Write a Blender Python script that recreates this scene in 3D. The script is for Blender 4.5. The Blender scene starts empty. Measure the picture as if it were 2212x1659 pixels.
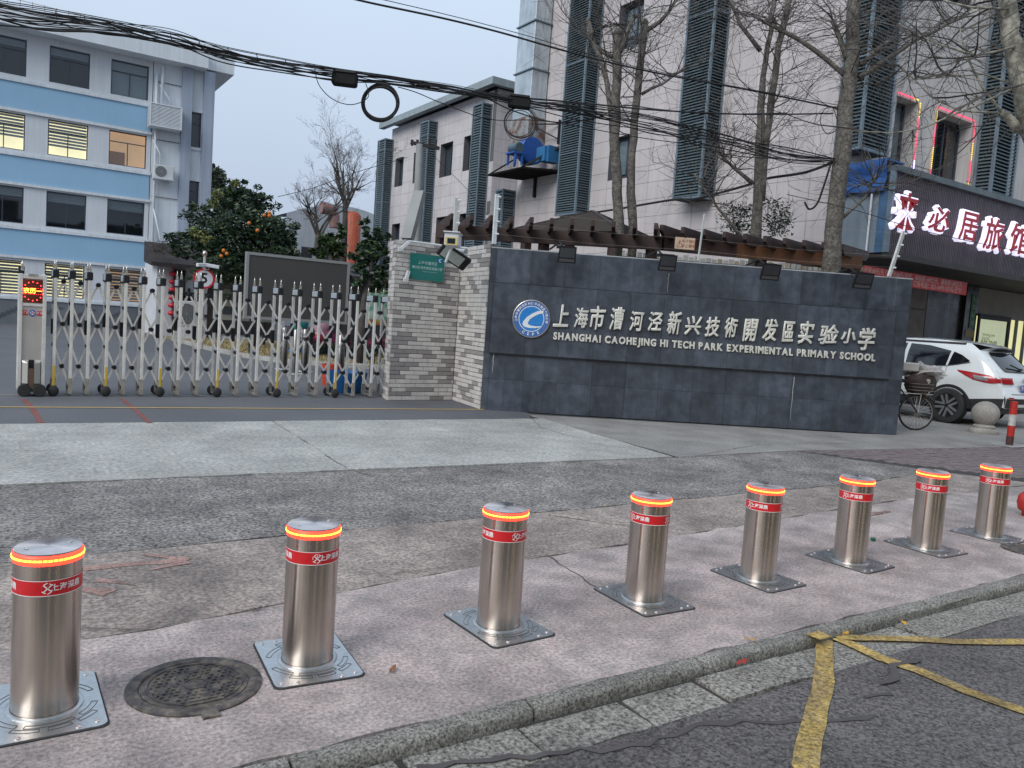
import bpy, bmesh, math, random
from math import sin, cos, pi, radians as rad
from mathutils import Vector, Matrix, noise as mnoise
sc = bpy.context.scene
COL = sc.collection
RND = random.Random(7)
V = Vector
# ---------------------------------------------------------------- camera (eye height 1.5 m)
EYE, FPX, PITCH, ROLL, YAW = 1.5, 1713.9, .0777, .0693, .9832
_Fh = V((cos(YAW), sin(YAW), 0)); _R0 = V((sin(YAW), -cos(YAW), 0))
CF = _Fh * cos(PITCH) - V((0, 0, sin(PITCH)))
_U0 = _R0.cross(CF)
CR = _R0 * cos(ROLL) + _U0 * sin(ROLL)
CU = _U0 * cos(ROLL) - _R0 * sin(ROLL)
CC = V((0, 0, EYE))
cam = bpy.data.cameras.new('camera'); co = bpy.data.objects.new('camera', cam); COL.objects.link(co)
cam.sensor_width = 36; cam.lens = FPX / 2212 * 36; cam.clip_end = 900; cam.clip_start = .05
co.matrix_world = Matrix(((CR.x, CU.x, -CF.x, CC.x), (CR.y, CU.y, -CF.y, CC.y), (CR.z, CU.z, -CF.z, CC.z), (0, 0, 0, 1)))
sc.camera = co
# ---------------------------------------------------------------- world, sun, exposure
SUN_EL, SUN_AZ = rad(38), rad(200)
w = bpy.data.worlds.new('World'); sc.world = w; w.use_nodes = True
nt = w.node_tree; nt.nodes.clear()
def nd(nt, t, **kw):
    n = nt.nodes.new(t)
    for k, v in kw.items(): setattr(n, k, v)
    return n
out = nd(nt, 'ShaderNodeOutputWorld'); bg = nd(nt, 'ShaderNodeBackground'); bg.inputs[1].default_value = .1
sky = nd(nt, 'ShaderNodeTexSky', sky_type='NISHITA', sun_disc=False, sun_elevation=SUN_EL, sun_rotation=rad(250), air_density=1.2, dust_density=3.0)
tc = nd(nt, 'ShaderNodeTexCoord'); sx = nd(nt, 'ShaderNodeSeparateXYZ'); nt.links.new(tc.outputs['Generated'], sx.inputs[0])
cr = nd(nt, 'ShaderNodeValToRGB'); nt.links.new(sx.outputs['Z'], cr.inputs[0])
e = cr.color_ramp.elements
e[0].position = 0; e[0].color = (.36, .43, .54, 1); e[1].position = .45; e[1].color = (.57, .69, .83, 1)
q = cr.color_ramp.elements.new(.16); q.color = (.45, .53, .66, 1)
cl = nd(nt, 'ShaderNodeTexNoise'); cl.inputs['Scale'].default_value = 1.6; cl.inputs['Detail'].default_value = 3
nt.links.new(tc.outputs['Generated'], cl.inputs[0])
mc = nd(nt, 'ShaderNodeMapRange'); mc.inputs[3].default_value = 7.4; mc.inputs[4].default_value = 9.6; nt.links.new(cl.outputs[0], mc.inputs[0])
vm = nd(nt, 'ShaderNodeVectorMath', operation='SCALE'); nt.links.new(cr.outputs[0], vm.inputs[0]); nt.links.new(mc.outputs[0], vm.inputs['Scale'])
mx = nd(nt, 'ShaderNodeMixRGB'); mx.inputs[0].default_value = .95
nt.links.new(sky.outputs[0], mx.inputs[1]); nt.links.new(vm.outputs[0], mx.inputs[2])
nt.links.new(mx.outputs[0], bg.inputs[0]); nt.links.new(bg.outputs[0], out.inputs[0])
sl = bpy.data.lights.new('sun', 'SUN'); sl.energy = 1.5; sl.angle = rad(35); sl.color = (1, .97, .93)
so = bpy.data.objects.new('sun', sl); COL.objects.link(so)
so.rotation_euler = (-V((cos(SUN_EL) * cos(SUN_AZ), cos(SUN_EL) * sin(SUN_AZ), sin(SUN_EL)))).to_track_quat('-Z', 'Y').to_euler()
vs = sc.view_settings; vs.view_transform = 'Standard'; vs.look = 'None'; vs.exposure = .5; vs.gamma = 1; vs.use_curve_mapping = False
# ---------------------------------------------------------------- picks: a pixel (2212 px wide copy) on a known real surface
def ray(x, y): return CR * (x - 1106) - CU * (y - 829.5) + CF * FPX
def gp(x, y, z=0): d = ray(x, y); return CC + d * ((z - EYE) / d.z)
def yp(x, y, Y): d = ray(x, y); return CC + d * (Y / d.y)
def xp(x, y, X): d = ray(x, y); return CC + d * (X / d.x)
def dp(x, y, dep): return CC + ray(x, y) * (dep / FPX)
# ---------------------------------------------------------------- materials
MATS = {}
def M(name, col, rough=.65, metal=0, var=.1, vs=3., spk=0., ss=90., bump=0., bs=60., rnd=0., emit=None, es=0., alpha=None, spec=.5, streak=0., aniso=0., col2=None, grime=0.):
    if name in MATS: return MATS[name]
    m = bpy.data.materials.new(name); m.use_nodes = True; nt = m.node_tree; b = nt.nodes['Principled BSDF']; L = nt.links.new
    b.inputs['Roughness'].default_value = rough; b.inputs['Metallic'].default_value = metal; b.inputs['Specular IOR Level'].default_value = spec
    geo = nd(nt, 'ShaderNodeNewGeometry')
    def noise(scale, det=4, vec=None, ro=.55):
        n = nd(nt, 'ShaderNodeTexNoise'); n.inputs['Scale'].default_value = scale; n.inputs['Detail'].default_value = det; n.inputs['Roughness'].default_value = ro
        L(vec or geo.outputs['Position'], n.inputs['Vector']); return n.outputs[0]
    def mr(src, a, b_, c, d):
        n = nd(nt, 'ShaderNodeMapRange'); n.inputs[1].default_value = a; n.inputs[2].default_value = b_; n.inputs[3].default_value = c; n.inputs[4].default_value = d
        L(src, n.inputs[0]); return n.outputs[0]
    def mul(a, b_):
        n = nd(nt, 'ShaderNodeMath', operation='MULTIPLY'); L(a, n.inputs[0])
        if isinstance(b_, float): n.inputs[1].default_value = b_
        else: L(b_, n.inputs[1])
        return n.outputs[0]
    f = None
    fs = []
    if var: fs.append(mr(noise(vs, 6), .3, .7, 1 - var, 1 + var))
    if spk: fs.append(mr(noise(ss, 2, ro=.7), .32, .68, 1 - spk, 1 + spk))
    if rnd:
        oi = nd(nt, 'ShaderNodeObjectInfo'); fs.append(mr(oi.outputs['Random'], 0, 1, 1 - rnd, 1 + rnd))
    if streak:
        mp = nd(nt, 'ShaderNodeMapping'); mp.inputs['Scale'].default_value = (9, 9, .35); L(geo.outputs['Position'], mp.inputs[0])
        fs.append(mr(noise(1., 5, mp.outputs[0]), .35, .7, 1 - streak, 1 + streak * .4))
    if grime:
        fs.append(mr(noise(vs * .37 + .2, 8, ro=.7), .38, .6, 1 - grime, 1.))
    for x in fs: f = x if f is None else mul(f, x)
    c = nd(nt, 'ShaderNodeRGB'); c.outputs[0].default_value = (*col, 1); co_ = c.outputs[0]
    if col2:
        m2 = nd(nt, 'ShaderNodeMixRGB'); m2.inputs[2].default_value = (*col2, 1); L(co_, m2.inputs[1]); L(mr(noise(vs * 1.7 + 3, 5), .42, .6, 0, 1), m2.inputs[0]); co_ = m2.outputs[0]
    if f is not None:
        v = nd(nt, 'ShaderNodeVectorMath', operation='SCALE'); L(co_, v.inputs[0]); L(f, v.inputs['Scale']); co_ = v.outputs[0]
    L(co_, b.inputs['Base Color'])
    if bump:
        bn = nd(nt, 'ShaderNodeBump'); bn.inputs['Strength'].default_value = min(1, bump); bn.inputs['Distance'].default_value = .004 * max(1, bump)
        L(noise(bs, 5, ro=.7), bn.inputs['Height']); L(bn.outputs[0], b.inputs['Normal'])
    if rough < .9 and not metal and var: L(mr(noise(vs * 2, 4), .3, .7, max(.02, rough - .12), min(1, rough + .12)), b.inputs['Roughness'])
    if aniso: b.inputs['Anisotropic'].default_value = aniso
    if emit: b.inputs['Emission Color'].default_value = (*emit, 1); b.inputs['Emission Strength'].default_value = es
    if alpha is not None: b.inputs['Alpha'].default_value = alpha
    MATS[name] = m; return m
def glass(name, col=(.02, .03, .04), rough=.04): return M(name, col, rough, 0, var=0, spec=.8)
# ---------------------------------------------------------------- mesh builder
I4 = Matrix.Identity(4)
class MB:
    def __init__(s): s.v = []; s.f = []; s.m = []
    def add(s, vs, fs, mi=0):
        n = len(s.v); s.v += [V(p) for p in vs]; s.f += [tuple(i + n for i in f) for f in fs]; s.m += [mi] * len(fs); return s
    def box(s, a, b, mi=0, X=None, bev=0.):
        x0, y0, z0 = a; x1, y1, z1 = b
        if bev:
            vs = []; fs = []
            g = bev
            ring = lambda x0, y0, x1, y1, z, c: [V(p) for p in ((x0 + c, y0, z), (x1 - c, y0, z), (x1, y0 + c, z), (x1, y1 - c, z), (x1 - c, y1, z), (x0 + c, y1, z), (x0, y1 - c, z), (x0, y0 + c, z))]
            R = [ring(x0 + g, y0 + g, x1 - g, y1 - g, z0, g * .5), ring(x0, y0, x1, y1, z0 + g, g), ring(x0, y0, x1, y1, z1 - g, g), ring(x0 + g, y0 + g, x1 - g, y1 - g, z1, g * .5)]
            for r in R: vs += r
            for k in range(3):
                for i in range(8): j = (i + 1) % 8; fs.append((k * 8 + i, k * 8 + j, k * 8 + 8 + j, k * 8 + 8 + i))
            fs += [tuple(range(7, -1, -1)), tuple(range(24, 32))]
        else:
            vs = [V(p) for p in ((x0, y0, z0), (x1, y0, z0), (x1, y1, z0), (x0, y1, z0), (x0, y0, z1), (x1, y0, z1), (x1, y1, z1), (x0, y1, z1))]
            fs = [(3, 2, 1, 0), (4, 5, 6, 7), (0, 1, 5, 4), (1, 2, 6, 5), (2, 3, 7, 6), (3, 0, 4, 7)]
        if X is not None: vs = [X @ p for p in vs]
        return s.add(vs, fs, mi)
    def cbox(s, c, d, mi=0, X=None, bev=0.):
        return s.box([c[i] - d[i] / 2 for i in range(3)], [c[i] + d[i] / 2 for i in range(3)], mi, X, bev)
    def bar(s, a, b, w, h=None, mi=0, up=V((0, 0, 1))):
        a = V(a); b = V(b); h = h or w; d = (b - a); L = d.length
        if L < 1e-6: return s
        d /= L
        if abs(d.dot(up)) > .95: up = V((0, 1, 0))
        sd = d.cross(up).normalized(); u = sd.cross(d)
        X = Matrix(((sd.x, d.x, u.x, a.x), (sd.y, d.y, u.y, a.y), (sd.z, d.z, u.z, a.z), (0, 0, 0, 1)))
        return s.box((-w / 2, 0, -h / 2), (w / 2, L, h / 2), mi, X)
    def tube(s, pts, r, n=6, mi=0, cap=True):
        pts = [V(p) for p in pts]; m = len(pts)
        if not hasattr(r, '__len__'): r = [r] * m
        t = (pts[1] - pts[0]).normalized(); u = t.orthogonal().normalized(); vs = []
        for i, p in enumerate(pts):
            t = (pts[min(i + 1, m - 1)] - pts[max(i - 1, 0)])
            t = t.normalized() if t.length > 1e-9 else V((0, 0, 1))
            u = (u - t * u.dot(t)); u = u.normalized() if u.length > 1e-6 else t.orthogonal().normalized()
            w_ = t.cross(u)
            for k in range(n): a = 2 * pi * k / n; vs.append(p + (u * cos(a) + w_ * sin(a)) * r[i])
        fs = []
        for i in range(m - 1):
            for k in range(n): j = (k + 1) % n; fs.append((i * n + k, i * n + j, i * n + n + j, i * n + n + k))
        if cap: fs += [tuple(range(n - 1, -1, -1)), tuple(range((m - 1) * n, m * n))]
        return s.add(vs, fs, mi)
    def lathe(s, prof, n=24, mi=0, X=None, a0=0., a1=2 * pi, cap=True):
        full = abs(a1 - a0 - 2 * pi) < 1e-6; cols = n if full else n + 1; vs = []; m = len(prof)
        for k in range(cols):
            a = a0 + (a1 - a0) * k / n
            for r, z in prof: vs.append(V((r * cos(a), r * sin(a), z)))
        fs = []
        for k in range(n):
            j = (k + 1) % cols
            for i in range(m - 1): fs.append((k * m + i, j * m + i, j * m + i + 1, k * m + i + 1))
        if full and cap:
            if prof[0][0] > 1e-5: fs.append(tuple(k * m for k in range(cols - 1, -1, -1)))
            if prof[-1][0] > 1e-5: fs.append(tuple(k * m + m - 1 for k in range(cols)))
        if X is not None: vs = [X @ p for p in vs]
        return s.add(vs, fs, mi)
    def prism(s, poly, h, X=I4, mi=0):
        # poly in local xy, extruded to z = h
        n = len(poly); ar = sum(poly[i][0] * poly[(i + 1) % n][1] - poly[(i + 1) % n][0] * poly[i][1] for i in range(n))
        if (ar < 0) != (h < 0): poly = poly[::-1]
        vs = [X @ V((p[0], p[1], 0)) for p in poly] + [X @ V((p[0], p[1], h)) for p in poly]
        return s.add(vs, [tuple(range(n - 1, -1, -1)), tuple(range(n, 2 * n))] + [(i, (i + 1) % n, n + (i + 1) % n, n + i) for i in range(n)], mi)
    def quad(s, *p, mi=0): return s.add(p, [tuple(range(len(p)))], mi)
def mesh(name, mb, mats, smooth=False):
    me = bpy.data.meshes.new(name); me.from_pydata([tuple(p) for p in mb.v], [], mb.f)
    mats = mats if isinstance(mats, (list, tuple)) else [mats]
    for m in mats: me.materials.append(m)
    if len(mats) > 1: me.polygons.foreach_set('material_index', mb.m)
    if smooth: 
        me.polygons.foreach_set('use_smooth', [True] * len(me.polygons))
        if smooth is not True: me.set_sharp_from_angle(angle=rad(smooth))
    me.update(); return me
def inst(name, me, parent=None, loc=(0, 0, 0), rot=(0, 0, 0), scale=None):
    o = bpy.data.objects.new(name, me); COL.objects.link(o); o.location = loc; o.rotation_euler = rot
    if scale: o.scale = scale
    if parent: o.parent = parent
    return o
def TM(o):
    m = Matrix.Translation(o.location) @ o.rotation_euler.to_matrix().to_4x4()
    return TM(o.parent) @ m if o.parent else m
def part(name, mb, mats, parent=None, smooth=False, world=False, label=None, kind=None):
    """world=True: the vertices were given in world space and are brought into the parent's space"""
    if world and parent:
        inv = TM(parent).inverted(); mb.v = [inv @ p for p in mb.v]
    o = inst(name, mesh(name, mb, mats, smooth), parent)
    if label: o['label'] = label
    if kind: o['kind'] = kind
    return o
def tag(o, label, cat, group=None, kind=None):
    o['label'] = label; o['category'] = cat
    if group: o['group'] = group
    if kind: o['kind'] = kind
    return o
def thing(name, label, cat, loc=(0, 0, 0), rz=0., group=None):
    o = inst(name, None, None, loc, (0, 0, rz)); return tag(o, label, cat, group)
def solo(name, mb, mats, label, cat, loc=None, smooth=False, group=None, kind=None):
    if loc is None:
        zs = min(p.z for p in mb.v); c = sum(mb.v, V()) / len(mb.v); loc = V((c.x, c.y, zs))
    loc = V(loc); mb.v = [p - loc for p in mb.v]
    o = inst(name, mesh(name, mb, mats, smooth), None, loc); return tag(o, label, cat, group, kind)
def struct(name, mb, mats, smooth=False, kind='structure'):
    o = inst(name, mesh(name, mb, mats, smooth)); o['kind'] = kind; return o
def copy_tree(o, parent=None):
    c = o.copy(); COL.objects.link(c); c.parent = parent
    for ch in list(o.children): copy_tree(ch, c)
    return c
_txc = {}
def text_mesh(s, size, depth=0., bold=0., shear=0., spacing=1., bevel=0., res=2, align='CENTER', wrap=None):
    """glyph outlines of Blender's built-in face as a plain mesh; xy plane, facing +z"""
    cu = bpy.data.curves.new('t', 'FONT'); cu.body = s; cu.size = size; cu.extrude = depth / 2; cu.offset = bold; cu.shear = shear
    cu.space_character = spacing; cu.align_x = align; cu.align_y = 'CENTER'; cu.bevel_depth = bevel; cu.resolution_u = res; cu.space_line = 1.1
    o = bpy.data.objects.new('t', cu); COL.objects.link(o)
    dg = bpy.context.evaluated_depsgraph_get(); dg.update()
    me = bpy.data.meshes.new_from_object(o.evaluated_get(dg))
    bpy.data.objects.remove(o); bpy.data.curves.remove(cu)
    me.materials.clear(); return me
def text(name, s, size, mat, parent, X, **kw):
    me = text_mesh(s, size, **kw); me.name = name; me.materials.append(mat); me.transform(X)
    o = inst(name, me, parent); return o
def frame_m(o, x, z):
    """matrix whose local x runs along x, local y up z, local z out of the face"""
    x = V(x).normalized(); z = V(z).normalized(); n = x.cross(z)
    o = V(o); return Matrix(((x.x, z.x, n.x, o.x), (x.y, z.y, n.y, o.y), (x.z, z.z, n.z, o.z), (0, 0, 0, 1)))
def jitter(a, b, n, amp, rnd=RND):
    a = V(a); b = V(b); d = b - a; s = V((-d.y, d.x)).normalized(); o = []
    for i in range(n):
        t = i / n; o.append(a + d * t + s * (rnd.uniform(-amp, amp) if i else 0))
    return o
# ================================================================= ground, road, pavement
m_asph = M('asphalt_road', (.118, .108, .106), .8, var=.28, vs=1.1, spk=.85, ss=70, bump=1.6, bs=70, grime=.25)
m_asph2 = M('asphalt_school', (.105, .107, .118), .75, var=.15, vs=.7, spk=.35, ss=60, bump=.8, bs=60)
m_dark = M('concrete_exposed', (.205, .188, .182), .85, var=.25, vs=1.6, spk=.8, ss=44, bump=2.2, bs=40, grime=.3, col2=(.25, .23, .215))
m_light = M('concrete_light', (.43, .415, .39), .8, var=.18, vs=1.3, spk=.36, ss=26, bump=1.2, bs=30, col2=(.36, .36, .345), grime=.28)
m_tan = M('concrete_tan', (.35, .292, .262), .82, var=.22, vs=1.7, spk=.5, ss=46, bump=1.3, bs=50, col2=(.28, .238, .215), grime=.35)
m_apron = M('concrete_apron', (.45, .385, .365), .78, var=.18, vs=1.5, spk=.4, ss=58, bump=1.3, bs=55, col2=(.34, .30, .285), grime=.32)
m_kerb = M('kerb_stone', (.235, .228, .205), .85, var=.25, vs=5, spk=.75, ss=85, bump=1.4, bs=110, rnd=.08, grime=.3)
m_gut = M('gutter_stone', (.25, .238, .212), .85, var=.2, vs=4, spk=.8, ss=60, bump=1.4, bs=120, rnd=.08, grime=.25)
m_pave = M('pavement_grey', (.27, .258, .245), .82, var=.2, vs=1.2, spk=.35, ss=50, bump=.8, bs=50, grime=.2)
m_paver = M('paver_brick', (.17, .135, .135), .85, var=.25, vs=8, spk=.25, ss=60, bump=.6)
m_joint = M('joint_dirt', (.045, .042, .04), .95, var=.3, vs=20)
m_yel = M('paint_yellow', (.46, .32, .095), .75, var=.22, vs=6, spk=.6, ss=60, bump=1., bs=80, grime=.45, col2=(.36, .26, .11))
m_red = M('paint_red_faded', (.34, .215, .185), .85, var=.25, vs=6, spk=.4, ss=60, grime=.4)
ZR = -.05
def sheet(name, poly, z, mat, thick=.03):
    mb = MB(); mb.prism([(p[0], p[1]) for p in poly], -thick, Matrix.Translation((0, 0, z)))
    return struct(name, mb, mat)
mb = MB(); mb.box((-420, -420, -.7), (420, 420, -.2)); struct('ground', mb, M('ground_far', (.12, .12, .12), .9))
mb = MB(); mb.box((-80, -80, -.199), (80, 2.6, ZR - .012)); struct('roadbed', mb, m_joint)
mb = MB(); mb.box((-80, -80, -.19), (80, 2.152, ZR)); struct('road', mb, m_asph)
mb = MB(); mb.box((-80, 2.6, -.19), (160, 90, -.012)); struct('pavement_bed', mb, m_joint)
# kerb stones: rounded front edge, each its own piece
kp = thing('kerb', 'worn concrete kerb of separate stones along the gutter', 'kerb', (0, 2.452, 0))
kx = [-4.2, -3.2, -2.15, -1.1, -.15, .86, 1.82, 2.78, 3.78, 4.72, 5.72, 6.7, 7.7, 8.7, 9.7, 10.7, 11.7, 12.7, 13.7]
for a, b in zip(kx, kx[1:]):
    mb = MB(); n = 12
    prof = [(-.049, -.14), (-.048, ZR), (-.0475, -.026), (-.043, -.012), (-.032, -.003), (-.004, .003), (.034, .003), (.038, -.14)]
    for i in range(n + 1):
        x = a + .006 + (b - a - .012) * i / n
        ed = .018 if i in (0, n) else 0
        for j, (y, z) in enumerate(prof):
            wob = mnoise.noise(V((x * 2.3, y * 9, j))) * .009 if 1 <= j <= 5 else 0
            mb.v.append(V((x, y + wob + (ed * .5 if j < 4 else 0), z + wob * .5 - (ed * .6 if 1 <= j <= 5 else 0))))
    for i in range(n):
        for j in range(7): p = i * 8 + j; mb.f.append((p, p + 8, p + 9, p + 1)); mb.m.append(0)
    mb.f += [tuple(range(8)), tuple(n * 8 + 7 - j for j in range(8))]; mb.m += [0, 0]
    part('kerb_stone', mb, m_kerb, kp, smooth=50)
gut = thing('gutter', 'row of flat grey stone gutter slabs between kerb and asphalt', 'gutter', (0, 2.28, ZR))
gx = [-4.3, -3.3, -2.3, -1.35, -.4, .3, 1.22, 1.72, 2.24, 2.68, 3.28, 4.28, 5.3, 6.3, 7.3, 8.2, 9.2, 10.2, 11.2, 12.2, 13.2]
for a, b in zip(gx, gx[1:]):
    j = lambda s=.01: RND.uniform(-s, s)
    poly = [(a + .010 + j(), -.122 + j(.016)), (a + (b - a) * .33, -.122 + j(.02)), (a + (b - a) * .7, -.122 + j(.02)), (b - .010 + j(), -.122 + j(.016)), (b - .010 + j(), .107), (a + .010 + j(), .107)]
    mb = MB(); t = RND.uniform(-.008, .004)
    mb.prism(poly, -.05, Matrix.Translation((0, 0, t)) @ Matrix.Rotation(RND.uniform(-.012, .012), 4, 'X'))
    part('gutter_slab', mb, m_gut, gut)
# pavement slabs (real joints between them)
def slab(name, poly, mat, z=0, jit=0.):
    pts = []
    for i in range(len(poly)):
        a, b = V(poly[i]), V(poly[(i + 1) % len(poly)])
        pts += jitter(a, b, max(1, int((b - a).length / .18)) if jit else 1, jit)
    return sheet(name, pts, z, mat)
slab('apron_slab', [(-5, 2.494), (13.6, 2.494), (13.6, 4.45), (9.3, 4.3), (7.6, 4.33), (5.73, 4.22), (3.9, 4.08), (2.2, 3.98), (.65, 3.76), (-5, 3.6)], m_apron, .0, .022)
slab('tan_slab', [(-5, 3.62), (.65, 3.785), (2.2, 4.01), (3.9, 4.105), (4.42, 4.14), (3.66, 5.06), (1.9, 5.055), (-5, 5.0)], m_tan, -.006, .015)
slab('tan_slab', [(4.44, 4.15), (5.73, 4.24), (7.6, 4.36), (9.3, 4.33), (10.6, 4.38), (10.0, 5.3), (8.3, 5.06), (3.68, 5.06)], m_tan, -.007, .015)
slab('dark_slab', [(-5, 5.02), (1.9, 5.07), (3.66, 5.075), (2.9, 6.99), (-5, 7.14)], m_dark, -.005, .02)
slab('dark_slab', [(3.68, 5.075), (8.3, 5.075), (10.02, 5.3), (9.33, 6.88), (7.09, 6.84), (2.92, 6.98)], m_dark, -.006, .02)
slab('light_slab', [(-5, 7.16), (2.88, 7.02), (3.12, 10.26), (-5, 10.3)], m_light, 0, .012)
slab('light_slab', [(2.9, 7.02), (7.0, 6.87), (7.42, 10.2), (3.14, 10.26)], m_light, .001, .012)
slab('school_asphalt', [(-60, 10.31), (-5, 10.31), (7.2, 10.22), (7.6, 10.8), (7.6, 12.6), (13, 12.6), (13, 80), (-60, 80)], m_asph2, 0)
slab('grey_slab', [(7.11, 6.86), (9.33, 6.9), (13.9, 6.4), (13.9, 7.6), (12.6, 8.0), (7.45, 10.75), (7.42, 10.2)], m_pave, -.003, .01)
slab('grey_slab', [(13.92, 6.4), (60, 6.4), (60, 14), (13, 14), (13, 7.9), (13.92, 7.55)], m_pave, -.002)
# brick pavers, joined: too many and too small to pick apart
pv = MB(); A, B = V((9.36, 6.88)), V((10.9, 4.4))
yy = 4.35; r_ = 0
while yy < 6.92:
    x = 9.3 + (.1 if r_ % 2 else 0)
    while x < 17.5:
        t = (yy - A.y) / (B.y - A.y); xe = A.x + (B.x - A.x) * t
        top = 6.9 if x < 9.5 else 6.38 + max(0, (13.9 - x)) * .11
        if x > xe and yy < min(6.88, top):
            z = RND.uniform(-.012, -.004); pv.box((x, yy, -.03), (x + .193, yy + .094, z))
        x += .2
    yy += .1; r_ += 1
struct('brick_pavers', pv, m_paver, kind='stuff')
slab('far_pavement', [(-60, 10.3), (-60, 2.52), (-5.02, 2.52), (-5.02, 10.3)], m_pave, -.003)
slab('side_pavement', [(17.7, 2.52), (60, 2.52), (60, 6.38), (17.7, 6.38)], m_pave, -.003)
slab('side_pavement', [(13.62, 2.52), (17.68, 2.52), (17.68, 4.3), (13.62, 4.3)], m_apron, -.004)
# painted marks
def stripe(name, pts, w_, z, mat, seg=.12, wear=.006):
    mb = MB(); L = []; R = []
    P = [V((p[0], p[1])) for p in pts]; q = []
    for a, b in zip(P, P[1:]):
        n = max(1, int((b - a).length / seg)); q += [a + (b - a) * i / n for i in range(n)]
    q.append(P[-1])
    for i, p in enumerate(q):
        t = (q[min(i + 1, len(q) - 1)] - q[max(i - 1, 0)]).normalized(); s = V((-t.y, t.x)); f = i / max(1, len(q) - 1)
        ww = w_ if not isinstance(w_, tuple) else w_[0] + (w_[1] - w_[0]) * f
        L.append(p + s * (ww / 2 + RND.uniform(-wear, wear))); R.append(p - s * (ww / 2 + RND.uniform(-wear, wear)))
    n = len(q)
    mb.add([(p.x, p.y, z) for p in L] + [(p.x, p.y, z) for p in R], [(i, n + i, n + i + 1, i + 1) for i in range(n - 1)])
    return struct(name, mb, mat)
def g2(x, y, z=ZR): p = gp(x, y, z); return (p.x, p.y)
yo = g2(1785, 1388)
stripe('yellow_marking', [(yo[0] + .02, 2.42), g2(1780, 1470), g2(1760, 1562), g2(1738, 1659), (2.2, 1.0)], (.085, .10), ZR + .006, m_yel)
stripe('yellow_marking', [(yo[0] + .1, 2.40), g2(1905, 1425), g2(1985, 1452), g2(2090, 1497), g2(2212, 1540), g2(2420, 1610)], (.085, .075), ZR + .008, m_yel)
stripe('yellow_marking', [(yo[0] + .1, 2.415), g2(1950, 1383), g2(2100, 1390), g2(2212, 1389), g2(2500, 1398)], (.075, .075), ZR + .0095, m_yel)
mb = MB(); p = gp(1770, 1376); mb.cbox((p.x, 2.385, .0085), (.1, .08, .003)); struct('yellow_marking', mb, m_yel)
stripe('gate_line', [(-4, 11.74), (.15, 11.69), (7.0, 11.29)], .055, .007, M('paint_gateline', (.62, .42, .13), .7, var=.15, vs=6), wear=.002)
for pts in ([(50, 862), (72, 885), (88, 914)], [(262, 862), (292, 885), (323, 914)]):
    stripe('red_line', [g2(*p, 0) for p in pts], .065, .004, M('paint_red_dark', (.20, .065, .055), .8, var=.2, vs=6, spk=.3, ss=60), wear=.008)
ar = [g2(*p, 0) for p in ((40, 1243), (180, 1228), (300, 1216), (400, 1206))]
stripe('red_arrow', ar, (.05, .08), -.0035, m_red, wear=.02)
stripe('red_arrow', [g2(405, 1209, 0), g2(310, 1195, 0)], (.07, .02), -.0030, m_red, wear=.02)
stripe('red_arrow', [g2(405, 1211, 0), g2(320, 1232, 0)], (.07, .02), -.0025, m_red, wear=.02)
stripe('red_arrow', [g2(205, 1252, 0), g2(300, 1263, 0)], (.05, .02), -.0035, m_red, wear=.02)
stripe('red_arrow', [g2(180, 1268, 0), g2(240, 1278, 0)], (.05, .11), -.0030, m_red, wear=.02)
stripe('red_arrow', [g2(1850, 1120, 0), g2(1920, 1105, 0)], (.05, .07), .006, m_red, wear=.02)
# tar cracks in the road and hairline cracks in the slabs
m_tar = M('tar', (.074, .067, .067), .75, var=.2, vs=9, bump=.6)
def crack(pts, w_, z, mat, amp=.02, seg=.06):
    q = []
    for a, b in zip(pts, pts[1:]): q += [(p.x, p.y) for p in jitter(V(a), V(b), max(1, int((V(b) - V(a)).length / seg)), amp)]
    q.append(pts[-1]); return stripe('crack', q, w_, z, mat, seg=9, wear=w_ * .35 if not isinstance(w_, tuple) else .004)
crack([g2(900, 1659), g2(1180, 1628), g2(1400, 1610), g2(1500, 1567), g2(1640, 1560), g2(1760, 1562), g2(1890, 1545)], .028, ZR + .004, m_tar)
crack([g2(1900, 1480), g2(1935, 1470), g2(1925, 1440), g2(1990, 1428)], .035, ZR + .011, m_tar, .015)
crack([g2(1870, 1508), g2(1930, 1502)], .03, ZR + .0045, m_tar, .015)
m_cr = M('crack_dark', (.06, .055, .05), .95)
for pts in ([(1180, 1200), (1290, 1270)], [(20, 1350), (330, 1362)], [(1500, 985), (1640, 960), (1860, 958)], [(1070, 892), (1150, 905), (1170, 925), (1260, 950)], [(1940, 950), (2080, 965), (2212, 958)], [(850, 1240), (960, 1225)]):
    crack([g2(*p, 0) for p in pts], .007, .004, m_cr, .012)
# manhole
mh = gp(421, 1481); mhr = .25
m_iron = M('cast_iron', (.042, .038, .040), .6, metal=0, var=.35, vs=9, spk=.3, ss=60, bump=.8, bs=70, col2=(.12, .105, .085))
t = thing('manhole_cover', 'round dark cast iron manhole cover between the two nearest bollards', 'manhole cover', (mh.x, mh.y, 0))
mb = MB(); mb.lathe([(mhr, -.02), (mhr, .006), (mhr - .008, .010), (mhr - .045, .010), (mhr - .05, .003), (mhr - .05, -.02)], 56); part('frame', mb, m_iron, t, 30)
mb = MB(); mb.lathe([(mhr - .054, -.02), (mhr - .054, .006), (mhr - .06, .008), (.001, .008)], 56); mb.box((-.03, -.285, -.01), (.03, -.245, .008)); part('cover', mb, m_iron, t, 30)
mb = MB()
for i in range(-8, 9):
    for j in range(-8, 9):
        x = i * .024 + (.012 if j % 2 else 0); y = j * .024; r = math.hypot(x, y)
        if .05 < r < .168 and (i * 7 + j * 3) % 5:
            if (i + j) % 2: mb.cbox((x, y, .0105), (.015, .005, .006))
            else: mb.cbox((x, y, .0105), (.005, .015, .006))
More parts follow.
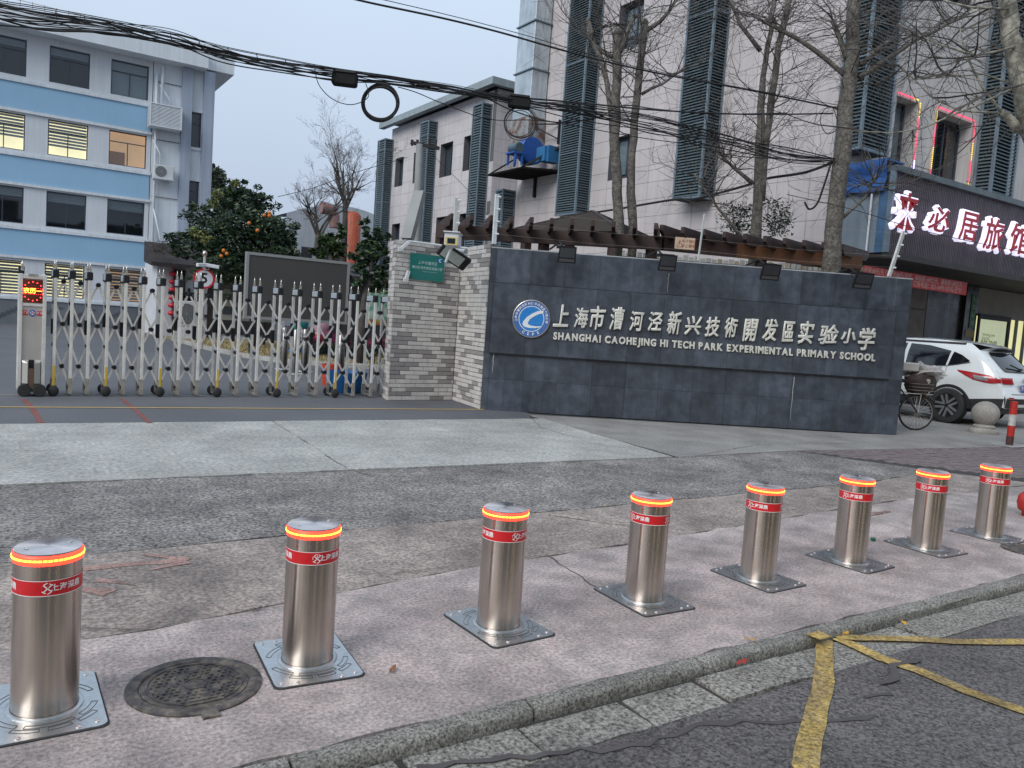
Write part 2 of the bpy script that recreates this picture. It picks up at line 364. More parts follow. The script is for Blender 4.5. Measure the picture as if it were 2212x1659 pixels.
mb.lathe([(.045, .008), (.045, .0105), (.040, .0105), (.040, .008)], 24, cap=False); mb.lathe([(.178, .008), (.178, .012), (.172, .012), (.172, .008)], 40, cap=False)
mb.box((-.07, -.175, .008), (.07, -.16, .013)); mb.box((-.05, -.15, .008), (.05, -.14, .013))
part('raised_pattern', mb, m_iron, t, kind='stuff')
# manhole / valve lid by the last bollard
t = thing('valve_lid', 'small dark round lid at the far right kerb beside the last bollard', 'manhole cover', gp(2222, 1190))
mb = MB(); mb.lathe([(.19, -.02), (.19, .008), (.17, .01), (.165, .004), (.001, .004)], 32); part('cover', mb, m_iron, t, 30)
# ================================================================= bollards
m_steel = M('brushed_steel', (.55, .485, .43), .27, metal=1, var=.06, vs=9, aniso=.92)
nt = m_steel.node_tree; b = nt.nodes['Principled BSDF']
tco = nd(nt, 'ShaderNodeTexCoord'); mp = nd(nt, 'ShaderNodeMapping'); mp.inputs['Scale'].default_value = (3, 3, 300); nt.links.new(tco.outputs['Object'], mp.inputs[0])
nz = nd(nt, 'ShaderNodeTexNoise'); nz.inputs['Scale'].default_value = 1; nz.inputs['Detail'].default_value = 3; nt.links.new(mp.outputs[0], nz.inputs[0])
mr_ = nd(nt, 'ShaderNodeMapRange'); mr_.inputs[3].default_value = .21; mr_.inputs[4].default_value = .25; b.inputs['Anisotropic Rotation'].default_value = .25; nt.links.new(nz.outputs[0], mr_.inputs[0]); nt.links.new(mr_.outputs[0], b.inputs['Roughness'])
bp_ = nd(nt, 'ShaderNodeBump'); bp_.inputs['Strength'].default_value = .0; bp_.inputs['Distance'].default_value = .0003; nt.links.new(nz.outputs[0], bp_.inputs['Height']); nt.links.new(bp_.outputs[0], b.inputs['Normal'])
m_plate = M('plate_steel', (.60, .62, .63), .34, metal=1, var=.08, vs=14, spk=.08, ss=60, bump=.25, bs=120)
m_engr = M('engraving', (.12, .12, .13), .5, metal=.6, var=0)
m_band = M('band_red', (.58, .015, .02), .35, var=.05, vs=12)
m_white = M('print_white', (.82, .82, .82), .5, var=0)
m_ledred = M('led_red_strip', (.5, .02, .01), .4, var=0, emit=(1, .014, .006), es=8)
m_led = M('led_amber_dot', (.8, .3, .1), .4, var=0, emit=(1, .30, .02), es=5.)
m_capm = M('cap_steel', (.74, .68, .67), .36, metal=1, var=.1, vs=20, aniso=.8)
def on_cyl(me, r, ang=0., z=0.):
    for v in me.vertices:
        a = ang + v.co.x / r; y = v.co.y; v.co = (r * cos(a), r * sin(a), z + y)
    me.update()
BR, BH = .108, .595
def make_bollard():
    t = thing('bollard', '', 'bollard')
    mb = MB(); hx, hy, c = .18, .235, .03; poly = []
    for cx, cy, a0 in ((hx - c, hy - c, 0), (-hx + c, hy - c, 90), (-hx + c, -hy + c, 180), (hx - c, -hy + c, 270)):
        for i in range(6): a = rad(a0 + i * 18); poly.append((cx + c * cos(a), cy + c * sin(a)))
    mb.prism(poly, .008); bp = part('base_plate', mb, m_plate, t, 30)
    mb = MB(); mb.prism([(x * 1.03 + (.001 if x > 0 else -.001), y * 1.02 - .002) for x, y in poly], .0035); part('plate_seal', mb, M('seal_black', (.03, .03, .032), .8), t)
    mb = MB()
    for rr, spans in ((.150, ((200, 235), (245, 300), (310, 345), (20, 60), (120, 160))), (.178, ((235, 262), (270, 292), (300, 322), (60, 85), (95, 120)))):
        for a, b_ in spans:
            for r0 in (rr, rr + .02): mb.lathe([(r0, .0075), (r0, .0092), (r0 + .0022, .0092), (r0 + .0022, .0075)], 8, a0=rad(a), a1=rad(b_))
            for q_ in (a, b_):
                q_ = rad(q_); mb.bar((rr * cos(q_), rr * sin(q_), .0084), ((rr + .02) * cos(q_), (rr + .02) * sin(q_), .0084), .0024, .002)
    mb.v = [V((max(-.172, min(.172, p.x)), p.y, p.z)) for p in mb.v]
    part('engraving', mb, m_engr, bp, kind='stuff')
    for x, y in ((-.15, -.2), (-.09, -.215), (.15, -.2), (.09, -.215), (-.15, .2), (-.09, .215), (.15, .2), (.09, .215)):
        mb = MB(); mb.lathe([(.009, .0075), (.009, .011), (.006, .012), (.005, .009), (.001, .009)], 12, X=Matrix.Translation((x, y, 0))); part('screw', mb, m_capm, bp)
    mb = MB(); mb.lathe([(BR + .017, .008), (BR + .017, .012), (BR + .012, .014), (BR + .002, .014), (BR + .002, .004)], 48, cap=False); part('collar', mb, m_plate, t, 40)
    mb = MB(); mb.lathe([(BR, .002), (BR, BH - .034)], 64, cap=False); part('body', mb, m_steel, t, True)
    mb = MB(); mb.lathe([(BR - .001, BH - .042), (BR + .003, BH - .040), (BR + .0045, BH - .022), (BR + .003, BH - .010), (BR - .001, BH - .007)], 64, cap=False); lr = part('light_ring', mb, m_ledred, t, True)
    mb = MB()
    for i in range(44):
        a = 2 * pi * i / 44; X = Matrix.Rotation(a, 4, 'Z'); mb.box((BR + .003, -.0064, BH - .0265), (BR + .0062, .0064, BH - .0195), X=X)
    part('led', mb, m_led, lr, kind='stuff')
    mb = MB(); mb.lathe([(BR - .0005, BH - .010), (BR - .0005, BH - .001), (BR - .003, BH + .001), (.0005, BH + .002)], 64); cp = part('cap', mb, m_capm, t, 40)
    for x in (-.07, .07):
        mb = MB(); mb.lathe([(.007, BH + .002), (.007, BH + .0042), (.004, BH + .0042), (.003, BH + .003), (.0003, BH + .003)], 12, X=Matrix.Translation((x, x * .35, 0))); part('screw', mb, m_plate, cp)
    zb = .475
    mb = MB(); mb.lathe([(BR + .0012, zb - .028), (BR + .0012, zb + .028)], 64, cap=False); bd = part('sticker_band', mb, m_band, t, True)
    mb = MB()
    for dz in (-.0265, .0265): mb.lathe([(BR + .0016, zb + dz - .0012), (BR + .0016, zb + dz + .0012)], 64, cap=False)
    part('band_edge', mb, m_white, bd, True)
    for a0 in (0, 120, 240):
        me = text_mesh('上海深鼎', .027, bold=.0006, spacing=1.05); on_cyl(me, BR + .0022, rad(a0) + .20, zb); me.materials.append(m_white); me.name = 'lettering'; inst('lettering', me, bd)
        mb = MB(); hexp = [(.02 * cos(rad(60 * i + 30)), .02 * sin(rad(60 * i + 30))) for i in range(6)]
        for i in range(6):
            a, b_ = hexp[i], hexp[(i + 1) % 6]; mb.bar((*a, 0), (a[0] * .3 + b_[0] * .7, a[1] * .3 + b_[1] * .7, 0), .0032, .0002)
        for a, b_ in (((-.013, .012), (0, 0)), ((0, 0), (.013, -.012)), ((.013, .012), (-.004, -.004)), ((-.012, -.012), (-.003, -.003)), ((.001, .014), (.001, 0))): mb.bar((*a, 0), (*b_, 0), .0038, .0002)
        me = mesh('logo', mb, m_white); on_cyl(me, BR + .0024, rad(a0) - .38, zb); inst('logo', me, bd)
    return t
bol = make_bollard()
BL = ['nearest, left of the manhole cover', 'second from the left, right of the manhole cover', 'third from the left',
      'fourth from the left, before the sign wall', 'fifth from the left', 'third from the right', 'second from the right', 'farthest, rightmost in the row']
for i in range(8):
    o = bol if i == 0 else copy_tree(bol)
    o.location = (.195 + i * .9715, 3.185, 0); o.rotation_euler = (0, 0, rad((0, -5, 2, -3, 1, 3, -2, 2)[i]))
    o['label'] = 'steel bollard with glowing ring, ' + BL[i]; o['group'] = 'steel bollards along the kerb'
for bo in [o for o in COL.objects if o.name.startswith('bollard')]:
    k = round((bo.location.x - .195) / .9715)
    for ch in bo.children:
        if ch.name.startswith('sticker_band'): ch.rotation_euler.z = rad((-72, -78, -72, -55, -50, -45, -42, -40)[k]) - bo.rotation_euler.z
# ================================================================= retractable gate
m_alu = M('aluminium', (.80, .80, .78), .34, metal=.5, var=.12, vs=7, spk=.05)
m_aludirty = M('aluminium_dirty', (.34, .31, .27), .6, metal=.4, var=.3, vs=14)
m_black = M('black_plastic', (.016, .016, .018), .6, var=.1, vs=10, spec=.3)
m_rub = M('rubber', (.025, .025, .025), .8, var=.15, vs=20)
m_capgrey = M('cap_grey', (.33, .37, .40), .45, var=.08, vs=8)
m_yelp = M('plastic_yellow', (.62, .42, .03), .5, var=.1)
m_ss = M('stainless_panel', (.54, .52, .49), .42, metal=.5, var=.1, vs=3, spk=.04)
GY = 12.95
gate = thing('retractable_gate', 'silver accordion sliding gate with spear tips closing the school driveway', 'gate', (3.3, GY, 0))
px_ = [116, 152, 189, 229, 267, 306, 346, 385, 427, 470, 512, 554, 599, 641, 684, 725, 765, 803, 836]
gxs = [yp(x, 800, GY).x for x in px_]
RD = .34  # rear posts stand this far behind
def me_of(name, fn, mat, smooth=False): mb = MB(); fn(mb); return mesh(name, mb, mat, smooth)
me_post = me_of('post', lambda m: m.box((-.021, -.02, .09), (.021, .02, 1.56), bev=.004), m_alu)
me_foot = me_of('post_foot', lambda m: (m.box((-.0255, -.0215, .03), (.0255, .0215, .24)), m.box((-.022, 0, .03), (.022, RD, .05)), m.box((-.0255, RD - .0215, .03), (.0255, RD + .0215, .20))), m_aludirty)
me_cap = me_of('cap', lambda m: m.box((-.036, .045, 1.555), (.036, RD - .03, 1.64), bev=.006), m_capgrey)
me_cape = me_of('cap_end', lambda m: m.box((-.038, -.03, 1.54), (.038, .044, 1.645), bev=.008), m_black)
me_spk = me_of('spike', lambda m: m.lathe([(.018, 0), (.022, .012), (.014, .022), (.021, .032), (.006, .09), (.0008, .135)], 12), M('spike_chrome', (.7, .68, .62), .12, metal=1, var=0), True)
me_col = me_of('post_sleeve', lambda m: m.box((-.026, -.022, .92), (.026, .022, 1.12)), m_black)
me_piv = me_of('pivot', lambda m: m.tube([(0, -.05, 0), (0, .075, 0)], .03, 10), m_black, 40)
for i, x in enumerate(gxs):
    lx = x - 3.3
    for yy in (0, RD): inst('post', me_post, gate, (lx, yy, 0)); 
    inst('post_foot', me_foot, gate, (lx, 0, 0)); inst('cap', me_cap, gate, (lx, 0, 0)); inst('cap_end', me_cape, gate, (lx, 0, 0)); inst('cap_end', me_cape, gate, (lx, RD - .012, 0))
    inst('post_sleeve', me_col, gate, (lx - .002, RD, 0 if i % 2 else -.12))
    for yy in (.01, RD - .01): inst('spike', me_spk, gate, (lx, yy, 1.645))
    if i % 3 == 0 and i < 17:
        mb = MB(); mb.box((lx - .016, -.028, .14), (lx + .016, -.0205, .40), bev=.003); part('yellow_guard', mb, m_yelp, gate)
        for yy in (-.03, RD + .02):
            mb = MB(); mb.lathe([(.001, -.03), (.045, -.028), (.065, -.015), (.07, 0), (.065, .015), (.045, .028), (.001, .03)], 20, X=Matrix.Translation((lx, yy, .07)) @ Matrix.Rotation(pi / 2, 4, 'X')); part('wheel', mb, m_rub, gate, 40)
# scissor bars: each runs from an apex between two frames down over three frames
def mid(i): return (gxs[i] + gxs[i + 1]) / 2 - 3.3
def LV(k, i): top = 1.50 - .13 * max(0, i) / 18; return top - (top - .39) * k / 4
def lattice(yo, first):
    for i in range(len(gxs) - 1):
        for s in (1, -1):
            for start in (0, 2, 4) if ((i == 0 and s == 1) or (i == len(gxs) - 2 and s == -1)) else (0,):
                pts = []; 
                # walk along half-steps: mid, post, mid ...
                k = start; pos = i
                x = mid(i) if start == 0 else None
                if start: continue
                P = [(mid(i), LV(0, i))]
                for k in range(1, 6):
                    j = i + s * (k // 2) + (0 if s == -1 or k % 2 == 0 else 1)
                    if k % 2: 
                        j = i + 1 + (k // 2) if s == 1 else i - (k // 2)
                        if not 0 <= j < len(gxs): break
                        P.append((gxs[j] - 3.3, LV(k, j)))
                    else:
                        j = i + s * (k // 2)
                        if not 0 <= j < len(gxs) - 1: break
                        P.append((mid(j), LV(k, j)))
                a, b = P[0], P[-1]; yo_ = yo + (-.02 if s == 1 else .055)
                mb = MB()
                for (x0, z0), (x1, z1) in zip(P, P[1:]): mb.bar((x0, yo_, z0), (x1, yo_, z1), 0.012, .027, up=V((0, 0, 1)))
                if len(P) > 1: part('scissor_bar', mb, m_alu, gate)
    # starts at the two ends, below the apex row
    for s, i0 in ((1, 0), (-1, len(gxs) - 1)):
        for k0 in (1, 3):
            P = [(gxs[i0] - 3.3, LV(k0, i0))]
            for k in range(k0 + 1, 6):
                st = k - k0
                if st % 2: j = i0 + (st // 2) if s == 1 else i0 - 1 - (st // 2); P.append((mid(j), LV(k, j)))
                else: P.append((gxs[i0 + s * (st // 2)] - 3.3, LV(k, i0)))
            yo_ = yo + (-.02 if s == 1 else .055); mb = MB()
            for (x0, z0), (x1, z1) in zip(P, P[1:]): mb.bar((x0, yo_, z0), (x1, yo_, z1), 0.012, .027)
            if len(P) > 1: part('scissor_bar', mb, m_alu, gate)
lattice(.10, True)
for i in range(len(gxs) - 1):
    for k in (0, 2, 4): inst('pivot', me_piv, gate, (mid(i), .10, LV(k, i)))
    for k in (1, 3, 5): inst('pivot', me_piv, gate, (gxs[i] - 3.3, .10, LV(k, i)))
gate.scale = (1, 1, 1.09)
# motor cabinet at the head of the gate
x0, x1 = yp(37, 800, 12.9).x - 3.3, yp(97, 800, 12.9).x - 3.3; cx = (x0 + x1) / 2; W_ = x1 - x0
mb = MB(); mb.box((x0 + .02, -.04, .16), (x1 - .02, RD - .02, 1.545), bev=.004)
cab = part('motor_cabinet', mb, m_ss, gate)
for x in (x0, x1 - .045):
    mb = MB(); mb.box((x, -.065, .07), (x + .045, -.042, 1.56), bev=.004); mb.box((x, RD - .02, .07), (x + .045, RD + .02, 1.58), bev=.004); part('corner_post', mb, m_alu, cab)
mb = MB(); mb.box((x0 + .046, -.062, 1.50), (x1 - .046, -.042, 1.555), bev=.004); part('top_rail', mb, m_alu, cab)
mb = MB(); mb.box((cx - .06, -.068, 1.535), (cx + .06, -.063, 1.565)); part('name_strip', mb, m_aludirty, cab)
sz0, sz1 = 1.20, 1.49
mb = MB(); mb.box((x0 + .05, -.060, sz0), (x1 - .05, -.0415, sz1)); part('led_screen', mb, M('screen_dark', (.035, .012, .012), .15, var=0, emit=(.9, .03, .02), es=.03), cab)
m_ldr = M('led_red', (.6, .02, .02), .4, var=0, emit=(1, .03, .03), es=9); m_ldo = M('led_orange', (.6, .2, .02), .4, var=0, emit=(1, .16, .02), es=6)
mb = MB(); rr = .118; cz = (sz0 + sz1) / 2
for i in range(14): a = 2 * pi * (i + .5) / 14; mb.cbox((cx + rr * cos(a), -.0615, cz + rr * sin(a)), (.011, .004, .009))
part('led', mb, m_ldr, cab, kind='stuff')
mb = MB()
for i in range(-5, 6): mb.cbox((cx + i * .023, -.0612, cz + .037), (.008, .002, .006)); mb.cbox((cx + i * .023, -.0612, cz - .037), (.008, .002, .006))
part('led', mb, M('led_red_dim', (.5, .02, .02), .4, var=0, emit=(1, .03, .03), es=2.5), cab, kind='stuff')
text('screen_text', '农历一', .075, m_ldo, cab, frame_m((cx, -.063, cz), (1, 0, 0), (0, 0, 1)), bold=.002)
mb = MB(); mb.box((x0 + .046, -.058, 1.155), (x1 - .046, -.042, 1.193), bev=.003); part('screen_sill', mb, m_alu, cab)
m_redp = M('plate_red', (.5, .02, .025), .4, var=.05)
for a, b, s in ((x0 + .047, cx - .052, '红门牌'), (cx + .052, x1 - .047, '开门机')):
    mb = MB(); mb.box((a, -.047, 1.04), (b, -.0415, 1.098)); pl = part('red_plate', mb, m_redp, cab)
    text('lettering', s, .034, M('print_pink', (.8, .55, .55), .5, var=0), pl, frame_m(((a + b) / 2, -.0478, 1.069), (1, 0, 0), (0, 0, 1)), bold=.0008)
m_blue = M('print_blue', (.02, .10, .42), .4, var=.05)
mb = MB(); X = frame_m((cx, -.0415, 1.069), (1, 0, 0), (0, 0, 1)); mb.lathe([(.001, .008), (.034, .008), (.036, .006), (.036, 0)], 28, X=X)
for i in range(12): mb.cbox((.039, 0, .004), (.012, .009, .007), X=X @ Matrix.Rotation(2 * pi * i / 12, 4, 'Z'))
gb = part('gear_badge', mb, m_blue, cab)
mb = MB(); mb.lathe([(.001, .0105), (.026, .0105), (.026, .009)], 24, X=X); part('badge_disc', mb, M('badge_white', (.75, .75, .78), .4, var=0), gb)
text('lettering', 'H', .045, m_redp, gb, X @ Matrix.Translation((0, 0, .0115)), bold=.003)
mb = MB()
for s in (-1, 1):
    mb.add([(cx + s * .035, -.045, .17), (cx + s * (W_ / 2 - .05), -.045, .17), (cx + s * (W_ / 2 - .05), -.045, .47), (cx + s * .035, -.045, .47), (cx + s * .045, -.11, .17), (cx + s * (W_ / 2 - .06), -.07, .17), (cx + s * (W_ / 2 - .06), -.07, .44), (cx + s * .045, -.11, .43)],
           [(4, 5, 6, 7), (0, 4, 7, 3), (1, 2, 6, 5), (3, 7, 6, 2), (0, 1, 5, 4)] if s == 1 else [(7, 6, 5, 4), (3, 7, 4, 0), (5, 6, 2, 1), (2, 6, 7, 3), (4, 5, 1, 0)])
part('motor_cover', mb, m_ss, cab)
mb = MB(); mb.box((cx - .03, -.055, .36), (cx + .03, -.0455, .47)); part('lamp_slot', mb, m_black, cab)
mb = MB(); mb.box((cx - .028, -.052, .1), (cx + .028, -.0452, .355)); part('bronze_strip', mb, M('bronze', (.30, .20, .15), .4, metal=.5, var=.1), cab)
mb = MB(); mb.box((x0 + .03, -.03, .05), (x1 - .03, RD - .05, .155)); part('chassis', mb, m_aludirty, cab)
for x in (x0 + .085, x1 - .06):
    mb = MB(); mb.lathe([(.001, -.03), (.05, -.03), (.072, -.03), (.082, -.015), (.082, .015), (.072, .03), (.001, .03)], 24, X=Matrix.Translation((x, -.08, .08)) @ Matrix.Rotation(pi / 2, 4, 'X')); part('wheel', mb, m_rub, gate, 40)
for yy in (.03, RD): inst('spike', me_spk, gate, (x0 + .04, yy, 1.60))
mb = MB(); mb.box((x0 - .0, RD - .04, 1.56), (x0 + .075, RD + .03, 1.66), bev=.006); part('cap_end', mb, m_black, gate)
mb = MB(); mb.box((-4, GY + .12 - .02, .0), (8, GY + .12 + .02, .006)); struct('gate_rail', mb, m_aludirty)
# ================================================================= brick pillar wall
P0, P1, P2 = V((5.80, 12.57)), V((7.14, 12.66)), V((6.93, 11.34)); PS = V((5.92, 13.05)); HT = 2.77
pil = thing('brick_pillar', 'grey brick wall end beside the gate carrying a green school plaque', 'wall', (6.6, 12.3, 0))
m_mort = M('mortar', (.13, .13, .125), .9, var=.15, vs=9)
m_b1 = M('brick_light', (.58, .555, .525), .75, var=.10, vs=5, spk=.12, ss=70, rnd=.07, streak=.12)
m_b2 = M('brick_dark', (.27, .25, .245), .75, var=.12, vs=5, spk=.12, ss=70, rnd=.10)
core = MB(); n1 = V((P1 - P0).yx) * 1; n1 = V(((P1 - P0).y, -(P1 - P0).x)).normalized(); n2 = V(((P2 - P1).y, -(P2 - P1).x)).normalized(); n0 = V(((P0 - PS).y, -(P0 - PS).x)).normalized()
ins = .010
a = P0 - n1 * ins - n0 * ins; b = P1 - n1 * ins; c = P2 - n2 * ins
core.prism([(PS.x, PS.y), (a.x, a.y), (b.x + .01, b.y), (c.x + .01, c.y - .0), (c.x + .30, c.y + .1), (P1.x + .35, P1.y + .35), (PS.x + .2, PS.y + .2)], HT - .012); part('core', core, m_mort, pil, world=True)
NC = 37; ch = HT / NC; cnt = 0; rest = [MB(), MB()]
bricks = {}
def brick_me(L, dark):
    k = (round(L, 2), dark)
    if k not in bricks:
        mb = MB(); mb.box((.005, -.0, .005), (L - .005, .02, ch - .005), bev=.0025); bricks[k] = mesh('brick', mb, m_b2 if dark else m_b1)
    return bricks[k]
R2 = random.Random(11)
for face, (A, B, n_, step) in enumerate(((P0, P1, n1, .288), (P1, P2, n2, .29), (PS, P0, n0, .25))):
    d = (B - A); L = d.length; d /= L; ang = math.atan2(d.y, d.x)
    for r in range(NC):
        off = -((r * .37) % 1) * step if face < 2 else 0; s = off
        while s < L - .01:
            s0 = max(0, s); s1 = min(L, s + step); s += step
            if s1 - s0 < .03: s1 = s0 + .03; continue
            dark = R2.random() < (.27 if face < 2 else .3)
            # face outward normal = -local y after rotation
            p = A + d * s0 + n_ * (.0 + R2.uniform(-.0015, .002))
            if face < 2 and cnt < 298:
                q = round(s1 - s0, 2); o = inst('brick', brick_me(q, dark), pil, TM(pil).inverted() @ V((p.x, p.y, r * ch)), (0, 0, ang)); cnt += 1
            else:
                X = Matrix.Translation((p.x, p.y, r * ch)) @ Matrix.Rotation(ang, 4, 'Z'); rest[dark].box((.004, 0, .004), (s1 - s0 - .004, .02, ch - .004), X=X)
for mb, m in zip(rest, (m_b1, m_b2)): part('brick_rest', mb, m, pil, world=True, kind='stuff')
# plaque on the pillar
pd = (P1 - P0).normalized(); s0, s1 = .42, .98
def onp(x, y, off=0.):
    d = ray(x, y); n = V((n1.x, n1.y, 0)); o = V((P0.x, P0.y, 0)) + n * off; return CC + d * ((o - CC).dot(n) / d.dot(n))
k_ = .54004; c1 = onp((1500 + 295 / 2.074) * k_, (900 + 230 / 2.074) * k_, .03); c2 = onp((1500 + 567 / 2.074) * k_, (900 + 474 / 2.074) * k_, .03)
c3 = onp((1500 + 578 / 2.074) * k_, (900 + 262 / 2.074) * k_, .03); c4 = onp((1500 + 285 / 2.074) * k_, (900 + 450 / 2.074) * k_, .03)
lft = (c1 + c4) / 2; rgt = (c2 + c3) / 2; w_ = (rgt - lft).length; zt = (c1.z + c3.z) / 2; zb = (c2.z + c4.z) / 2
cen = V(((lft.x + rgt.x) / 2, (lft.y + rgt.y) / 2, (zt + zb) / 2))
t = thing('school_plaque', 'small green plaque with white lettering screwed to the brick wall', 'sign', cen, math.atan2(pd.y, pd.x))
m_green = M('plaque_green', (.008, .17, .15), .18, var=.04, spec=.6)
h_ = zt - zb; mb = MB(); mb.box((-w_ / 2, -.006, -h_ / 2), (w_ / 2, .006, h_ / 2), bev=.002); part('panel', mb, m_green, t)
X = frame_m((0, -.008, 0), (1, 0, 0), (0, 0, 1)); m_lit = M('print_pale', (.45, .6, .58), .4, var=0)
text('lettering', '上海市漕河泾', .062, m_lit, t, X @ Matrix.Translation((0, h_ * .16, 0)), bold=.0008, spacing=1.1)
text('lettering', '新兴技术开发区实验小学', .056, m_lit, t, X @ Matrix.Translation((0, -h_ * .03, 0)), bold=.0008)
mb = MB(); mb.cbox((.05, -.008, -h_ * .16), (.3, .001, .004)); part('underline', mb, m_lit, t)
mb = MB(); mb.lathe([(.001, .002), (.042, .002), (.042, 0)], 24, X=X @ Matrix.Translation((w_ * .36, h_ * .32, 0))); el = part('emblem', mb, m_blue, t)
mb = MB(); mb.lathe([(.016, .003), (.031, .003)], 14, X=X @ Matrix.Translation((w_ * .37, h_ * .32, 0)), a0=rad(60), a1=rad(290)); part('emblem_swoosh', mb, m_white, el)
for sx_ in (-1, 1):
    for sz_ in (-1, 1):
        mb = MB(); mb.lathe([(.001, .006), (.006, .006), (.008, 0)], 12, X=X @ Matrix.Translation((sx_ * (w_ / 2 - .03), sz_ * (h_ / 2 - .03), 0))); part('screw', mb, M('brass', (.6, .45, .15), .25, metal=1, var=0), t)
# infrared beam posts (white) at the pillar's left side and the pipe run on top
m_wplas = M('white_plastic', (.68, .70, .72), .4, var=.06, vs=9, grime=.1)
for nm, (xx, yy, xx2, yy2) in (('upper', (865, 532, 884, 522)), ('lower', (877, 598, 883, 585))):
    a = onp(xx, yy + 6, .05); b = onp(xx2, yy2, .07); mb = MB(); mb.bar(a, b, .05, .05); mb.cbox(a, (.09, .03, .07))
    solo('beam_sensor', mb, m_wplas, 'white %s sensor bracket beside the green plaque' % nm, 'sensor', group='sensor brackets on the brick wall')
mb = MB(); a = onp(884, 521, .06); b = onp(960, 531, .1); mb.tube([a, b, b + V((.5, -.1, .0))], .018, 8); solo('conduit', mb, m_wplas, 'white conduit pipe running along the top of the brick wall', 'pipe', smooth=40)
# CCTV camera, floodlight and horn at the inner corner
cpos = dp((1500 + 645 / 2.074) * k_, (900 + 150 / 2.074) * k_, 12.3)
t = thing('security_camera', 'white box security camera perched on the brick corner', 'camera', cpos, rad(55))
mb = MB(); mb.box((-.22, -.11, -.06), (.22, .11, .14), bev=.015); part('housing', mb, m_wplas, t)
mb = MB(); mb.box((-.26, -.125, .14), (.24, .125, .155)); part('sunshield', mb, m_wplas, t)
mb = MB(); mb.box((-.225, -.095, -.05), (-.2205, .095, .07)); fr = part('face_plate', mb, M('cream_yellow', (.6, .5, .2), .4, var=.1), t)
mb = MB(); mb.box((-.23, -.06, -.03), (-.2255, .06, .05)); part('lens_window', mb, glass('lens_glass'), fr)
mb = MB(); mb.tube([(0, 0, -.05), (.02, .05, -.16), (.05, .1, -.3)], .02, 8); part('bracket', mb, m_wplas, t, 40)
fc = dp((1500 + 655 / 2.074) * k_, (900 + 265 / 2.074) * k_, 12.7)
t = thing('floodlight', 'flat grey floodlight angled down on the inner brick corner', 'floodlight', fc)
F_ = V((-.35, -.75, -.55)).normalized(); S_ = (V((.8, -.25, -.55))).normalized(); S_ = (S_ - F_ * S_.dot(F_)).normalized(); U_ = F_.cross(S_)
X = Matrix(((S_.x, U_.x, F_.x, 0), (S_.y, U_.y, F_.y, 0), (S_.z, U_.z, F_.z, 0), (0, 0, 0, 1)))
mb = MB(); mb.box((-.27, -.12, -.05), (.27, .12, .02), X=X, bev=.015); part('housing', mb, m_black, t)
mb = MB(); mb.box((-.22, -.09, .0205), (.16, .09, .024), X=X); part('lens', mb, M('lens_frost', (.40, .45, .42), .25, var=.1, vs=14), t)
mb = MB(); mb.tube([(.0, .05, 0), (.12, .2, .12)], .015, 6); part('arm', mb, m_black, t)
hc = dp((1500 + 740 / 2.074) * k_, (900 + 222 / 2.074) * k_, 12.75)
t = thing('horn_speaker', 'small white horn loudspeaker beside the camera on the brick corner', 'loudspeaker', hc)
mb = MB(); d = (CR * .75 - CF * .4 - V((0, 0, .25))).normalized(); X = d.to_track_quat('Z', 'Y').to_matrix().to_4x4()
mb.lathe([(.02, -.28), (.022, -.12), (.035, -.02), (.06, .03), (.062, .035), (.05, .03), (.02, -.1)], 20, X=X, cap=False); mb.lathe([(.001, -.30), (.035, -.30), (.035, -.26), (.02, -.25)], 14, X=X); part('horn', mb, m_wplas, t, 40)
# ================================================================= the sign wall
W0, W1 = V((6.95, 11.33)), V((13.27, 7.72)); wd = (W1 - W0).normalized(); wn = V((wd.y, -wd.x)); WL = 7.27; WH = 2.715
wa = math.atan2(wd.y, wd.x)
wall = thing('sign_wall', 'long dark slate school sign wall with silver lettering and round blue emblem', 'wall', (W0.x, W0.y, 0), wa)
m_core = M('wall_core', (.05, .053, .06), .8)
def slate(name, b): return M(name, (.047 * b, .057 * b, .076 * b), .42, var=.2, vs=2.0, spk=.04, ss=30, rnd=.08, streak=.2, col2=(.066 * b, .080 * b, .104 * b), bump=.25, bs=25)
m_sl = [slate('slate_a', 1.), slate('slate_b', .82), slate('slate_c', 1.16)]
mb = MB(); mb.box((.004, .012, 0), (WL - .004, .30, WH - .012)); mb.box((.08, -.046, .975), (7.0, .0115, 2.10)); part('core', mb, m_core, wall)
mb = MB(); mb.box((.0, .0, WH - .012), (WL, .31, WH + .006)); part('coping', mb, M('coping', (.34, .36, .38), .5, var=.2, vs=3), wall)
tiles = {}
def tile(x0, x1, z0, z1, y, name='slate_panel'):
    g = .0018; mb = MB(); jx = R2.uniform(-.0008, .0012); mb.box((x0 + g, y - jx, z0 + g), (x1 - g, y + .012, z1 - g)); part(name, mb, R2.choice(m_sl), wall)
cols = [0, .08] + [.08 + .576 * i for i in range(1, 13)]; cols = [c for c in cols if c < 6.95] + [7.0, WL]
for zi, (z0, z1) in enumerate(((0, .53), (.53, .955), (.955, 1.55), (1.55, 2.14), (2.14, WH - .012))):
    cc = cols if zi in (0, 1, 4) else [0, .08]
    if zi in (2, 3): cc = None; tile(0, .078, z0, z1, 0); tile(7.003, WL, z0, z1, 0); continue
    ed = [0] + [.10 + .58 * i + (0 if zi != 1 else .0) for i in range(13)]; ed = [c for c in ed if c < 7.0] + [7.005, WL]
    for a, b in zip(ed, ed[1:]):
        if b - a > .03: tile(a, b, z0, z1, 0)
ed = [.08] + [.08 + .5767 * i for i in range(1, 13)]; ed = ed[:12] + [7.0]
for z0, z1 in ((.97, 1.55), (1.55, 2.135)):
    for a, b in zip(ed, ed[1:]): tile(a, b, z0, z1, -.058)
mb = MB(); mb.box((.081, -.044, .957), (6.999, -.0005, .969)); part('panel_underside', mb, m_core, wall)
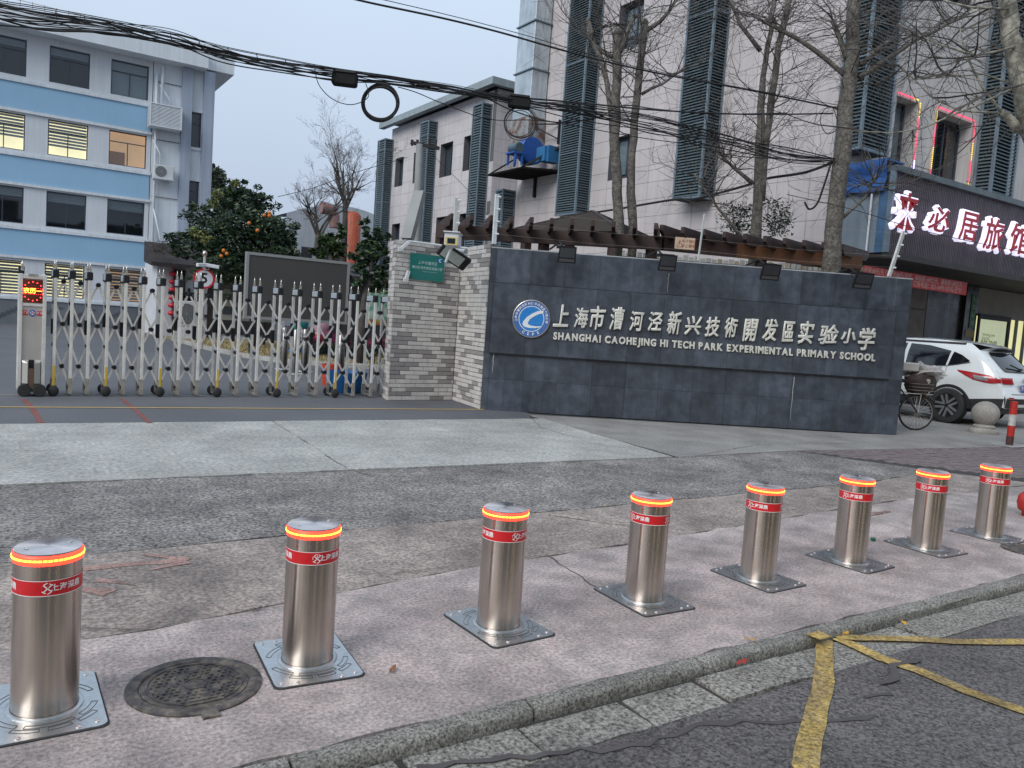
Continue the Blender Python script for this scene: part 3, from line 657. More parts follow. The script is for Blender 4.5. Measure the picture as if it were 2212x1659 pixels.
# white runs of lime
m_lime = M('lime_stain', (.34, .35, .34), .8, var=.3, vs=20)
for x, z0, z1, y in ((.155, .62, .955, -.0022), (5.345, .15, .90, -.0022), (3.01, 2.17, 2.50, -.0022)):
    mb = MB(); n = 9
    for i in range(n + 1): f = i / n; w2 = .012 * (1 - f) ** .7 + .003; xx = x + .004 * sin(i * 1.7); z = z1 + (z0 - z1) * f; mb.v += [V((xx - w2 * .5, y, z)), V((xx + w2 * .5, y, z))]
    for i in range(n): mb.f.append((2 * i, 2 * i + 1, 2 * i + 3, 2 * i + 2)); mb.m.append(0)
    part('lime_run', mb, m_lime, wall)
# lettering
m_let = M('letter_steel', (.72, .72, .67), .34, metal=.35, var=.12, vs=6, rnd=.06)
chars = '上海市漕河泾新兴技術開发區实验小学'
spans = [(387, 465), (490, 560), (567, 645), (665, 737), (762, 832), (852, 925), (947, 1018), (1030, 1118), (1133, 1205), (1228, 1292), (1318, 1392), (1415, 1490), (1512, 1572), (1590, 1668), (1690, 1790), (1797, 1872), (1885, 1970)]
tops = [(330, 440), (345, 445), (335, 455), (343, 455), (362, 460), (365, 460), (362, 478), (385, 480), (390, 488), (393, 492), (400, 512), (400, 510), (412, 512), (410, 525), (428, 525), (445, 522), (443, 555)]
def onw(x, y, off=.06):
    x, y = (1900 + x / 1.2289) * k_, (950 + y / 1.2289) * k_
    d = ray(x, y); n = V((wn.x, wn.y, 0)); o = V((W0.x, W0.y, 0)) + n * off; p = CC + d * ((o - CC).dot(n) / d.dot(n)); return (V((p.x, p.y)) - W0).dot(wd), p.z
def brushify(me, amp, sd):
    for v in me.vertices:
        p = V((v.co.x * 16 + sd, v.co.y * 16, sd * .7)); v.co.x += mnoise.noise(p) * amp; v.co.y += mnoise.noise(p + V((9, 4, 2))) * amp
for i, c in enumerate(chars):
    (xa, xb), (ya, yb) = spans[i], tops[i]; ym = (ya + yb) / 2
    s0, z1 = onw(xa, ya); s1, _ = onw(xb, ya); _, z0 = onw((xa + xb) / 2, yb); _, z1 = onw((xa + xb) / 2, ya)
    me = text_mesh(c, .36, depth=.022, bold=0, shear=.12, bevel=.0085, res=3); me.materials.append(m_let)
    bx = [v.co.x for v in me.vertices]; by = [v.co.y for v in me.vertices]; cx_, cy_ = (min(bx) + max(bx)) / 2, (min(by) + max(by)) / 2
    fx = (s1 - s0) * .97 / (max(bx) - min(bx)); fy = (z1 - z0) / (max(by) - min(by))
    for v in me.vertices:
        v.co.x = (v.co.x - cx_) * fx; v.co.y = (v.co.y - cy_) * fy + v.co.x * fx * .06
    brushify(me, .008, i * 3.1)
    me.transform(frame_m(((s0 + s1) / 2, -.084, (z0 + z1) / 2), (1, 0, 0), (0, 0, 1))); me.name = 'chinese_character'
    inst('chinese_character', me, wall)
eng = 'SHANGHAI CAOHEJING HI TECH PARK EXPERIMENTAL PRIMARY SCHOOL'
s0, zb = onw(383, 503); s1, zb2 = onw(1968, 608); _, zt_ = onw(383, 470); eh = .118
# lay out with measured advance widths
adv = []; glyph = {}
for c in set(eng.replace(' ', '')):
    me = text_mesh(c, eh / .727, depth=.014, bold=.0045, bevel=.003, align='LEFT', res=3); xs = [v.co.x for v in me.vertices]; ys = [v.co.y for v in me.vertices]
    glyph[c] = (me, min(xs), max(xs)); me.materials.append(m_let); me.name = 'letter'
gapw = .020; tot = 0; spw = .062
for c in eng: tot += spw if c == ' ' else glyph[c][2] - glyph[c][1] + gapw
fx = (s1 - s0) / tot; x = s0
base_y = min(v.co.y for v in glyph['H'][0].vertices)
for c, (me, a, b) in glyph.items():
    me.transform(frame_m((0, 0, 0), (1, 0, 0), (0, 0, 1)) @ Matrix.Diagonal((fx, 1, 1, 1)) @ Matrix.Translation((-a, -base_y, 0)))
for c in eng:
    if c == ' ': x += spw * fx; continue
    me, a, b = glyph[c]; inst('letter', me, wall, (x, -.076, (zb + zb2) / 2)); x += (b - a + gapw) * fx
# emblem
ex, ez = onw(277, 400, .07); er = .315
X = frame_m((ex, -.058, ez), (1, 0, 0), (0, 0, 1))
mb = MB(); mb.lathe([(er - .012, 0), (er, .0), (er, .03), (er - .005, .034), (er - .014, .034), (er - .018, .028)], 64, X=X, cap=False); em = part('emblem_rim', mb, M('emblem_chrome', (.6, .56, .5), .3, metal=1, var=.1), wall, 40)
m_e1 = M('emblem_blue_ring', (.06, .15, .40), .3, var=.04); m_e2 = M('emblem_blue', (.03, .22, .58), .3, var=.04); m_e3 = M('emblem_white', (.72, .75, .78), .35, var=.03)
mb = MB(); mb.lathe([(er - .016, .0), (er - .016, .024), (.001, .024)], 64, X=X); part('emblem_field', mb, m_e1, em)
mb = MB(); mb.lathe([(.215, .0245), (.215, .027), (.203, .027), (.203, .0245)], 64, X=X, cap=False); part('emblem_circle', mb, m_e3, em)
mb = MB(); mb.lathe([(.202, .0242), (.202, .026), (.001, .026)], 64, X=X); part('emblem_centre', mb, m_e2, em)
def sw(t): # swoosh outline, outer then inner
    return t
outer = [(.195, .150), (.10, .135), (.0, .085), (-.08, .025), (-.135, -.045), (-.150, -.095), (-.12, -.135), (-.04, -.152), (.08, -.148), (.17, -.128), (.195, -.11), (.09, -.118), (.0, -.112), (-.05, -.095), (-.055, -.06), (-.02, 0), (.06, .055), (.13, .09), (.20, .105)]
mb = MB(); mb.prism([(x * .97, y) for x, y in outer], .004, X @ Matrix.Translation((0, 0, .0265))); part('swoosh', mb, m_e3, em)
mb = MB(); mb.prism([(-.02, -.100), (.19, -.096), (.19, -.104), (-.02, -.108)], .004, X @ Matrix.Translation((0, 0, .0275))); part('swoosh_line', mb, m_e2, em)
ring = '上海市漕河泾新兴技术开发区实验小学'
for i, c in enumerate(ring):
    a = rad(188 - i * 196 / (len(ring) - 1)); me = text_mesh(c, .048, bold=.0012); me.materials.append(m_e3); me.name = 'lettering'
    me.transform(X @ Matrix.Translation((.256 * cos(a), .256 * sin(a), .0255)) @ Matrix.Rotation(a - pi / 2, 4, 'Z')); inst('lettering', me, em)
for i, c in enumerate('CEPS'):
    a = rad(-118 + i * 19); me = text_mesh(c, .062, bold=.0022); me.materials.append(m_e3); me.name = 'lettering'
    me.transform(X @ Matrix.Translation((.257 * cos(a), .257 * sin(a), .0255)) @ Matrix.Rotation(a + pi / 2, 4, 'Z')); inst('lettering', me, em)
# floodlights over the wall
wx = V((wd.x, wd.y, 0)); wo = V((wn.x, wn.y, 0))
def wallp(s, off, z): return V((W0.x, W0.y, 0)) + wx * s + wo * off + V((0, 0, z))
for i, (xa, ya, xb, yb) in enumerate(((407, 45, 497, 122), (900, 85, 988, 162), (1402, 135, 1497, 203), (1858, 178, 1950, 246))):
    sa, za = onw(xa, ya, .35); sb, zb_ = onw(xb, yb, .35); s = (sa + sb) / 2; z = (za + zb_) / 2
    t = thing('wall_floodlight', ['black floodlight leaning over the left end of the sign wall', 'black floodlight over the sign wall, second from the left', 'black floodlight over the sign wall, third from the left', 'black floodlight over the right end of the sign wall'][i], 'floodlight', wallp(s, .38, z), wa, 'floodlights above the sign wall')
    tl = Matrix.Rotation(rad(24), 4, 'X'); wv = (sb - sa) * .47; hv = .14
    mb = MB(); mb.add([tl @ V(p) for p in ((-wv, -.02, -hv), (wv, -.02, -hv), (wv * .85, .06, -hv * .8), (-wv * .85, .06, -hv * .8), (-wv * .94, -.02, hv), (wv * .94, -.02, hv), (wv * .8, .06, hv * .8), (-wv * .8, .06, hv * .8))], [(3, 2, 1, 0), (4, 5, 6, 7), (0, 1, 5, 4), (1, 2, 6, 5), (2, 3, 7, 6), (3, 0, 4, 7)]); part('housing', mb, m_black, t)
    mb = MB(); mb.box((-wv * .82, -.026, -hv * .35), (wv * .82, -.0205, hv * .82), X=tl); part('glass', mb, glass('flood_glass', (.03, .035, .04), .1), t)
    mb = MB(); mb.box((-wv * .82, -.028, -hv * .85), (wv * .82, -.0215, -hv * .5), X=tl); part('trim', mb, M('flood_trim', (.07, .07, .075), .4, var=0), t)
    mb = MB(); mb.tube([(0, .06, .05), (-.1, .3, .22), (-.22, .62, .12)], .018, 8); mb.cbox((-.02, .10, .12), (.3, .05, .05)); part('arm', mb, m_black, t, 40)
# electric-fence posts on the wall
m_pole = M('fence_post_grey', (.50, .52, .50), .5, var=.15, vs=9)
fp = []
for i, (a, b, dep, lab) in enumerate((((982, 526), (987, 428), 12.7, 'slim pale fence post standing on the brick wall behind the camera'), ((1067, 527), (1074, 420), 13.4, 'slim pale fence post rising behind the left end of the sign wall'), ((1508, 562), (1522, 462), 13.6, 'thin pale rod rising behind the middle of the sign wall'), ((1920, 598), (1952, 500), 13.5, 'leaning pale fence post on the right end of the sign wall'))):
    p, q = dp(*a, dep), dp(*b, dep); t = thing('fence_post', lab, 'post', p, 0, 'electric fence posts on the wall')
    wq = (.07, .07, .03, .07)[i]; mb = MB(); mb.bar(V(), q - p, wq, wq * .5); part('post', mb, m_pole if i != 1 else m_wplas, t)
    for j in range(4 if i != 2 else 0):
        f = .2 + .25 * j; c = (q - p) * f; mb = MB(); mb.tube([c, c + CR * .07], .016, 8); part('insulator', mb, m_wplas, t)
    fp.append((p, q))
mb = MB(); 
for j in range(4):
    f = .2 + .25 * j; P_ = [p + (q - p) * f + CR * .04 for p, q in fp]
    for a, b in zip(P_, P_[1:]): mb.tube([a, (a + b) / 2 - V((0, 0, .03)), b], .0013, 4, cap=False)
solo('fence_wires', mb, m_aludirty, 'four thin electric fence wires strung above the sign wall', 'wire', kind='stuff')
# ================================================================= buildings: shared pieces
def subtract(r, h):
    (a, b, c, d), (e_, f_, g_, i_) = r, h  # u0,u1,z0,z1
    if e_ >= b - 1e-4 or f_ <= a + 1e-4 or g_ >= d - 1e-4 or i_ <= c + 1e-4: return [r]
    o = []
    if e_ > a: o.append((a, e_, c, d))
    if f_ < b: o.append((f_, b, c, d))
    a2, b2 = max(a, e_), min(b, f_)
    if g_ > c: o.append((a2, b2, c, g_))
    if i_ < d: o.append((a2, b2, i_, d))
    return o
def carve(r, holes):
    L = [r]
    for h in holes: L = [q for p in L for q in subtract(p, h)]
    return L
def fm_x(X):  # face on plane x = X seen from -x: local (u=y, z, out=-x); returns point function
    return lambda u, z, o: V((X - o, u, z))
def fm_y(Y): return lambda u, z, o: V((u, Y - o, z))
def fbox(mb, F, u0, u1, z0, z1, o0, o1, mi=0):
    a, b = F(u0, z0, o0), F(u1, z1, o1)
    return mb.box([min(a[i], b[i]) for i in range(3)], [max(a[i], b[i]) for i in range(3)], mi)
m_pane = bpy.data.materials.new('window_pane'); m_pane.use_nodes = True
nt = m_pane.node_tree; nt.nodes.clear(); o_ = nd(nt, 'ShaderNodeOutputMaterial'); t1 = nd(nt, 'ShaderNodeBsdfTransparent'); t1.inputs[0].default_value = (.8, .85, .87, 1); g1 = nd(nt, 'ShaderNodeBsdfGlossy'); g1.inputs['Roughness'].default_value = .03
lw = nd(nt, 'ShaderNodeLayerWeight'); lw.inputs[0].default_value = .5; pw = nd(nt, 'ShaderNodeMath', operation='POWER'); nt.links.new(lw.outputs['Facing'], pw.inputs[0]); pw.inputs[1].default_value = 4.; fz = nd(nt, 'ShaderNodeMapRange'); fz.inputs[3].default_value = .045; fz.inputs[4].default_value = .8; nt.links.new(pw.outputs[0], fz.inputs[0]); ms = nd(nt, 'ShaderNodeMixShader'); nt.links.new(fz.outputs[0], ms.inputs[0]); nt.links.new(t1.outputs[0], ms.inputs[1]); nt.links.new(g1.outputs[0], ms.inputs[2]); nt.links.new(ms.outputs[0], o_.inputs[0])
m_frame = M('window_frame', (.04, .05, .075), .4, var=.05)
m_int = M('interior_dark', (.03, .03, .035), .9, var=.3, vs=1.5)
m_blind = M('blind_grey', (.30, .32, .34), .6, var=.06, vs=9)
m_blindw = M('blind_white', (.33, .34, .35), .6, var=.05, vs=9)
m_litw = M('room_lit_white', (.6, .55, .4), .8, var=.12, vs=1.4, emit=(1, .84, .52), es=.85)
m_lito = M('room_lit_warm', (.55, .40, .28), .8, var=.25, vs=1.1, emit=(.85, .48, .24), es=.42)
def window(parent, F, u0, u1, z0, z1, rec=.12, trans=.68, mull=.5, kind='dark', fw=.045, fmat=None):
    """frame set back in its opening, panes of glass, something behind them"""
    W = u1 - u0; H = z1 - z0; fmat = fmat or m_frame; o = -rec
    mb = MB(); fbox(mb, F, u0 + .002, u0 + fw, z0 + .002, z1 - .002, o - .06, o); fbox(mb, F, u1 - fw, u1 - .002, z0 + .002, z1 - .002, o - .06, o)
    fbox(mb, F, u0 + fw, u1 - fw, z0 + .002, z0 + fw, o - .06, o); fbox(mb, F, u0 + fw, u1 - fw, z1 - fw, z1 - .002, o - .06, o)
    zt = z0 + H * trans
    if trans < 1: fbox(mb, F, u0 + fw, u1 - fw, zt, zt + fw * .8, o - .055, o - .003)
    um = u0 + W * mull; fbox(mb, F, um - fw * .4, um + fw * .4, z0 + fw, zt, o - .05, o - .006)
    w = part('window', mb, fmat, parent, world=True)
    for a, b, c, d in ((u0 + fw, um - fw * .4, z0 + fw, zt), (um + fw * .4, u1 - fw, z0 + fw, zt)) + (((u0 + fw, u1 - fw, zt + fw * .8, z1 - fw),) if trans < 1 else ()):
        mb = MB(); fbox(mb, F, a, b, c, d, o - .032, o - .026); part('pane', mb, m_pane, w, world=True)
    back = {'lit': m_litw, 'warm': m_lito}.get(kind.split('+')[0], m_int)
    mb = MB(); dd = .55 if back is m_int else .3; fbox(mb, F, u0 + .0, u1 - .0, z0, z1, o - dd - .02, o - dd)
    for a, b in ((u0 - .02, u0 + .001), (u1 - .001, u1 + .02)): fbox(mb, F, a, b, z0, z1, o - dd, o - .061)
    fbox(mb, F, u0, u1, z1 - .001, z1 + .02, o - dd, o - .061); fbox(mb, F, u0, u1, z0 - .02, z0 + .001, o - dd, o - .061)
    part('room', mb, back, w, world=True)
    if '+' in kind:
        k, *am = kind.split('+')[1].split(':'); am = float(am[0]) if am else 1.
        mb = MB()
        if k == 'slats':
            n = int(H * am / .13)
            for i in range(n): z = z1 - .05 - i * .13; fbox(mb, F, u0 + .05, u1 - .05, z - .088, z, o - .09, o - .082)
            part('blind', mb, m_blindw if back is not m_int else m_blind, w, world=True, kind='stuff')
        elif k == 'shutter':
            n = max(3, int(H * am / .07)); hh = H * am / n
            for i in range(n): z = z1 - .01 - i * hh; fbox(mb, F, u0 + .03, u1 - .03, z - hh + .012, z, o - .105, o - .068 - (i % 2) * .01)
            part('blind', mb, m_blind, w, world=True, kind='stuff')
        elif k == 'curtain':
            fbox(mb, F, u0 + .05, u1 - .05, z0 + .05 + H * (1 - am), z1 - .05, o - .09, o - .08); part('curtain', mb, m_blindw, w, world=True)
        elif k == 'room':
            fbox(mb, F, u0 + .05, u0 + W * .45, z0 + .05, z0 + H * .42, o - .28, o - .2); part('cabinet', mb, M('cabinet_brown', (.16, .10, .08), .7, emit=(.3, .15, .09), es=.25), w, world=True)
    return w
# ================================================================= blue and white school building
BY = 39.; FB = fm_y(BY)
m_bblue = M('wall_blue', (.29, .48, .66), .8, var=.04, vs=.8, streak=.02, rnd=.02)
m_bwhite = M('wall_white', (.62, .65, .69), .8, var=.05, vs=1., streak=.08)
m_bwhite2 = M('wall_white_clean', (.68, .72, .76), .8, var=.05, vs=1., streak=.08)
m_pil = M('wall_pilaster', (.36, .41, .50), .8, var=.06, vs=1., streak=.15)
m_sill = M('sill_white', (.66, .70, .74), .7, var=.08, vs=3, streak=.1)
bld = thing('school_building', 'four storey white school building with sky blue bands on the left', 'building', (3, BY, 0))
rows = ((10.07, 11.54), (7.11, 8.56), (4.15, 5.62), (1.22, 2.62)); cols_ = [(-5.63, -4.17), (-3.36, -1.9), (-.27, 1.18) , (2.0, 3.47), (4.28, 5.77)]
cols_ = [(4.28 - 2.28 * k, 5.77 - 2.29 * k) for k in range(8)]
holes = [(a, b, c, d) for a, b in cols_ for c, d in rows]
sideh = [(7.55, 8.02, 8.42, 9.77 + .2), (7.55, 8.02, 5.5, 6.9)]
mb = MB()
for r in carve((-14, 5.93, 0, 11.82), holes): fbox(mb, FB, *r, -.3, 0)
part('wall', mb, m_bwhite, bld, world=True)
for z0, z1 in ((8.76, 9.80), (5.80, 6.86), (2.84, 3.90)):
    mb = MB(); fbox(mb, FB, -14, 5.90, z0, z1, .002, .03); part('blue_band', mb, m_bblue, bld, world=True)
for z0, z1 in ((9.80, 9.93), (8.62, 8.74), (6.86, 6.99), (5.68, 5.79), (3.90, 4.03), (2.72, 2.83), (1.02, 1.13)):
    mb = MB(); fbox(mb, FB, -14, 5.95, z0, z1, .003, .09); part('sill', mb, m_sill, bld, world=True)
kinds = {(0, 0): 'dark+curtain:1', (0, 1): 'dark+shutter:.22', (0, 2): 'dark+shutter:.2', (1, 0): 'warm+room', (1, 1): 'lit+slats:.75', (1, 2): 'lit+slats:.7', (2, 0): 'dark+shutter:.3', (2, 1): 'dark+shutter:.28', (2, 2): 'dark+shutter:.25', (3, 0): 'warm+slats:1', (3, 1): 'lit+slats:1', (3, 2): 'lit+slats:1'}
for ri, (c, d) in enumerate(rows):
    for ci, (a, b) in enumerate(cols_):
        if b < -4: 
            window(bld, FB, a, b, c, d, kind='dark'); continue
        window(bld, FB, a, b, c, d, kind=kinds.get((ri, ci), 'dark+slats:.4'))
# plinth with dark zigzag tiles
m_pl1 = M('plinth_tile', (.13, .145, .16), .6, var=.12, vs=2, rnd=.1); m_pl2 = M('plinth_tile_dark', (.075, .085, .10), .6, var=.12, vs=2)
mb = MB(); fbox(mb, FB, -14, 5.95, 0, 1.0, .002, .05); part('plinth', mb, m_pl1, bld, world=True)
mb = MB()
for k in range(-12, 6):
    for j in range(8):
        u = k * 1.25 + j * .16; z = .12 + j * .085
        if u < 5.6: fbox(mb, FB, u, u + .34, z, z + .08, .0505, .056)
part('zigzag_tiles', mb, m_pl2, bld, world=True, kind='stuff')
# plain end bay with pilasters
mb = MB()
for r in carve((5.96, 8.47, 0, 11.82), sideh): fbox(mb, FB, *r, -.3, .06 if r[1] < 7.2 else .02)
part('end_wall', mb, m_bwhite2, bld, world=True)
mb = MB(); mb.box((8.3, BY + .3, 0), (8.47, BY + 14, 11.82)); part('return_wall', mb, m_bwhite, bld, world=True)
for a, b in ((7.12, 7.54), (8.03, 8.49)):
    mb = MB(); fbox(mb, FB, a, b, 0, 11.82, .0, .28); part('pilaster', mb, m_pil, bld, world=True)
for z in (10.95, 8.45, 5.95, 3.5):
    mb = MB(); fbox(mb, FB, 6.02, 7.1, z, z + .03, .0605, .068); part('joint_line', mb, m_pl2, bld, world=True)
for a, b, c, d in sideh:
    window(bld, FB, a + .03, b - .02, c, d, rec=.08, kind='dark', mull=.99, trans=.66)
    mb = MB(); fbox(mb, FB, a, b + .01, c - .14, c - .01, .021, .08); fbox(mb, FB, a, b + .01, d, d + .1, .021, .06); part('sill', mb, m_sill, bld, world=True)
# eaves
mb = MB(); mb.box((-14, 38.2, 11.80), (8.06, 39.6, 12.55)); part('eave', mb, m_bwhite2, bld, world=True)
mb = MB(); mb.box((8.062, 38.7, 11.90), (9.3, 53, 12.75)); part('eave', mb, m_bwhite2, bld, world=True)
mb = MB(); mb.box((-14, 39.6, 11.85), (8.06, 54, 12.3)); part('roof', mb, m_sill, bld, world=True)
mb = MB()
for i in range(46):
    x = -10 + i * .42; y = 38.4 if x < 8 else 39.2; z = 12.55 if x < 8 else 12.75; mb.bar((x, y, z), (x, y, z + .35), .02)
mb.bar((-14, 38.4, 12.85), (8, 38.4, 12.85), .02); mb.bar((8.1, 38.9, 13.0), (9.2, 38.9, 13.0), .02)
part('roof_railing', mb, m_aludirty, bld, world=True, kind='stuff')
# rainwater pipes
for pts, r in (([(6.05, 38.85, 11.3), (6.1, 38.85, 8), (6.12, 38.85, 0)], .06), ([(6.3, 38.8, 11.6), (6.3, 38.8, 11.2), (6.28, 38.8, 9.9)], .07), ([(6.2, 38.8, 10.8), (6.9, 38.8, 9.85)], .035), ([(6.0, 38.8, 8.4), (6.3, 38.8, 7.8), (6.3, 38.8, 7.2)], .03), ([(6.1, 38.8, 5.4), (6.4, 38.8, 4.2), (6.5, 38.8, 3.9)], .03)):
    mb = MB(); mb.tube(pts, r, 8); part('drain_pipe', mb, m_sill, bld, True, world=True)
def ac_unit(t, w, h, dp_, fan=True):
    mb = MB(); mb.box((-w / 2, -dp_, 0), (w / 2, 0, h), bev=.02); part('casing', mb, M('ac_white', (.62, .64, .65), .45, var=.05, grime=.12), t)
    r = h * .40; X = Matrix.Translation((-w * .14, -dp_ - .001, h * .5)) @ Matrix.Rotation(pi / 2, 4, 'X')
    mb = MB(); mb.lathe([(.001, .0), (r, .0), (r, .012), (r - .012, .012), (r - .012, .004)], 28, X=X); part('fan_grille', mb, M('ac_grille', (.13, .14, .15), .5, var=.1), t)
    mb = MB()
    for k in range(1, 6): mb.lathe([(r * k / 6, .013), (r * k / 6 + .006, .013)], 24, X=X, cap=False)
    for k in range(8): a = pi * k / 4; mb.bar(X @ V((.02, 0, .013)), X @ V((r * cos(a), r * sin(a), .013)), .006)
    part('fan_guard', mb, M('ac_guard', (.40, .42, .43), .5, var=0), t, kind='stuff')
t = thing('air_conditioner', 'white air conditioner on a bracket high on the school end wall', 'air conditioner', (6.42, BY - .14, 6.75), 0, 'air conditioners'); ac_unit(t, .82, .58, .34)
mb = MB(); mb.box((-.42, -.42, -.045), (.42, .0, -.005)); mb.bar((-.3, -.05, -.25), (-.3, -.38, -.04), .03); mb.bar((.3, -.05, -.25), (.3, -.38, -.04), .03); part('bracket', mb, m_sill, t)
t = thing('air_conditioner_cage', 'white slatted air conditioner cage on the school wall above the smaller unit', 'cage', (6.38, BY - .1, 8.9))
mb = MB(); mb.box((-.64, -.72, 0), (.66, -.68, .05)); mb.box((-.64, -.72, .93), (.66, -.68, .98)); mb.box((-.64, -.72, .05), (-.6, -.68, .93)); mb.box((.62, -.72, .05), (.66, -.68, .93)); mb.box((-.64, -.68, .93), (.66, 0, .97)); mb.box((-.64, -.68, 0), (.66, 0, .04)); part('frame', mb, m_bwhite2, t)
sl_ = me_of('slat', lambda m: m.box((-.6, -.012, -.004), (.62, .03, .028), X=Matrix.Rotation(rad(-35), 4, 'X')), m_bwhite2)
sl2 = me_of('slat', lambda m: m.box((-.012, -.66, 0), (.02, -.0, .028)), m_bwhite2)
for i in range(15): inst('slat', sl_, t, (0, -.70, .08 + i * .057)); inst('slat', sl2, t, (-.63, 0, .08 + i * .057))
mb = MB(); mb.box((-.59, -.64, .05), (.6, -.02, .92)); part('unit', mb, M('dim_grey', (.20, .21, .22), .7), t)
t = thing('air_conditioner', 'white air conditioner standing low beside the wheelie bin behind the gate', 'air conditioner', dp(405, 705, 30), 0, 'air conditioners'); ac_unit(t, 1.0, .95, .4)
mb = MB(); mb.box((-.5, -.4, -.5), (.5, 0, -.01)); part('stand', mb, m_sill, t)
# ================================================================= louvred tile buildings
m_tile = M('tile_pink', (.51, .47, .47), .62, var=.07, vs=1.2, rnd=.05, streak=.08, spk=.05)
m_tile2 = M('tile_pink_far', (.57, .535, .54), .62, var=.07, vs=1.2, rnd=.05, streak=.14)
m_grout = M('tile_joint', (.12, .12, .13), .85, var=.1)
m_louv = M('louvre_green_grey', (.11, .15, .17), .5, metal=.25, var=.12, vs=4, rnd=.1)
m_louvf = M('louvre_frame', (.15, .20, .24), .45, metal=.25, var=.12, vs=3)
m_ldark = M('louvre_dark', (.035, .05, .06), .7, var=.1)
slat_count = [0]
def louvre(parent, y0, y1, X, Xw, z0, z1, pitch, lim=0, front='x', up=True):
    """box column standing out from the wall: front face at x = X (y0..y1), side face on y = y0 back to x = Xw"""
    mb = MB(); f = .07
    for a, b in (((X, y0, z0), (X + f, y0 + f, z1)), ((X, y1 - f, z0), (X + f, y1, z1)), ((Xw - f, y0, z0), (Xw - .002, y0 + f, z1)),
                 ((X + .003, y0 + f, z0), (X + f - .003, y1 - f, z0 + f)), ((X + .003, y0 + f, z1 - f), (X + f - .003, y1 - f, z1)), ((X + f, y0 + .003, z0), (Xw - f, y0 + f - .003, z0 + f)), ((X + f, y0 + .003, z1 - f), (Xw - f, y0 + f - .003, z1))): mb.box(a, b)
    zz = z0 + 2.2
    while zz < z1: mb.box((X + .004, y0 + f, zz), (X + f - .004, y1 - f, zz + .04)); mb.box((X + f, y0 + .004, zz), (Xw - f, y0 + f - .004, zz + .04)); zz += 3.2
    col = part('louvre_column', mb, m_louvf, parent, world=True)
    mb = MB(); mb.box((X + .12, y0 + .12, z0 + .02), (Xw - .003, y1 - .005, z1 - .02)); part('backing', mb, m_ldark, col, world=True)
    n = int((z1 - z0 - .16) / pitch); h = pitch * .80
    def sl(m, z, s=0):
        m.add([(X + .01, y0 + f, z), (X + .01, y1 - f, z), (X + .075, y1 - f, z + h), (X + .075, y0 + f, z + h), (X + .022, y0 + f, z - .006), (X + .022, y1 - f, z - .006), (X + .087, y1 - f, z + h - .006), (X + .087, y0 + f, z + h - .006)],
              [(0, 3, 2, 1), (4, 5, 6, 7), (0, 1, 5, 4), (3, 7, 6, 2)])
        m.add([(X + f, y0 + .01, z), (Xw - f, y0 + .01, z), (Xw - f, y0 + .075, z + h), (X + f, y0 + .075, z + h), (X + f, y0 + .022, z - .006), (Xw - f, y0 + .022, z - .006), (Xw - f, y0 + .087, z + h - .006), (X + f, y0 + .087, z + h - .006)],
              [(0, 1, 2, 3), (4, 7, 6, 5), (0, 4, 5, 1), (3, 2, 6, 7)])
    if lim:
        m0 = MB(); sl(m0, z0 + .09); inv = TM(col).inverted(); m0.v = [inv @ p for p in m0.v]; me = mesh('slat', m0, m_louv); ns = min(n, 98); mb = MB()
        for i in range(ns): inst('slat', me, col, (0, 0, i * pitch))
        for i in range(ns, n): sl(mb, z0 + .09 + i * pitch)
        if mb.v: part('slat_rest', mb, m_louv, col, world=True, kind='stuff')
    else:
        mb = MB()
        for i in range(n): sl(mb, z0 + .09 + i * pitch)
        part('slats', mb, m_louv, col, world=True, kind='stuff')
    return col
def tile_wall(parent, F, u0, u1, z0, z1, holes, tw, th, mat, lim=300, off=0, ncount=None, seed=3, thick=.012):
    R = random.Random(seed); rest = MB(); cnt = 0; cache = {}
    nz = int(math.ceil((z1 - z0) / th)); nu = int(math.ceil((u1 - u0) / tw))
    core = MB()
    for r in carve((u0, u1, z0, z1), holes): fbox(core, F, *r, -.35, -thick)
    part('wall', core, m_grout, parent, world=True)
    gp_ = .011
    for i in range(nz):
        for j in range(nu + 1):
            a = u0 + j * tw - off; r = (max(u0, a), min(u1, a + tw), z0 + i * th, min(z1, z0 + (i + 1) * th))
            if r[1] - r[0] < .05: continue
            for q_ in carve(r, holes):
                if q_[1] - q_[0] < .03 or q_[3] - q_[2] < .03: continue
                if cnt < lim:
                    mb = MB(); o = R.uniform(-.003, .003); fbox(mb, F, q_[0] + gp_ / 2, q_[1] - gp_ / 2, q_[2] + gp_ / 2, q_[3] - gp_ / 2, -thick, o); part('tile', mb, mat, parent, world=True); cnt += 1
                else: fbox(rest, F, q_[0] + gp_ / 2, q_[1] - gp_ / 2, q_[2] + gp_ / 2, q_[3] - gp_ / 2, -thick, 0)
    if rest.v: part('tile_rest', rest, mat, parent, world=True, kind='stuff')
# --- middle building
mid_b = thing('tiled_building', 'pale tiled building with three louvred columns and a grey roof behind the brick wall', 'building', (25, 41, 0))
FX = fm_x(21.); mh_ = [(45.1, 46.25, 9.33, 11.07), (42.5, 43.7, 9.3, 11.08), (38.93, 40.35, 9.25, 11.08), (36.5, 37.72, 9.3, 11.1), (45.1, 46.25, 5.2, 7.05), (42.5, 43.7, 5.2, 7.05), (38.93, 40.35, 5.2, 7.05), (36.5, 37.72, 5.2, 7.05)]
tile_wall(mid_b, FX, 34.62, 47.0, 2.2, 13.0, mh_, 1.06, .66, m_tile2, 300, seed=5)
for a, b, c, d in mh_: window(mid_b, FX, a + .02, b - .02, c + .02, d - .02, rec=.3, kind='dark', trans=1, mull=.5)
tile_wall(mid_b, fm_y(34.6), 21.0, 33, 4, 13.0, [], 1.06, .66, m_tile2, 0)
for a, b, z in ((46.65, 47.8, 12.3), (40.82, 41.84, 12.42), (35.0, 35.95, 12.3)): louvre(mid_b, a, b, 20.4, 21., 3.0, z, .13, 0)
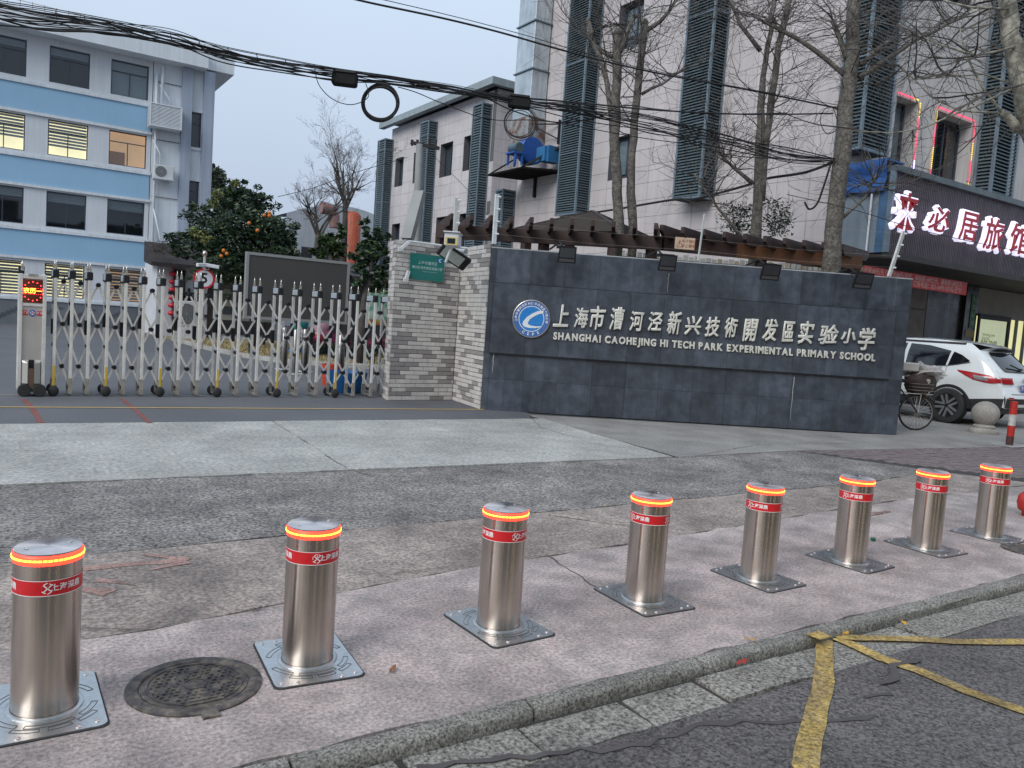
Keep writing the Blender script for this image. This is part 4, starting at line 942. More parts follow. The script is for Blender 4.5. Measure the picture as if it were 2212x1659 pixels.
mb = MB(); m_eave = M('eave_grey', (.27, .32, .34), .6, var=.1, streak=.1)
mb = MB(); mb.box((20.3, 34.0, 12.98), (20.65, 47.5, 13.33)); part('eave', mb, m_eave, mid_b, world=True)
mb = MB(); mb.box((20.651, 34.0, 12.98), (34, 34.3, 13.33)); part('eave', mb, m_eave, mid_b, world=True)
mb = MB(); mb.add([(20.35, 34.05, 13.34), (34, 34.05, 13.34), (34, 47.4, 13.34), (20.35, 47.4, 13.34), (24, 40, 15.2), (34, 40, 15.2)], [(0, 1, 5, 4), (0, 4, 3), (3, 4, 5, 2), (1, 2, 5), (0, 3, 2, 1)]); part('roof', mb, M('roof_tile_grey', (.12, .14, .16), .7, var=.2, vs=6), mid_b, world=True)
mb = MB(); mb.box((21.36, 35, 0), (33, 47, 12.9)); part('core', mb, m_grout, mid_b, world=True)
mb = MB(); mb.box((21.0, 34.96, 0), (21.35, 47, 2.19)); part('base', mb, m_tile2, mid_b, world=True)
# --- tall building, hotel in its corner
tall = thing('hotel_building', 'tall tiled building with dark louvred columns and a hotel sign at its corner', 'building', (25, 20, 0))
FT = fm_x(18.15); th_ = [(20.9, 22.13, 11.1, 12.65), (20.9, 22.1, 6.68, 8.13), (20.9, 22.1, 15.4, 17.)]
tile_wall(tall, FT, 12.65, 27.6, 3.6, 20.8, th_, 1.05, .56, m_tile, 300, seed=9)
for a, b, c, d in th_: window(tall, FT, a + .02, b - .02, c + .02, d - .02, rec=.22, kind='dark+curtain:.9' if c < 9 else 'dark+curtain:.7', trans=1, mull=.42, fw=.07)
louvre(tall, 23.0, 24.22, 17.5, 18.15, 5.52, 21, .088, 1)
louvre(tall, 17.0, 18.14, 17.5, 18.15, 5.55, 21, .088, 1)
louvre(tall, 27.92, 28.5, 17.5, 18.15, 3, 6.9, .1, 0)
louvre(tall, 11.87, 12.6, 17.5, 18.70, 6.25, 21, .088, 1)
mb = MB(); mb.box((18.5, 13.3, 0), (40, 27.6, 20.8)); part('core', mb, m_grout, tall, world=True)
mb = MB(); mb.box((18.15, 13.5, 0), (18.49, 27.6, 3.59)); part('base', mb, m_tile, tall, world=True)
# end face of the tall building, towards the middle building
mb = MB(); mb.box((18.16, 27.601, 0), (40, 27.9, 20.8)); part('end_wall', mb, m_tile, tall, world=True)
# street facade over the canopy
FH = fm_y(12.3); m_ren = M('render_cream', (.52, .495, .48), .75, var=.08, vs=1.2, streak=.14)
p1 = yp((3072 + 830 / 1.62) * k_, 610 / 1.62 * k_, 12.3); p2 = yp((3072 + 970 / 1.62) * k_, 668 / 1.62 * k_, 12.3); q1 = yp((3072 + 1098 / 1.62) * k_, 722 / 1.62 * k_, 12.3); q2 = yp((3072 + 1325 / 1.62) * k_, 800 / 1.62 * k_, 12.3)
wz0 = 5.75; n1_ = (p1.x + .05, p2.x, wz0, p2.z); n2_ = (q1.x, q2.x, wz0, q2.z)
l5 = yp((3072 + 1375 / 1.62) * k_, 700 / 1.62 * k_, 12.3).x; l5b = yp((3072 + 1600 / 1.62) * k_, 1200 / 1.62 * k_, 11.7).x
upw = (yp(3720 * k_, 0, 12.3).x - .3, l5 - .5, 10.9, 13.2)
hh = [n1_, n2_, upw]
mb = MB()
for r in carve((18.2, 32, 5.0, 20.8), hh): fbox(mb, FH, *r, -.4, 0)
part('street_wall', mb, m_ren, tall, world=True)
for z in (6.4, 9.6, 9.75):
    mb = MB()
    for r in carve((18.75, l5, z, z + .02), hh): fbox(mb, FH, *r, .0005, .004)
    part('joint_line', mb, m_grout, tall, world=True)
for h_ in hh: window(tall, FH, h_[0] + .02, h_[1] - .02, h_[2] + .02, h_[3] - .02, rec=.32, kind='dark+curtain:.9' if h_ is n1_ else 'dark', trans=1, mull=.55, fw=.06)
mb = MB()
col5 = None
X5, Y5 = l5, 11.75
mb = MB(); f = .08
for x in (X5, l5b): mb.box((x, Y5, 5.6), (x + f, Y5 + f, 21))
mb.box((X5 + f, Y5 + .002, 5.6), (l5b, Y5 + f - .002, 5.68)); mb.box((X5, 12.2, 5.6), (X5 + f, 12.28, 21)); mb.box((X5 + .9, Y5 + .003, 5.68), (X5 + .98, Y5 + f, 21))
col5 = part('louvre_column', mb, m_louvf, tall, world=True)
mb = MB(); mb.box((X5 + .11, Y5 + .13, 5.6), (l5b - .03, 12.29, 21)); part('backing', mb, m_ldark, col5, world=True)
rest5 = MB()
for i in range(150):
    z = 5.72 + i * .10; mb = MB() if i < 60 else rest5; h = .07
    mb.add([(X5 + f, Y5 + .01, z), (l5b, Y5 + .01, z), (l5b, Y5 + .075, z + h), (X5 + f, Y5 + .075, z + h), (X5 + f, Y5 + .022, z - .006), (l5b, Y5 + .022, z - .006), (l5b, Y5 + .087, z + h - .006), (X5 + f, Y5 + .087, z + h - .006)], [(0, 1, 2, 3), (4, 7, 6, 5), (0, 4, 5, 1), (3, 2, 6, 7)])
    mb.add([(X5 + .01, Y5 + f, z), (X5 + .01, 12.2, z), (X5 + .075, 12.2, z + h), (X5 + .075, Y5 + f, z + h), (X5 + .022, Y5 + f, z - .006), (X5 + .022, 12.2, z - .006), (X5 + .087, 12.2, z + h - .006), (X5 + .087, Y5 + f, z + h - .006)], [(0, 3, 2, 1), (4, 5, 6, 7), (0, 1, 5, 4), (3, 7, 6, 2)])
    if i < 60: part('slat', mb, m_louv, col5, world=True)
part('slat_rest', rest5, m_louv, col5, world=True, kind='stuff')
# light strings round the two hotel windows
m_lr = M('string_red', (.5, .02, .06), .4, var=0, emit=(1, .02, .10), es=1.8); m_ly = M('string_yellow', (.5, .4, .02), .4, var=0, emit=(1, .62, .05), es=1.6); m_lv = M('string_violet', (.3, .2, .6), .4, var=0, emit=(.5, .4, 1), es=5)
strR = random.Random(4)
def light_string(a, b, lab):
    n = int((V(b) - V(a)).length / .05); mb = MB(); c = 0; run = 0
    for i in range(n):
        if run <= 0: c = strR.choice((0, 0, 0, 0, 1, 2) if strR.random() > .3 else (0, 1)); run = strR.randint(4, 12)
        run -= 1; p = V(a).lerp(V(b), i / n); mb.cbox(p, (.022, .014, .022), c)
    t = solo('light_string', mb, [m_lr, m_ly, m_lv], lab, 'light string', group='light strings round the hotel windows', kind='stuff'); return t
o_ = -.02
for a, b, lab in (((n1_[0], 12.26, n1_[3] + .06), (n1_[1], 12.26, n1_[3] + .06), 'glowing red light string above the left hotel window'), ((n1_[1] + .07, 12.26, n1_[3]), (n1_[1] + .07, 12.26, wz0 + .1), 'glowing light string down the right side of the left hotel window'),
                  ((n2_[0] - .05, 12.26, n2_[3] + .07), (n2_[1] + .05, 12.26, n2_[3] + .07), 'glowing red and yellow light string above the right hotel window'), ((n2_[0] - .07, 12.26, n2_[3]), (n2_[0] - .07, 12.26, wz0 + .05), 'glowing light string down the left side of the right hotel window'),
                  ((n2_[1] + .08, 12.26, n2_[3]), (n2_[1] + .08, 12.26, wz0 + .05), 'glowing light string down the right side of the right hotel window')):
    light_string(a, b, lab)
# sign canopy
can = thing('hotel_sign', 'dark ribbed hotel sign board with glowing red and white characters', 'sign', (17.5, 10.9, 3.7))
m_rib = M('rib_brown', (.068, .052, .064), .5, var=.12, vs=3, rnd=.1, streak=.1); m_trim = M('canopy_trim', (.10, .125, .14), .5, metal=.2, var=.2, vs=3)
mb = MB(); mb.box((17.52, 10.94, 3.72), (32, 12.28, 5.62)); part('box', mb, M('canopy_box', (.05, .05, .055), .7), can, world=True)
me_rib = me_of('rib', lambda m: m.box((0, -.03, 0), (.055, 0, 1.86)), m_rib)
x = 17.53; i = 0; 
while x < 26.5:
    inst('rib', me_rib, can, V((x - 17.5, .04 - .002, .05))); x += .078
mb = MB(); mb.box((17.47, 10.82, 5.60), (32, 12.28, 5.74)); part('top_trim', mb, m_trim, can, world=True)
mb = MB(); mb.box((17.47, 10.80, 3.60), (32, 11.0, 3.73)); mb.box((17.52, 11.0, 3.62), (32, 13.2, 3.715)); part('soffit', mb, M('soffit', (.035, .033, .035), .7, var=.2, vs=2), can, world=True)
mb = MB(); mb.box((17.44, 10.86, 3.73), (17.52, 10.98, 5.6)); part('corner_trim', mb, m_louvf, can, world=True)
mb = MB(); mb.box((17.46, 11.02, 3.73), (17.515, 12.26, 5.2)); part('end_panel', mb, M('panel_blue_grey', (.20, .245, .285), .5, var=.1, vs=1.5, streak=.2), can, world=True)
mb = MB(); mb.box((17.455, 10.99, 3.73), (17.515, 11.2, 5.2)); part('end_strip', mb, M('strip_blue', (.05, .12, .22), .6, var=.3, vs=4), can, world=True)
m_cred = M('sign_red', (.28, .002, .006), .4, var=.03, emit=(.6, .0, .01), es=.10); m_cwh = M('sign_white_glow', (.85, .82, .95), .4, var=0, emit=(.80, .76, 1.), es=.62)
ylet = 10.70
for c, (xa, ya), (xb, yb) in (('来', (800, 1230), (950, 1510)), ('必', (1010, 1325), (1165, 1520)), ('居', (1215, 1360), (1345, 1580)), ('旅', (1375, 1400), (1510, 1640)), ('馆', (1545, 1440), (1700, 1665))):
    a = yp((3072 + xa / 1.62) * k_, ya / 1.62 * k_, ylet); b = yp((3072 + xb / 1.62) * k_, yb / 1.62 * k_, ylet)
    zt = yp((3072 + (xa + xb) / 2 / 1.62) * k_, ya / 1.62 * k_, ylet).z; zb = yp((3072 + (xa + xb) / 2 / 1.62) * k_, yb / 1.62 * k_, ylet).z
    ce = V(((a.x + b.x) / 2, ylet, (zt + zb) / 2)); wd_ = (b.x - a.x) * .88; hd = zt - zb
    for j, (nm, mt, ex, dpth, yo, bv) in enumerate((('character_halo', m_cwh, 0, .05, 0, .042), ('character', m_cred, 0, .012, -.078, .0))):
        me = text_mesh(c, 1.0, depth=dpth, bold=.0 if j == 0 else .012, bevel=bv, shear=.12, res=2); me.materials.append(mt); me.name = nm
        bx = [v.co.x for v in me.vertices]; by = [v.co.y for v in me.vertices]; cx_, cy_ = (min(bx) + max(bx)) / 2, (min(by) + max(by)) / 2
        sx_ = (wd_ - (.0 if j == 0 else .11)) / (max(bx) - min(bx)); sy_ = (hd - (0 if j == 0 else .11)) / (max(by) - min(by))
        for v in me.vertices: v.co.x = (v.co.x - cx_) * sx_; v.co.y = (v.co.y - cy_) * sy_; v.co.z *= 1.
        brushify(me, .006, ord(c) % 17)
        me.transform(frame_m(ce - V((17.5, 10.9, 3.7)) + V((0, yo, 0)), (1, 0, 0), (0, 0, 1)))
        inst(nm, me, can)
# blue tarpaulin over the end of the canopy
m_tarp = M('tarp_blue', (.012, .085, .30), .5, var=.15, vs=3, bump=.5, bs=12)
mb = MB(); n = 14; m2 = 8
for i in range(n + 1):
    for j in range(m2 + 1):
        y = 11.05 + 1.2 * i / n; z = 5.9 - .78 * j / m2; z += mnoise.noise(V((y * 3, j * .2, 1))) * .05; xx = 17.40 + mnoise.noise(V((y * 4, z * 3, 2))) * .05 - .03 * sin(j * 1.1)
        mb.v.append(V((xx, y, z)))
for i in range(n):
    for j in range(m2): p = i * (m2 + 1) + j; mb.f.append((p, p + 1, p + m2 + 2, p + m2 + 1)); mb.m.append(0)
mb.box((17.42, 11.05, 5.86), (18.1, 12.2, 5.9))
solo('tarpaulin', mb, m_tarp, 'blue tarpaulin hanging over the left end of the hotel sign', 'tarpaulin', smooth=60)
mb = MB(); a = xp(1888, 470, 17.38); b = xp(1868, 590, 17.38); mb.tube([(17.38, 11.35, 5.1), (17.38, 11.35, 3.6)], .025, 8); solo('white_pipe', mb, m_wplas, 'white pipe down the grey panel under the blue tarpaulin', 'pipe', smooth=40)
# ground floor shops set back under the canopy
GYF = 13.0; FG = fm_y(GYF)
shop = thing('shop_front', 'shop front under the hotel sign with brown panels, dark stone and a lit glass door', 'shop front', (21, GYF, 0))
m_wood = M('panel_brown', (.085, .06, .045), .5, var=.15, vs=2, rnd=.08); m_stone = M('stone_black', (.014, .014, .015), .3, var=.4, vs=1.2, col2=(.022, .021, .020))
def sx(x, y=1100): return yp(x * k_, y * k_, GYF).x
xa_, xb_, xc_, xd_, xe_, xf_ = 17.0, sx(3400 + 530 / 1.6595), sx(3400 + 765 / 1.6595), sx(3400 + 845 / 1.6595), sx(3400 + 1050 / 1.6595), sx(3400 + 1145 / 1.6595)
mb = MB(); mb.box((17.0, GYF + .06, 0), (36, GYF + .3, 3.62)); part('core', mb, m_int, shop, world=True)
zz = [0, .9, 1.8, 2.7, 3.6]
xx_ = xb_
while xx_ > 17.0:
    for c, d in zip(zz, zz[1:]): mb = MB(); fbox(mb, FG, max(17, xx_ - 1.25) + .008, xx_ - .008, c + .008, d - .008, -.055, 0); part('brown_panel', mb, m_wood, shop, world=True)
    xx_ -= 1.25
nst = 2
for i in range(nst):
    a = xb_ + (xc_ - xb_) * i / nst; b = xb_ + (xc_ - xb_) * (i + 1) / nst
    for c, d in ((0, 1.8), (1.8, 3.6)): mb = MB(); fbox(mb, FG, a + .004, b - .004, c + .004, d - .004, -.055, .01); part('stone_panel', mb, m_stone, shop, world=True)
mb = MB(); fbox(mb, FG, xc_, xd_, 0, 3.6, -.055, .12); pc = part('pillar', mb, m_stone, shop, world=True)
m_gsign = M('sign_green', (.01, .07, .03), .5, var=.05); m_glet = M('sign_green_text', (.25, .5, .22), .5, var=0)
xm = (xc_ + xd_) / 2
mb = MB(); fbox(mb, FG, xm - .06, xd_ - .12, 2.3, 3.35, .121, .14); gs = part('address_sign', mb, m_gsign, pc, world=True)
def ftext(parent, s, size, mat, x, z, yo, **kw):
    me = text_mesh(s, size, **kw); me.materials.append(mat); me.name = 'lettering'; me.transform(TM(parent).inverted() @ frame_m((x, yo, z), (1, 0, 0), (0, 0, 1))); return inst('lettering', me, parent)
for i, s in enumerate(('11', '12', '11', '15')): ftext(shop, s, .2, m_glet, xm + .1, 3.2 - i * .25, GYF - .143)
mb = MB(); fbox(mb, FG, xm - .22, xd_ - .05, 2.02, 2.24, .121, .135); part('notice', mb, M('notice_brown', (.18, .13, .05), .6, var=.3, vs=30), pc, world=True)
mb = MB(); fbox(mb, FG, xm - .2, xm + .12, 1.5, 1.75, .121, .126); part('notice', mb, m_white, pc, world=True)
ds = dict(kind='lit')
m_shop = M('shop_lit', (.6, .6, .3), .8, var=.12, vs=1.5, emit=(.90, .85, .46), es=.5)
mb = MB(); fbox(mb, FG, xd_ + .01, xf_ + .9, 0, 2.72, -.055, -.02); part('lit_interior', mb, m_shop, shop, world=True)
mb = MB(); fbox(mb, FG, xd_ + .0, xf_ + 2, 2.72, 3.6, -.05, .06); part('lintel', mb, M('lintel_grey', (.16, .15, .13), .6, var=.2, vs=3), shop, world=True)
dm = thing('glass_door', 'black framed glass shop door standing open and glowing yellow inside', 'door', (xd_, GYF - .2, 0))
mb = MB(); 
for a, b, c, d in ((xd_ + .03, xe_ + .12, 2.62, 2.78), (xd_ + .03, xd_ + .12, .1, 2.62), (xe_ - .02, xe_ + .12, .1, 2.62), (xd_ + .12, xe_ - .02, .1, .2)): fbox(mb, FG, a, b, c, d, .14, .2)
part('frame', mb, m_black, dm, world=True)
mb = MB(); fbox(mb, FG, xd_ + .12, xe_ - .02, .2, 2.62, .165, .172); part('pane', mb, m_pane, dm, world=True)
m_ink = M('door_text', (.03, .03, .03), .5, var=0)
xt = (xd_ + xe_) / 2 - .05
ftext(dm, 'Working time', .14, m_ink, xt - .15, 2.14, GYF - .176); ftext(dm, '营业时间', .12, m_ink, xt - .32, 2.01, GYF - .176); ftext(dm, '9:00-20:00', .24, m_ink, xt - .08, 1.87, GYF - .176, bold=.004)
for a, b in ((xf_ - .1, xf_ + .0), (xf_ + .5, xf_ + .6)):
    mb = MB(); fbox(mb, FG, a, b, 0, 2.72, -.019, .05); part('jamb', mb, m_frame, shop, world=True)
mb = MB(); fbox(mb, FG, xf_ + .95, xf_ + 2.2, 0, 3.6, -.05, .15); pp = part('poster_wall', mb, M('poster_wall', (.42, .40, .40), .7, var=.3, vs=6, col2=(.45, .18, .16)), shop, world=True)
# red banner
bn = thing('red_banner', 'red cloth banner with two lines of white characters hung below the hotel sign', 'banner', (17.6, 11.1, 3.0))
m_ban = M('banner_red', (.32, .012, .015), .6, var=.08, vs=2, bump=.3, bs=9); m_bt = M('banner_text', (.42, .27, .24), .6, var=0)
b0 = yp((3400 + 780 / 1.6595) * k_, (1000 + 215 / 1.6595) * k_, 11.1); b1 = yp((3400 + 775 / 1.6595) * k_, (1000 + 302 / 1.6595) * k_, 11.1); bx1 = b0.x; bz1, bz0 = b0.z, b1.z
mb = MB(); mb.box((17.0, 11.1, bz0), (bx1, 11.12, bz1)); part('cloth', mb, m_ban, bn, world=True)
s1 = '卡 休闲房68元/天 特价房88元/天起、单标房148元/天、豪标房168元/天'; s2 = '欢迎新老客户光临 订房电话：021-64951033防空"0"'
for s, z, sz_ in ((s1, bz0 + (bz1 - bz0) * .70, .155), (s2, bz0 + (bz1 - bz0) * .26, .165)):
    me = text_mesh(s, sz_, bold=.0015, align='RIGHT'); me.materials.append(m_bt); me.name = 'lettering'
    xs = [v.co.x for v in me.vertices]; me.transform(TM(bn).inverted() @ frame_m((bx1 - .25, 11.096, z), (1, 0, 0), (0, 0, 1))); inst('lettering', me, bn)
# ventilation duct and blower on the tall building
duct = thing('ventilation_duct', 'tall galvanised duct with rusty lower box climbing the end of the tiled building', 'duct', (17.8, 26.7, 8.5))
m_galv = M('galvanised', (.50, .56, .60), .38, metal=.55, var=.18, vs=2, streak=.15, bump=.6, bs=5); m_rust = M('rusty_steel', (.30, .32, .33), .6, metal=.3, var=.25, vs=.7, col2=(.19, .10, .065))
z = 9.5; 
while z < 21:
    mb = MB(); mb.box((17.35, 26.15, z), (18.1, 27.35, min(21, z + 1.75)), bev=.01); part('duct_section', mb, m_galv, duct, world=True)
    mb = MB(); mb.box((17.29, 26.09, z + 1.752), (18.13, 27.41, z + 1.80)); part('flange', mb, m_louvf, duct, world=True); z += 1.802
mb = MB(); mb.box((17.3, 26.1, 8.45), (18.12, 27.42, 9.49), bev=.01); part('lower_box', mb, m_rust, duct, world=True)
mb = MB(); mb.bar((18.1, 25.2, 9.15), (17.6, 26.1, 9.2), .05); mb.bar((18.1, 25.15, 8.4), (18.1, 25.15, 9.3), .07); mb.bar((18.08, 25.2, 8.6), (17.6, 26.1, 9.1), .05); part('wall_bracket', mb, m_black, duct, world=True)
bl = thing('blower', 'blue centrifugal blower fan on a steel platform high on the tiled wall', 'fan', (17.3, 26.2, 7.35))
m_bl = M('blower_blue', (.02, .09, .34), .45, var=.15, vs=4); m_bl2 = M('blower_light_blue', (.03, .15, .33), .5, var=.1); m_mot = M('motor_grey', (.06, .10, .13), .5, var=.1)
def dz(x, y, dep=30.5): return dp((1900 + x / 2.764) * k_, (150 + y / 2.764) * k_, dep)
c = dz(610, 1260, 30.6); X = Matrix.Translation(c) @ Matrix.Rotation(pi / 2, 4, 'Y') 
mb = MB(); mb.lathe([(.001, -.22), (.5, -.22), (.52, -.2), (.52, .2), (.5, .22), (.001, .22)], 30, X=Matrix.Translation(c) @ Matrix.Rotation(pi / 2, 4, 'X')); part('scroll', mb, m_bl, bl, 40, world=True)
c2 = dz(450, 1225, 29.9); mb = MB(); mb.tube([c2 - V((.0, .28, 0)), c2 + V((0, .28, 0))], .19, 18); part('motor', mb, m_mot, bl, 40, world=True)
mb = MB()
for dx in (-.25, .05): 
    for dy in (-.25, .25): q_ = c2 + V((dx + .1, dy, 0)); mb.bar((q_.x, q_.y, 7.4), (q_.x, q_.y, c2.z - .2), .07)
mb.cbox((c2.x, c2.y, c2.z - .2), (.5, .6, .06)); part('stand', mb, m_bl, bl, world=True)
c3 = dz(735, 1290, 30.0); mb = MB(); mb.cbox(c3, (.1, .55, .55)); mb.cbox(c3 + V((.3, -.2, 0)), (.5, .35, .6)); part('inlet', mb, m_bl2, bl, world=True)
pf = thing('blower_platform', 'black steel bracket platform carrying the blue blower', 'platform', (17.3, 26, 7.2))
A_, B_, C_, D_ = dz(180, 1470, 30.3), dz(580, 1550, 28.6), dz(880, 1490, 27.9), dz(520, 1410, 29.8)
zpl = 7.28; mb = MB(); pl_ = [(16.7, 27.9), (16.7, 25.4), (18.12, 24.6), (18.12, 27.5)]; mb.prism(pl_, .07, Matrix.Translation((0, 0, zpl))); part('deck', mb, M('platform_black', (.012, .011, .011), .95, var=.2, spec=.1), pf, world=True)
mb = MB(); mb.bar((18.08, 24.6, 6.6), (18.08, 24.6, 8.5), .1); mb.bar((18.05, 24.62, 8.3), (16.75, 25.5, 7.35), .08); mb.bar((18.08, 26.5, 6.5), (18.08, 26.5, 7.3), .1); mb.bar((18.05, 27.5, 8.3), (16.75, 27.8, 7.35), .06); part('bracket', mb, m_black, pf, world=True)
# far white sheds with the orange flue
sh = thing('white_shed', 'far pale industrial shed with a curved roof above the LED board', 'building', (15, 62, 0))
a = yp(640, 600, 62); b = yp(815, 600, 62); m_shed = M('shed_white', (.42, .46, .50), .75, var=.1, vs=.6, streak=.15)
z1 = yp(640, 478, 62).z
mb = MB(); mb.box((a.x - 2, 62, 0), (b.x + 4, 75, z1)); part('wall', mb, m_shed, sh, world=True)
mb = MB(); n = 10
for i in range(n + 1): f = i / n; x = a.x - 1 + (b.x - a.x + 4) * f; z = z1 + .02 + 1.7 * sin(pi * min(1, f * .9 + .1)); mb.v += [V((x, 62, z1)), V((x, 62, z)), V((x, 75, z)), V((x, 75, z1))]
for i in range(n):
    p = i * 4; mb.f += [(p, p + 4, p + 5, p + 1), (p + 1, p + 5, p + 6, p + 2)]; mb.m += [0, 0]
part('roof', mb, m_shed, sh, world=True)
for i in range(6):
    x = a.x + .3 + i * 1.35; w_ = MB(); w_.box((x, 61.95, z1 - 3.1), (x + .85, 61.999, z1 - 1.9)); part('window', w_, m_int, sh, world=True)
fl = thing('orange_flue', 'broad orange vertical flue standing before the far white shed', 'flue', yp(760, 560, 58))
p = yp(760, 520, 58); z = yp(762, 458, 58).z; mb = MB(); mb.tube([(p.x, 58, 0), (p.x, 58, z - .3), (p.x + .02, 58, z)], [.62, .62, .4], 20); part('pipe', mb, M('flue_orange', (.42, .085, .035), .6, var=.2, vs=2, streak=.3), fl, 50, world=True)
el_ = thing('flue_elbow', 'grey and orange elbow cowl on the shed roof left of the orange flue', 'flue', yp(715, 480, 60))
p = yp(722, 478, 60); mb = MB(); mb.tube([p + V((0, 0, -.5)), p + V((0, 0, .4)), p + V((-.3, 0, .85)), p + V((-1.1, 0, .9))], [.4, .42, .45, .5], 14); part('cowl', mb, M('cowl_grey', (.16, .17, .19), .6, var=.3, vs=3, col2=(.3, .1, .05)), el_, 50, world=True)
# ================================================================= inside the school yard
lawnP = [(5.6, 30.5), (5.68, 26), (5.95, 22.7), (6.5, 21.0), (7.6, 20.1), (9.2, 19.5), (16, 19.2), (16, 33), (5.6, 33)]
m_lawn = M('dry_grass_soil', (.26, .21, .12), .9, var=.25, vs=3, spk=.3, ss=40, bump=1.2, bs=40, col2=(.19, .17, .09))
sheet('lawn_ground', lawnP, .05, m_lawn, .06)
gr = MB(); R3 = random.Random(5)
for i in range(9000):
    x, y = R3.uniform(5.8, 13), R3.uniform(19.6, 30)
    if x < 6.6 and y < 22.5 or x < 9.2 and y < 20.1 + (7.6 - x) * .8: continue
    a = R3.uniform(0, 6.3); h = R3.uniform(.03, .08); l = .02; dx, dy = cos(a) * l, sin(a) * l
    gr.add([(x - dx, y - dy, .05), (x + dx, y + dy, .05), (x + R3.uniform(-.04, .04), y + R3.uniform(-.04, .04), .05 + h)], [(0, 1, 2)])
solo('dry_grass', gr, M('dry_grass', (.34, .27, .13), .85, var=.3, vs=6), 'short dry straw coloured grass of the lawn behind the gate', 'grass', kind='stuff')
kb = thing('lawn_kerb', 'pale stone edging round the dry lawn behind the gate', 'kerb', (5.6, 26, 0))
for a, b in zip(lawnP[:6], lawnP[1:7]):
    n = max(1, int((V(b) - V(a)).length / 1.0))
    for i in range(n):
        p, q = V(a).lerp(V(b), i / n), V(a).lerp(V(b), (i + 1) / n); mb = MB(); mb.bar((p.x, p.y, .05), (q.x, q.y, .05), .14, .13); part('kerb_stone', mb, m_light, kb, world=True)
# LED board
BYY = 23.2; a = yp(533, 547, BYY); b = yp(757, 563, BYY); bb = yp(529, 688, BYY); bz = (a.z + b.z) / 2
t = thing('led_board', 'large dark blank LED display board in a grey frame behind the gate', 'display board', ((a.x + b.x) / 2, BYY, 0))
mb = MB(); mb.box((a.x + .08, BYY + .02, bb.z + .08), (b.x - .08, BYY + .12, bz - .08)); part('screen', mb, M('led_screen_off', (.060, .059, .056), .6, var=.05, vs=1), t, world=True)
for p, q in (((a.x, bz - .08), (b.x, bz)), ((a.x, bb.z), (b.x, bb.z + .08)), ((a.x, bb.z + .081), (a.x + .08, bz - .081)), ((b.x - .08, bb.z + .081), (b.x, bz - .081))):
    mb = MB(); mb.box((p[0], BYY, p[1]), (q[0], BYY + .16, q[1])); part('frame', mb, M('board_frame', (.34, .345, .34), .5, metal=.4, var=.05), t, world=True)
for x in (a.x + .2, (a.x + b.x) / 2, b.x - .3): mb = MB(); mb.box((x, BYY + .02, 0), (x + .12, BYY + .14, bb.z - .002)); part('leg', mb, m_black, t, world=True)
# speed sign with two cameras
sp = dp(441, 602, 24.5); t = thing('speed_limit_sign', 'round white speed sign with red rim and black 5 behind the gate', 'sign', (sp.x, sp.y, 0), rad(-8))
mb = MB(); mb.tube([(0, .06, 0), (0, .06, sp.z + .72)], .045, 14); part('pole', mb, m_ss, t, 40)
X = frame_m((0, 0, sp.z), (1, 0, 0), (0, 0, 1)); m_sred = M('sign_red_rim', (.50, .02, .03), .4, var=.03)
mb = MB(); mb.lathe([(.31, -.01), (.31, .008), (.001, .008)], 40, X=X); dsk = part('rim', mb, m_sred, t)
mb = MB(); mb.lathe([(.25, .009), (.25, .0105), (.001, .0105)], 40, X=X); part('face', mb, M('sign_white', (.62, .63, .66), .4, var=.03), dsk)
text('digit', '5', .44, M('sign_black', (.015, .015, .015), .4, var=0), dsk, X @ Matrix.Translation((0, .0, .0125)), bold=.012)
mb = MB(); mb.lathe([(.001, .13), (.06, .11), (.085, .06), (.085, .0), (.06, -.05), (.045, -.06)], 18, X=Matrix.Translation((0, .06, sp.z + .74))); part('ball', mb, m_steel, t, 50)
t2 = thing('pole_camera', 'pair of white tube cameras on the pole above the speed sign', 'camera', (sp.x, sp.y, sp.z + .42))
for s, l, yaw in ((-1, .32, rad(25)), (1, .42, rad(-8))):
    mb = MB(); X = Matrix.Rotation(yaw, 4, 'Z') @ Matrix.Rotation(rad(6 * s), 4, 'Y'); mb.box((.02 if s > 0 else -l, -.12, -.05), (l if s > 0 else -.02, .0, .06), X=X, bev=.015); part('camera_body', mb, m_wplas, t2)
mb = MB(); mb.tube([(0, -.02, -.14), (.12, -.03, -.12), (.1, -.04, 0)], .015, 6); mb.lathe([(.08, -.02), (.05, -.1), (.02, -.16)], 14); part('bracket', mb, m_alu, t2)
# wheelie bin
bp_ = gp(412, 712); t = thing('wheelie_bin', 'dark wheelie bin with a blue grey lid standing behind the gate', 'bin', (bp_.x, bp_.y, 0), rad(-10))
m_bin = M('bin_dark', (.02, .026, .028), .5, var=.15); m_lid = M('bin_lid', (.045, .06, .085), .45, var=.1)
mb = MB(); mb.add([(-.26, -.3, .1), (.26, -.3, .1), (.26, .3, .1), (-.26, .3, .1), (-.32, -.36, 1.1), (.32, -.36, 1.1), (.32, .36, 1.1), (-.32, .36, 1.1)], [(3, 2, 1, 0), (4, 5, 6, 7), (0, 1, 5, 4), (1, 2, 6, 5), (2, 3, 7, 6), (3, 0, 4, 7)]); part('body', mb, m_bin, t)
mb = MB(); mb.add([(-.35, -.4, 1.1), (.35, -.4, 1.1), (.35, .4, 1.1), (-.35, .4, 1.1), (-.3, -.2, 1.36), (.3, -.2, 1.36), (.33, .36, 1.42), (-.33, .36, 1.42)], [(3, 2, 1, 0), (4, 5, 6, 7), (0, 1, 5, 4), (1, 2, 6, 5), (2, 3, 7, 6), (3, 0, 4, 7)]); part('lid', mb, m_lid, t)
for x in (-.3, .3): mb = MB(); mb.tube([(x - .03, .3, .12), (x + .03, .3, .12)], .12, 16); part('wheel', mb, m_rub, t, 40)
